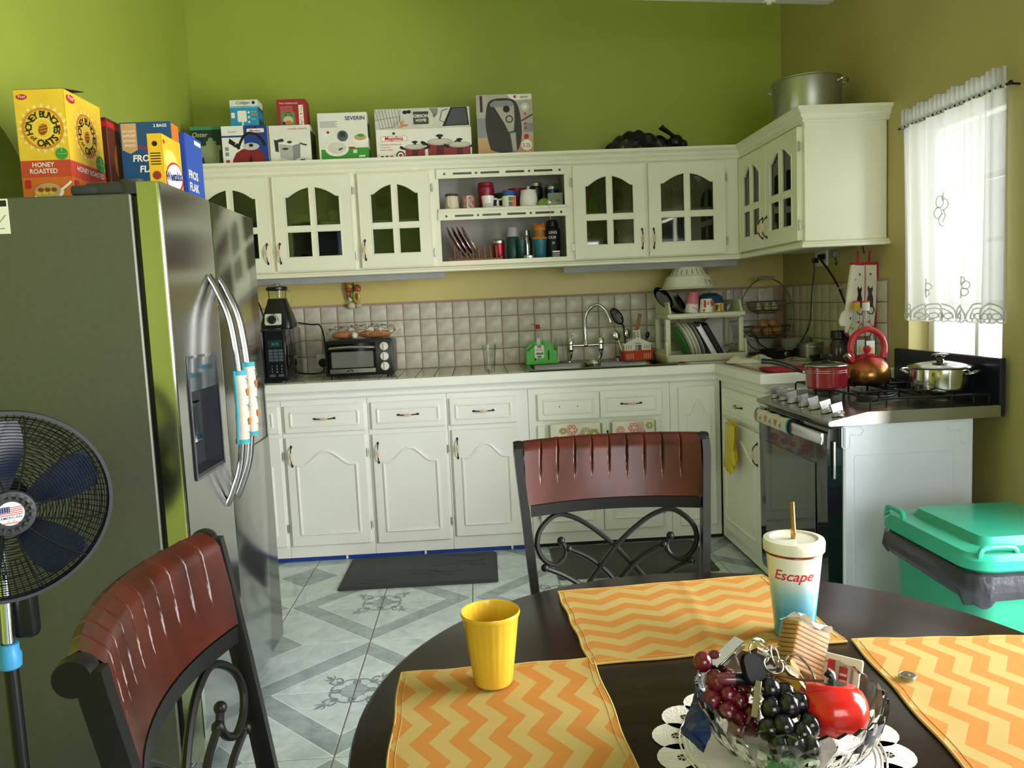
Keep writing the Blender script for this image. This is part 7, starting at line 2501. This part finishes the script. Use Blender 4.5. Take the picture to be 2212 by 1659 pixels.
def frost(q, w, h):
    q.rect(0, 0, w, h, 0).rect(.004, h * .72, .055, h - .004, 5, 1).poly([(.004, h * .72), (.055, h * .72), (.03, h * .68)], 5, 1)
    for k, s in enumerate(('BUY A BOX', 'SUPPORT', 'SCHOOL', 'SPORTS')): q.text(s, .03, h * .9 - k * .016, .0105 if k else .008, 1, 3, bold=.02)
    q.text("Kellogg's", .095, h * .72, .022, 3, 3, shear=.3).text('FROSTED', .098, h * .60, .030, 1, 3, bold=.03, shear=.1).text('FLAKES', .104, h * .49, .030, 1, 3, bold=.03, shear=.1).text('SWEETENED', .06, h * .36, .013, 2, 3, bold=.02).text('CORN CEREAL', .06, h * .32, .012, 2, 3).text('2 BAGS', w - .035, h - .018, .014, 1, 3, bold=.02)
    q.disc(.10, .05, .05, 2, 2, .03)


carton('cereal_box', 'blue flake cereal box facing the viewer on the fridge', .466, .636, -2.12, -2.05, ZF, 2.022, mat('cereal_blue_card', '1e4a75', .5), frost, lambda q, w, h: q.rect(.002, h * .72, w - .002, h - .004, 1).rect(.01, .02, w - .01, h * .65, 0), FFM, [NAVY, ORP])


def frost2(q, w, h):
    q.rect(0, 0, w, h, 0).text('FROS', w * .35, h * .5, .04, 1, 3, bold=.03).text('FLAK', w * .35, h * .36, .04, 1, 3, bold=.03).rect(w * .6, h * .2, w * .8, h * .27, 2, 2).rect(w * .55, h * .92, w * .95, h * .97, 1, 2).disc(w * .3, h * .12, .03, 1, 2, .05)


carton('cereal_box', 'bright blue cereal box at the back of the fridge top', .50, .648, -2.03, -1.86, ZF, 2.005, mat('bright_blue_card', '2b4fa8', .5), None, frost2, None, [mat('bright_blue_print', '2d55b5', .45), WINK, ORP])
WBM = [mat('biscuit_yellow_print', 'eab92c', .45), WINK, NAVY, REDP, RUST, mat('glow_print', 'f6dc7a', .45), INK]


def wfront(q, w, h):
    q.rect(0, 0, w, h, 0).disc(w * .5, h * .86, .008, 6, 2)
    for k in range(5): q.rect(.006, h * .72 - k * .008, w - .006, h * .735 - k * .008, 6, 2)
    for k in range(3): q.disc(w * .5, h * .42 - k * .043, .013, 3, 2).disc(w * .5, h * .42 - k * .043, .009, 4, 3)


def wside(q, w, h):
    q.rect(0, 0, w, h, 0).disc(w * .4, h * .68, .05, 5, 1, .03)
    q.disc(w * .54, h * .42, w * .49, 3, 2, h * .24, a=.25).disc(w * .54, h * .44, w * .44, 1, 3, h * .19, a=.25)
    q.text('Weetabix', w * .53, h * .40, .038, 2, 5, bold=.03, rot=.14, sx=.86)
    q.poly([(w * .18, h * .2), (w * .85, h * .3), (w * .8, h * .16), (w * .25, h * .08)], 3, 4).text('Original', w * .52, h * .16, .022, 1, 5, rot=.14)
    q.disc(w * .5, .0, w * .5, 5, 1, .02).disc(w * .1, h * .9, .009, 3, 2, .006)


carton('cereal_box', 'small yellow wheat biscuit box by the fridge door edge', .682, .724, -2.45, -2.30, ZF, 1.908, mat('biscuit_yellow_card', 'e3b32c', .5), wfront, wside, WBM, WBM)
# ---------------------------------------------------------------- on the dining table
TZ_ = TZ + .0002


def chevron():
    m = bpy.data.materials.new('chevron_cotton')
    m.use_nodes = True
    N, L = m.node_tree.nodes, m.node_tree.links
    b = N['Principled BSDF']
    tc = N.new('ShaderNodeTexCoord')
    sp = N.new('ShaderNodeSeparateXYZ')
    L.new(tc.outputs['Object'], sp.inputs[0])

    def mt(op, a, c, d=None):
        n_ = N.new('ShaderNodeMath')
        n_.operation = op
        for k, v in enumerate((a, c, d)):
            if v is None: continue
            if isinstance(v, (int, float)): n_.inputs[k].default_value = v
            else: L.new(v, n_.inputs[k])
        return n_.outputs[0]
    tri = mt('MULTIPLY', mt('PINGPONG', mt('ADD', sp.outputs['X'], 1.0), .05), .62)
    ph = mt('FRACT', mt('DIVIDE', mt('ADD', mt('ADD', sp.outputs['Y'], 1.0), tri), .054), None)
    st = mt('GREATER_THAN', ph, .5)
    mx = N.new('ShaderNodeMix')
    mx.data_type = 'RGBA'
    mx.inputs[6].default_value = lin('b99f60')
    mx.inputs[7].default_value = lin('bd7f3b')
    L.new(st, mx.inputs[0])
    L.new(mx.outputs[2], b.inputs['Base Color'])
    b.inputs['Roughness'].default_value = .85
    b.inputs['Specular IOR Level'].default_value = .2
    no = N.new('ShaderNodeTexNoise')
    no.inputs['Scale'].default_value = 420
    L.new(tc.outputs['Object'], no.inputs['Vector'])
    n3 = N.new('ShaderNodeTexNoise')
    n3.inputs['Scale'].default_value = 14
    L.new(tc.outputs['Object'], n3.inputs['Vector'])
    bp = N.new('ShaderNodeBump')
    bp.inputs['Strength'].default_value = .25
    bp.inputs['Distance'].default_value = .003
    L.new(mt('MULTIPLY_ADD', no.outputs['Fac'], .12, n3.outputs['Fac']), bp.inputs['Height'])
    L.new(bp.outputs['Normal'], b.inputs['Normal'])
    return m


CHEV = chevron()
HEM = mat('yellow_hem', 'bd9f58', .85)


def placemat(label, cx, cy, rz, w=.44, d=.335, seed=0):
    t = thing('placemat', label, 'placemat', (cx, cy, TZ_), rz, 'chevron placemats')

    def f(u, v):
        x, y = (u - .5) * w, (v - .5) * d
        e = min(1, 10 * min(u, 1 - u, v, 1 - v))
        z = .0035 + .0018 * e * (sin(16 * x + 9 * y + seed) + .6 * sin(27 * y - 11 * x + 2 * seed)) * .6
        # a soft fold across the middle
        z += .0018 * math.exp(-((x - .02 - .15 * y) / .008) ** 2)
        return (x + .0015 * sin(20 * v + seed), y + .0015 * sin(17 * u), max(.0025, z))
    m = M().grid(f, 44, 34)
    m.grid(lambda u, v: (lambda p: (p[0], p[1], .0004))(f(1 - u, v)), 44, 34)
    m.obj('cloth', CHEV, t, sharp=1.2)
    edge = [f(i / 40, 0) for i in range(40)] + [f(1, i / 30) for i in range(30)] + [f(1 - i / 40, 1) for i in range(40)] + [f(0, 1 - i / 30) for i in range(30)]
    M().tube([(p[0], p[1], .0022) for p in edge], .0021, 6, closed=True).obj('hem', HEM, t)
    M().tube([(p[0] * .955, p[1] * .94, f(.5 + p[0] * .955 / w, .5 + p[1] * .94 / d)[2] + .0002) for p in edge], .0005, 4, closed=True).obj('stitching', HEM, t)
    return t


placemat('orange chevron placemat under the blue and white tumbler', 2.008, -3.502, .06, seed=1)
placemat('orange chevron placemat under the yellow cup', 1.652, -3.885, PI / 2 + .03, .44, .318, 2)
placemat('orange chevron placemat with coins at the right of the bowl', 2.385, -3.89, PI / 2 - .1, .45, .318, 3)

t = thing('plastic_cup', 'yellow plastic cup of orange juice on a placemat', 'cup', (1.638, -3.728, TZ + .0072))
YCUP = mat('translucent_yellow_plastic', 'dcb53a', .2, var=.03, sss=.3, spec=.5)
prof = [(0, 0), (.028, 0), (.030, .003)]
m = M()
rings = []
for z, r in ((0, .0285), (.003, .0305), (.06, .0375), (.105, .043), (.109, .0455), (.113, .0465), (.116, .0455), (.115, .0435), (.106, .0415), (.06, .036), (.006, .029)):
    rings.append([((r + (.0006 * cos(24 * a) if .05 < z < .108 else 0)) * cos(a), (r + (.0006 * cos(24 * a) if .05 < z < .108 else 0)) * sin(a), z) for a in [2 * PI * i / 72 for i in range(72)]])
m.loft(rings)
m.obj('cup_body', YCUP, t)
M().lathe([(0, .0062), (.0288, .0062), (.0365, .066), (0, .066)], 40).obj('juice', mat('orange_juice', 'e09a16', .2, sss=.2), t)

TUM = bpy.data.materials.new('white_to_blue_lacquer')
TUM.use_nodes = True
N, L = TUM.node_tree.nodes, TUM.node_tree.links
b = N['Principled BSDF']
tc = N.new('ShaderNodeTexCoord')
sp = N.new('ShaderNodeSeparateXYZ')
L.new(tc.outputs['Object'], sp.inputs[0])
no = N.new('ShaderNodeTexNoise')
no.inputs['Scale'].default_value = 300
L.new(tc.outputs['Object'], no.inputs['Vector'])
ad = N.new('ShaderNodeMath')
ad.operation = 'MULTIPLY_ADD'
ad.inputs[1].default_value = .006
L.new(no.outputs['Fac'], ad.inputs[0])
L.new(sp.outputs['Z'], ad.inputs[2])
mr = N.new('ShaderNodeMapRange')
mr.inputs['From Max'].default_value = .16
L.new(ad.outputs[0], mr.inputs['Value'])
cr = N.new('ShaderNodeValToRGB')
e = cr.color_ramp.elements
e[0].position, e[0].color = .30, lin('3f93b8')
e[1].position, e[1].color = .72, lin('e6e3d8')
x = e.new(.50)
x.color = lin('86bccb')
L.new(mr.outputs[0], cr.inputs[0])
L.new(cr.outputs[0], b.inputs['Base Color'])
b.inputs['Roughness'].default_value = .2
b.inputs['Coat Weight'].default_value = .5
t = thing('travel_tumbler', 'white to blue tumbler with a lid and gold straw on a placemat', 'tumbler', (2.162, -3.625, TZ + .0072))
t.scale = (1, 1, 1.04)
M().lathe([(0, 0), (.031, 0), (.0335, .003), (.034, .02), (.046, .138), (.0465, .141), (0, .141)], 48).obj('tumbler_body', TUM, t)
M().lathe([(.0466, .1405), (.0482, .1415), (.0482, .1435), (.0466, .1445)], 48).obj('rose_gold_band', mat('rose_gold', 'b5704a', .2, 1), t)
M().lathe([(.047, .1445), (.0505, .146), (.051, .160), (.0495, .164), (.040, .1655), (.039, .163), (.036, .1625), (0, .1625)], 48).obj('lid', mat('ivory_lid', 'e2ded0', .22), t)
M().tube([(.003, .0, .10), (.0, .0, .163), (-.002, .002, .224)], .0044, 14).obj('straw', mat('gold_straw', 'b28a4a', .2, 1), t)
q = M().text('Escape', 0, 0, .024, 0, 2, shear=.35, bold=.008)
me_f = frame_front(0, 0, 0)
# wrap the lettering on the tapering wall
for i, p in enumerate(q.v):
    r = .0412 + .0008
    a = p[0] / r - .43
    zz = .104 + p[1]
    rr_ = .034 + (.046 - .034) * (zz - .02) / .118 + .0006
    q.v[i] = (rr_ * sin(a), -rr_ * cos(a), zz)
q.obj('lettering', REDP, t)

# coins
for k, lab in enumerate(('silver coin on the placemat, lower of the two', 'silver coin on the placemat, upper of the two')):
    t = thing('coin', lab, 'coin', (2.264 + .001 * k, -3.80, TZ + .0068 + .0021 * k), .4 * k, 'stacked coins')
    M().lathe([(0, 0), (.0118, 0), (.0122, .0004), (.0122, .0016), (.0118, .002), (0, .002)], 36).obj('coin_body', mat('cupronickel', 'a9a290', .28, 1), t)
    if k:
        M().lathe([(.0108, .002), (.0112, .0024), (.0118, .002)], 36).disc(0, 0, .001, 0).ball((0, .001, .002), (.005, .0035, .0006), 12).obj('coin_relief', mat('cupronickel', 'a9a290', .28, 1), t)

# crocheted doily
t = thing('doily', 'white crocheted doily under the crystal bowl', 'doily', (2.01, -3.945, TZ_))
DOI = mat('white_crochet', 'ded8cf', .9, bump=.5, bs=300)
m = M()
NP = 16
for k in range(NP):
    a0 = 2 * PI * k / NP + .1
    for rr_, rad, hole in ((.133, .033, .007),):
        cx, cy = rr_ * cos(a0), rr_ * sin(a0)
        vs, fs = [], []
        n_ = 20
        for i in range(n_):
            a = 2 * PI * i / n_
            vs += [(cx + hole * cos(a), cy + hole * sin(a), .0012), (cx + rad * cos(a), cy + rad * sin(a), .0012)]
        for i in range(n_):
            j = (i + 1) % n_
            fs.append((2 * i, 2 * i + 1, 2 * j + 1, 2 * j))
        m.add(vs, fs)
        for i in range(6):
            a = 2 * PI * i / 6
            m.tube([(cx + hole * cos(a), cy + hole * sin(a), .0012), (cx - hole * cos(a), cy - hole * sin(a), .0012)], .0009, 4)
m.obj('scalloped_edge', DOI, t)
m = M()
m.lathe([(.0, .0008), (.124, .0008), (.125, .0014), (.124, .002), (0, .002)], 48)
m.obj('doily_centre', DOI, t)
m = M()
for k in range(3):
    m.tube([((.117 + .006 * k) * cos(2 * PI * i / 60), (.117 + .006 * k) * sin(2 * PI * i / 60), .0022 + .0002 * sin(i)) for i in range(60)], .0013, 4, closed=True)
m.obj('crochet_rows', DOI, t, kind='stuff')

# ---------------------------------------------------------------- crystal bowl and its contents
BX, BY, BZ = 2.012, -3.972, TZ + .0023
t = thing('crystal_bowl', 'cut-crystal bowl with a sawtooth rim in the foreground', 'bowl', (BX, BY, BZ))
n_ = 128
rings = []
prof = [(.058, 0, 0), (.062, .004, 0), (.070, .012, .3), (.088, .030, 1), (.102, .050, 1), (.110, .068, .5), (.115, .082, .15)]
for r, z, k_ in prof:
    rings.append([((r + .0035 * k_ * abs(cos(12 * a + z * 40)) + .0025 * k_ * abs(cos(12 * a - z * 40))) * cos(a), (r + .0035 * k_ * abs(cos(12 * a + z * 40)) + .0025 * k_ * abs(cos(12 * a - z * 40))) * sin(a), z) for a in [2 * PI * i / n_ for i in range(n_)]])


def saw(a): return .0045 * abs(((a * 32 / (2 * PI)) % 1) * 2 - 1)


rings.append([(.1165 * cos(a), .1165 * sin(a), .0875 + saw(a)) for a in [2 * PI * i / n_ for i in range(n_)]])
rings.append([(.1115 * cos(a), .1115 * sin(a), .0875 + saw(a)) for a in [2 * PI * i / n_ for i in range(n_)]])
for r, z in ((.109, .078), (.103, .062), (.093, .044), (.078, .026), (.060, .012), (.040, .008)):
    rings.append([(r * cos(a), r * sin(a), z) for a in [2 * PI * i / n_ for i in range(n_)]])
M().loft(rings).obj('bowl_glass', CRYSTAL, t, sharp=.25)

RG = mat('dark_red_grape', '641522', .16, coat=.4, var=.2, vs=40)
BG = mat('black_grape', '14141a', .15, coat=.4)


def bunch(label, pts, r, material, stempts):
    t = thing('grape_bunch', label, 'grapes', (BX, BY, BZ + .02))
    for p in pts: M().ball((p[0] - BX, p[1] - BY, p[2] - BZ - .02), (r, r, r * 1.12), 16).obj('grape', material, t)
    M().tube(spline([(a - BX, b_ - BY, c - BZ - .02) for a, b_, c in stempts], 4), .0018, 6).obj('stem', mat('grape_stem', '6a3a28', .6), t)


red = [(1.913, -3.935, .872), (1.932, -3.925, .868), (1.922, -3.958, .858), (1.913, -3.97, .838), (1.936, -3.965, .842), (1.928, -3.985, .828), (1.950, -3.968, .834), (1.958, -3.955, .842), (1.945, -3.94, .85), (1.942, -3.985, .815), (1.955, -3.99, .808), (1.935, -4.0, .812), (1.925, -3.945, .835), (1.962, -3.975, .818)]
bunch('bunch of dark red grapes at the left of the crystal bowl', red, .0125, RG, [(1.95, -3.95, .85), (1.965, -3.985, .845), (1.95, -4.0, .825)])
blk = [(1.984, -3.985, .855), (2.003, -3.985, .848), (1.998, -4.01, .845), (1.978, -4.005, .84), (2.015, -4.0, .842), (1.985, -4.025, .828), (2.005, -4.03, .82), (1.968, -4.02, .822), (2.018, -4.022, .826), (1.992, -4.04, .812), (1.975, -4.038, .808), (2.012, -4.042, .806), (1.99, -3.965, .85)]
bunch('bunch of black grapes in the middle of the crystal bowl', blk, .0135, BG, [(1.99, -3.97, .868), (2.02, -3.99, .868), (2.045, -4.005, .872)])
t = thing('tomato', 'glossy red ornamental fruit with a black stalk in the crystal bowl', 'fruit', (2.056, -4.0, BZ + .036), 0, None, (-.25, .1, 0))
rings = []
for k in range(15):
    a = PI * k / 14
    r = .045 * sin(a) ** .8 if 0 < k < 14 else .001
    z = .036 - .036 * cos(a) - (.006 * math.exp(-((PI - a) / .4) ** 2))
    rings.append([(r * (1 + .02 * cos(6 * b_)) * cos(b_), r * (1 + .02 * cos(6 * b_)) * sin(b_), z) for b_ in [2 * PI * i / 36 for i in range(36)]])
M().loft(rings).obj('fruit_body', mat('bright_red_gloss', 'd2231c', .2, coat=.3), t)
m = M().lathe([(0, .0665), (.014, .068), (.02, .0665), (.021, .0645), (.012, .066), (0, .064)], 20)
m.tube(spline([(0, 0, .066), (.002, 0, .074), (-.004, .004, .080)], 4), [.0045] * 5 + [.006] * 4, 8)
m.obj('calyx', mat('black_green_calyx', '1a2018', .3), t)
t = thing('leaf', 'green plastic leaf inside the front of the crystal bowl', 'leaf', (1.985, -4.045, BZ + .03), 0, None, (.9, 0, .2))
m = M().grid(lambda u, v: ((u - .5) * .07 * (sin(PI * min(1, .08 + v * .92))) ** .7, (v - .5) * .055, .004 * cos(PI * (u - .5))), 8, 8)
m.obj('leaf_blade', mat('leaf_green_plastic', '3f7a38', .4), t)
M().tube([(0, -.027, .004), (0, .03, .004)], .001, 5).obj('midrib', mat('leaf_green_plastic', '3f7a38', .4), t)

# keys
KEYM = mat('key_nickel', 'a8a08c', .28, 1)
t = thing('key_bunch', 'bunch of keys with rings and a black car key on the grapes', 'keys', (1.985, -3.955, .872))
M().at((-.018, -.018, .004), (.9, .3, .35)).loft([rrect(0, 0, .032, .038, .012, -.004), rrect(0, 0, .036, .042, .014, 0), rrect(0, 0, .032, .038, .012, .004)]).obj('car_key_head', mat('matt_key_black', '0f0f11', .7, spec=.08), t)
m = M().at((-.024, -.045, -.02), (.95, .15, -.35)).box(-.004, .004, -.022, .022, -.0012, .0012, .0006)
for k in range(6): m.box(.004, .0052 + .001 * (k % 3), -.018 + k * .006, -.015 + k * .006, -.001, .001)
m.obj('car_key_blade', KEYM, t)
for k, (x, y, z, rx, rz_, r) in enumerate(((.0, .012, .012, .8, .2, .014), (.02, .008, .008, 1.2, .9, .013), (.012, -.008, .004, .5, -.4, .012), (.03, .0, -.002, .3, .3, .010), (.036, -.01, -.008, .9, 1.1, .009))):
    M().at((x, y, z), (rx, .3, rz_)).tube([(r * cos(2 * PI * i / 24), r * sin(2 * PI * i / 24), 0) for i in range(24)], .0011, 6, closed=True).obj('key_ring', KEYM, t)
M().at((.004, .016, .018), (.6, .2, .8)).tube(spline([(-.012, 0, 0), (-.008, .012, 0), (.014, .010, 0), (.018, -.004, 0), (.0, -.008, 0), (-.012, 0, 0)], 4), .0018, 8).obj('carabiner', CHROME, t)
for k, (x, y, z, rx, ry, rz_) in enumerate(((.034, -.012, -.004, .5, .3, .5), (.02, -.02, -.010, .8, .1, -.2), (.01, .02, .006, .4, .5, 1.4), (.044, .004, -.006, .9, .2, 1.0))):
    m = M().at((x, y, z), (rx, ry, rz_))
    m.loft([rrect(0, 0, .020, .018, .007, -.001), rrect(0, 0, .020, .018, .007, .001)]).box(-.003, .003, -.034, -.008, -.0009, .0009, .0004)
    for q in range(4): m.box(.003, .0045, -.032 + q * .006, -.029 + q * .006, -.0008, .0008)
    m.obj('key', KEYM if k % 2 == 0 else BRASS, t)
tag(M().at((0, 0, 0)).tube(spline([(0, 0, 0), (.008, .004, .004), (.02, .0, .002), (.03, -.012, -.012), (.034, -.02, -.03)], 5), .0016, 6).obj('key_chain', KEYM, t, (.03, .0, .006)))
t = thing('lighter', 'silver and black pocket lighter lying on the red grapes', 'lighter', (1.948, -3.925, .874), 0, None, (.15, -.35, .55))
M().box(-.03, .006, -.008, .008, -.005, .005, .002).obj('black_case', BLACKG, t)
M().box(-.028, .03, -.0085, .0085, .005, .008, .001).box(.006, .03, -.0082, .0082, -.005, .005, .002).obj('steel_cover', CHROME, t)
t = thing('lip_gloss', 'small clear tube of plum lip gloss on the red grapes', 'lip gloss', (1.945, -3.965, .862), 0, None, (0, .05, -.05))
M().at((0, 0, 0), (0, PI / 2, 0)).lathe([(0, -.024), (.006, -.024), (.0075, -.02), (.0075, .022), (0, .022)], 16).obj('tube', mat('plum_gel', '6a2a3a', .08, coat=.6), t)
M().at((0, 0, 0), (0, PI / 2, 0)).lathe([(.0077, .0), (.0077, .026), (.005, .028), (0, .028)], 16).obj('cap', BLACK, t)
# wrapped wafers
t = thing('wafer_pack', 'clear-wrapped block of ridged tan wafers standing out of the bowl', 'wafers', (2.052, -3.905, .835), 0, None, (-.35, .55, .25))
t.scale = (1.35, 1.3, 1.2)
WAF = mat('wafer_tan', 'c08c4a', .7, var=.15, vs=80)
for k in range(10): M().box(-.022, .022, -.012, .012, .0 + k * .0052, .0042 + k * .0052, .0008).obj('wafer', WAF, t)
M().box(-.0235, .0235, -.0135, .0135, -.002, .055, .003).obj('clear_wrapper', FILM, t)
M().grid(lambda u, v: ((u - .5) * .046, (v - .5) * .03 + .002 * sin(20 * u), .056 + .005 * sin(9 * u + 5 * v)), 14, 10).obj('crumpled_end', mat('crinkled_white_film', 'e8e6e2', .25, bump=.6, bs=90), t, sharp=.3)
# sachets and packets round the bowl
t = thing('snack_packet', 'blue foil packet tucked under the red grapes', 'packet', (1.903, -3.955, TZ + .05), 0, None, (.2, -1.15, .2))
t.scale = (.8, .8, .8)
m = M().grid(lambda u, v: ((u - .5) * .08, (v - .5) * .06, .006 * sin(PI * u) * sin(PI * v) + .002 * sin(14 * u + 9 * v)), 14, 12).grid(lambda u, v: ((.5 - u) * .08, (v - .5) * .06, -.006 * sin(PI * u) * sin(PI * v)), 14, 12)
m.obj('foil_pouch', mat('blue_foil', '1d3f8a', .25, .3), t)
M().rect(-.035, -.028, -.028, .028, 0).obj('packet_seal', [mat('blue_foil_dark', '152c63', .3)], t, (0, 0, .004))
for k, (x, y, z, rt, lab) in enumerate(((2.098, -3.925, .800, (1.15, 0, -.75), 'white sachet with red writing standing inside the bowl'), (2.066, -3.905, .795, (1.2, .1, -.35), 'second white sachet behind the red fruit in the bowl'))):
    t = thing('sachet', lab, 'packet', (x, y, z), 0, None, rt)
    M().loft([rrect(0, .028, .052, .062, .003, -.002), rrect(0, .028, .054, .064, .003, 0), rrect(0, .028, .052, .062, .003, .002)]).obj('sachet_body', mat('cream_sachet', 'd9d6c2', .4), t)
    M().rect(-.018, .034, -.008, .052, 0).rect(-.002, .022, .010, .046, 0).rect(-.001, .026, .009, .029, 1, 2).rect(-.001, .034, .009, .037, 1, 2).disc(-.012, .016, .010, 2).rect(.014, .01, .018, .05, 3).obj('sachet_print', [REDP, WINK, YELP, GREYP], t, (0, 0, .0021))
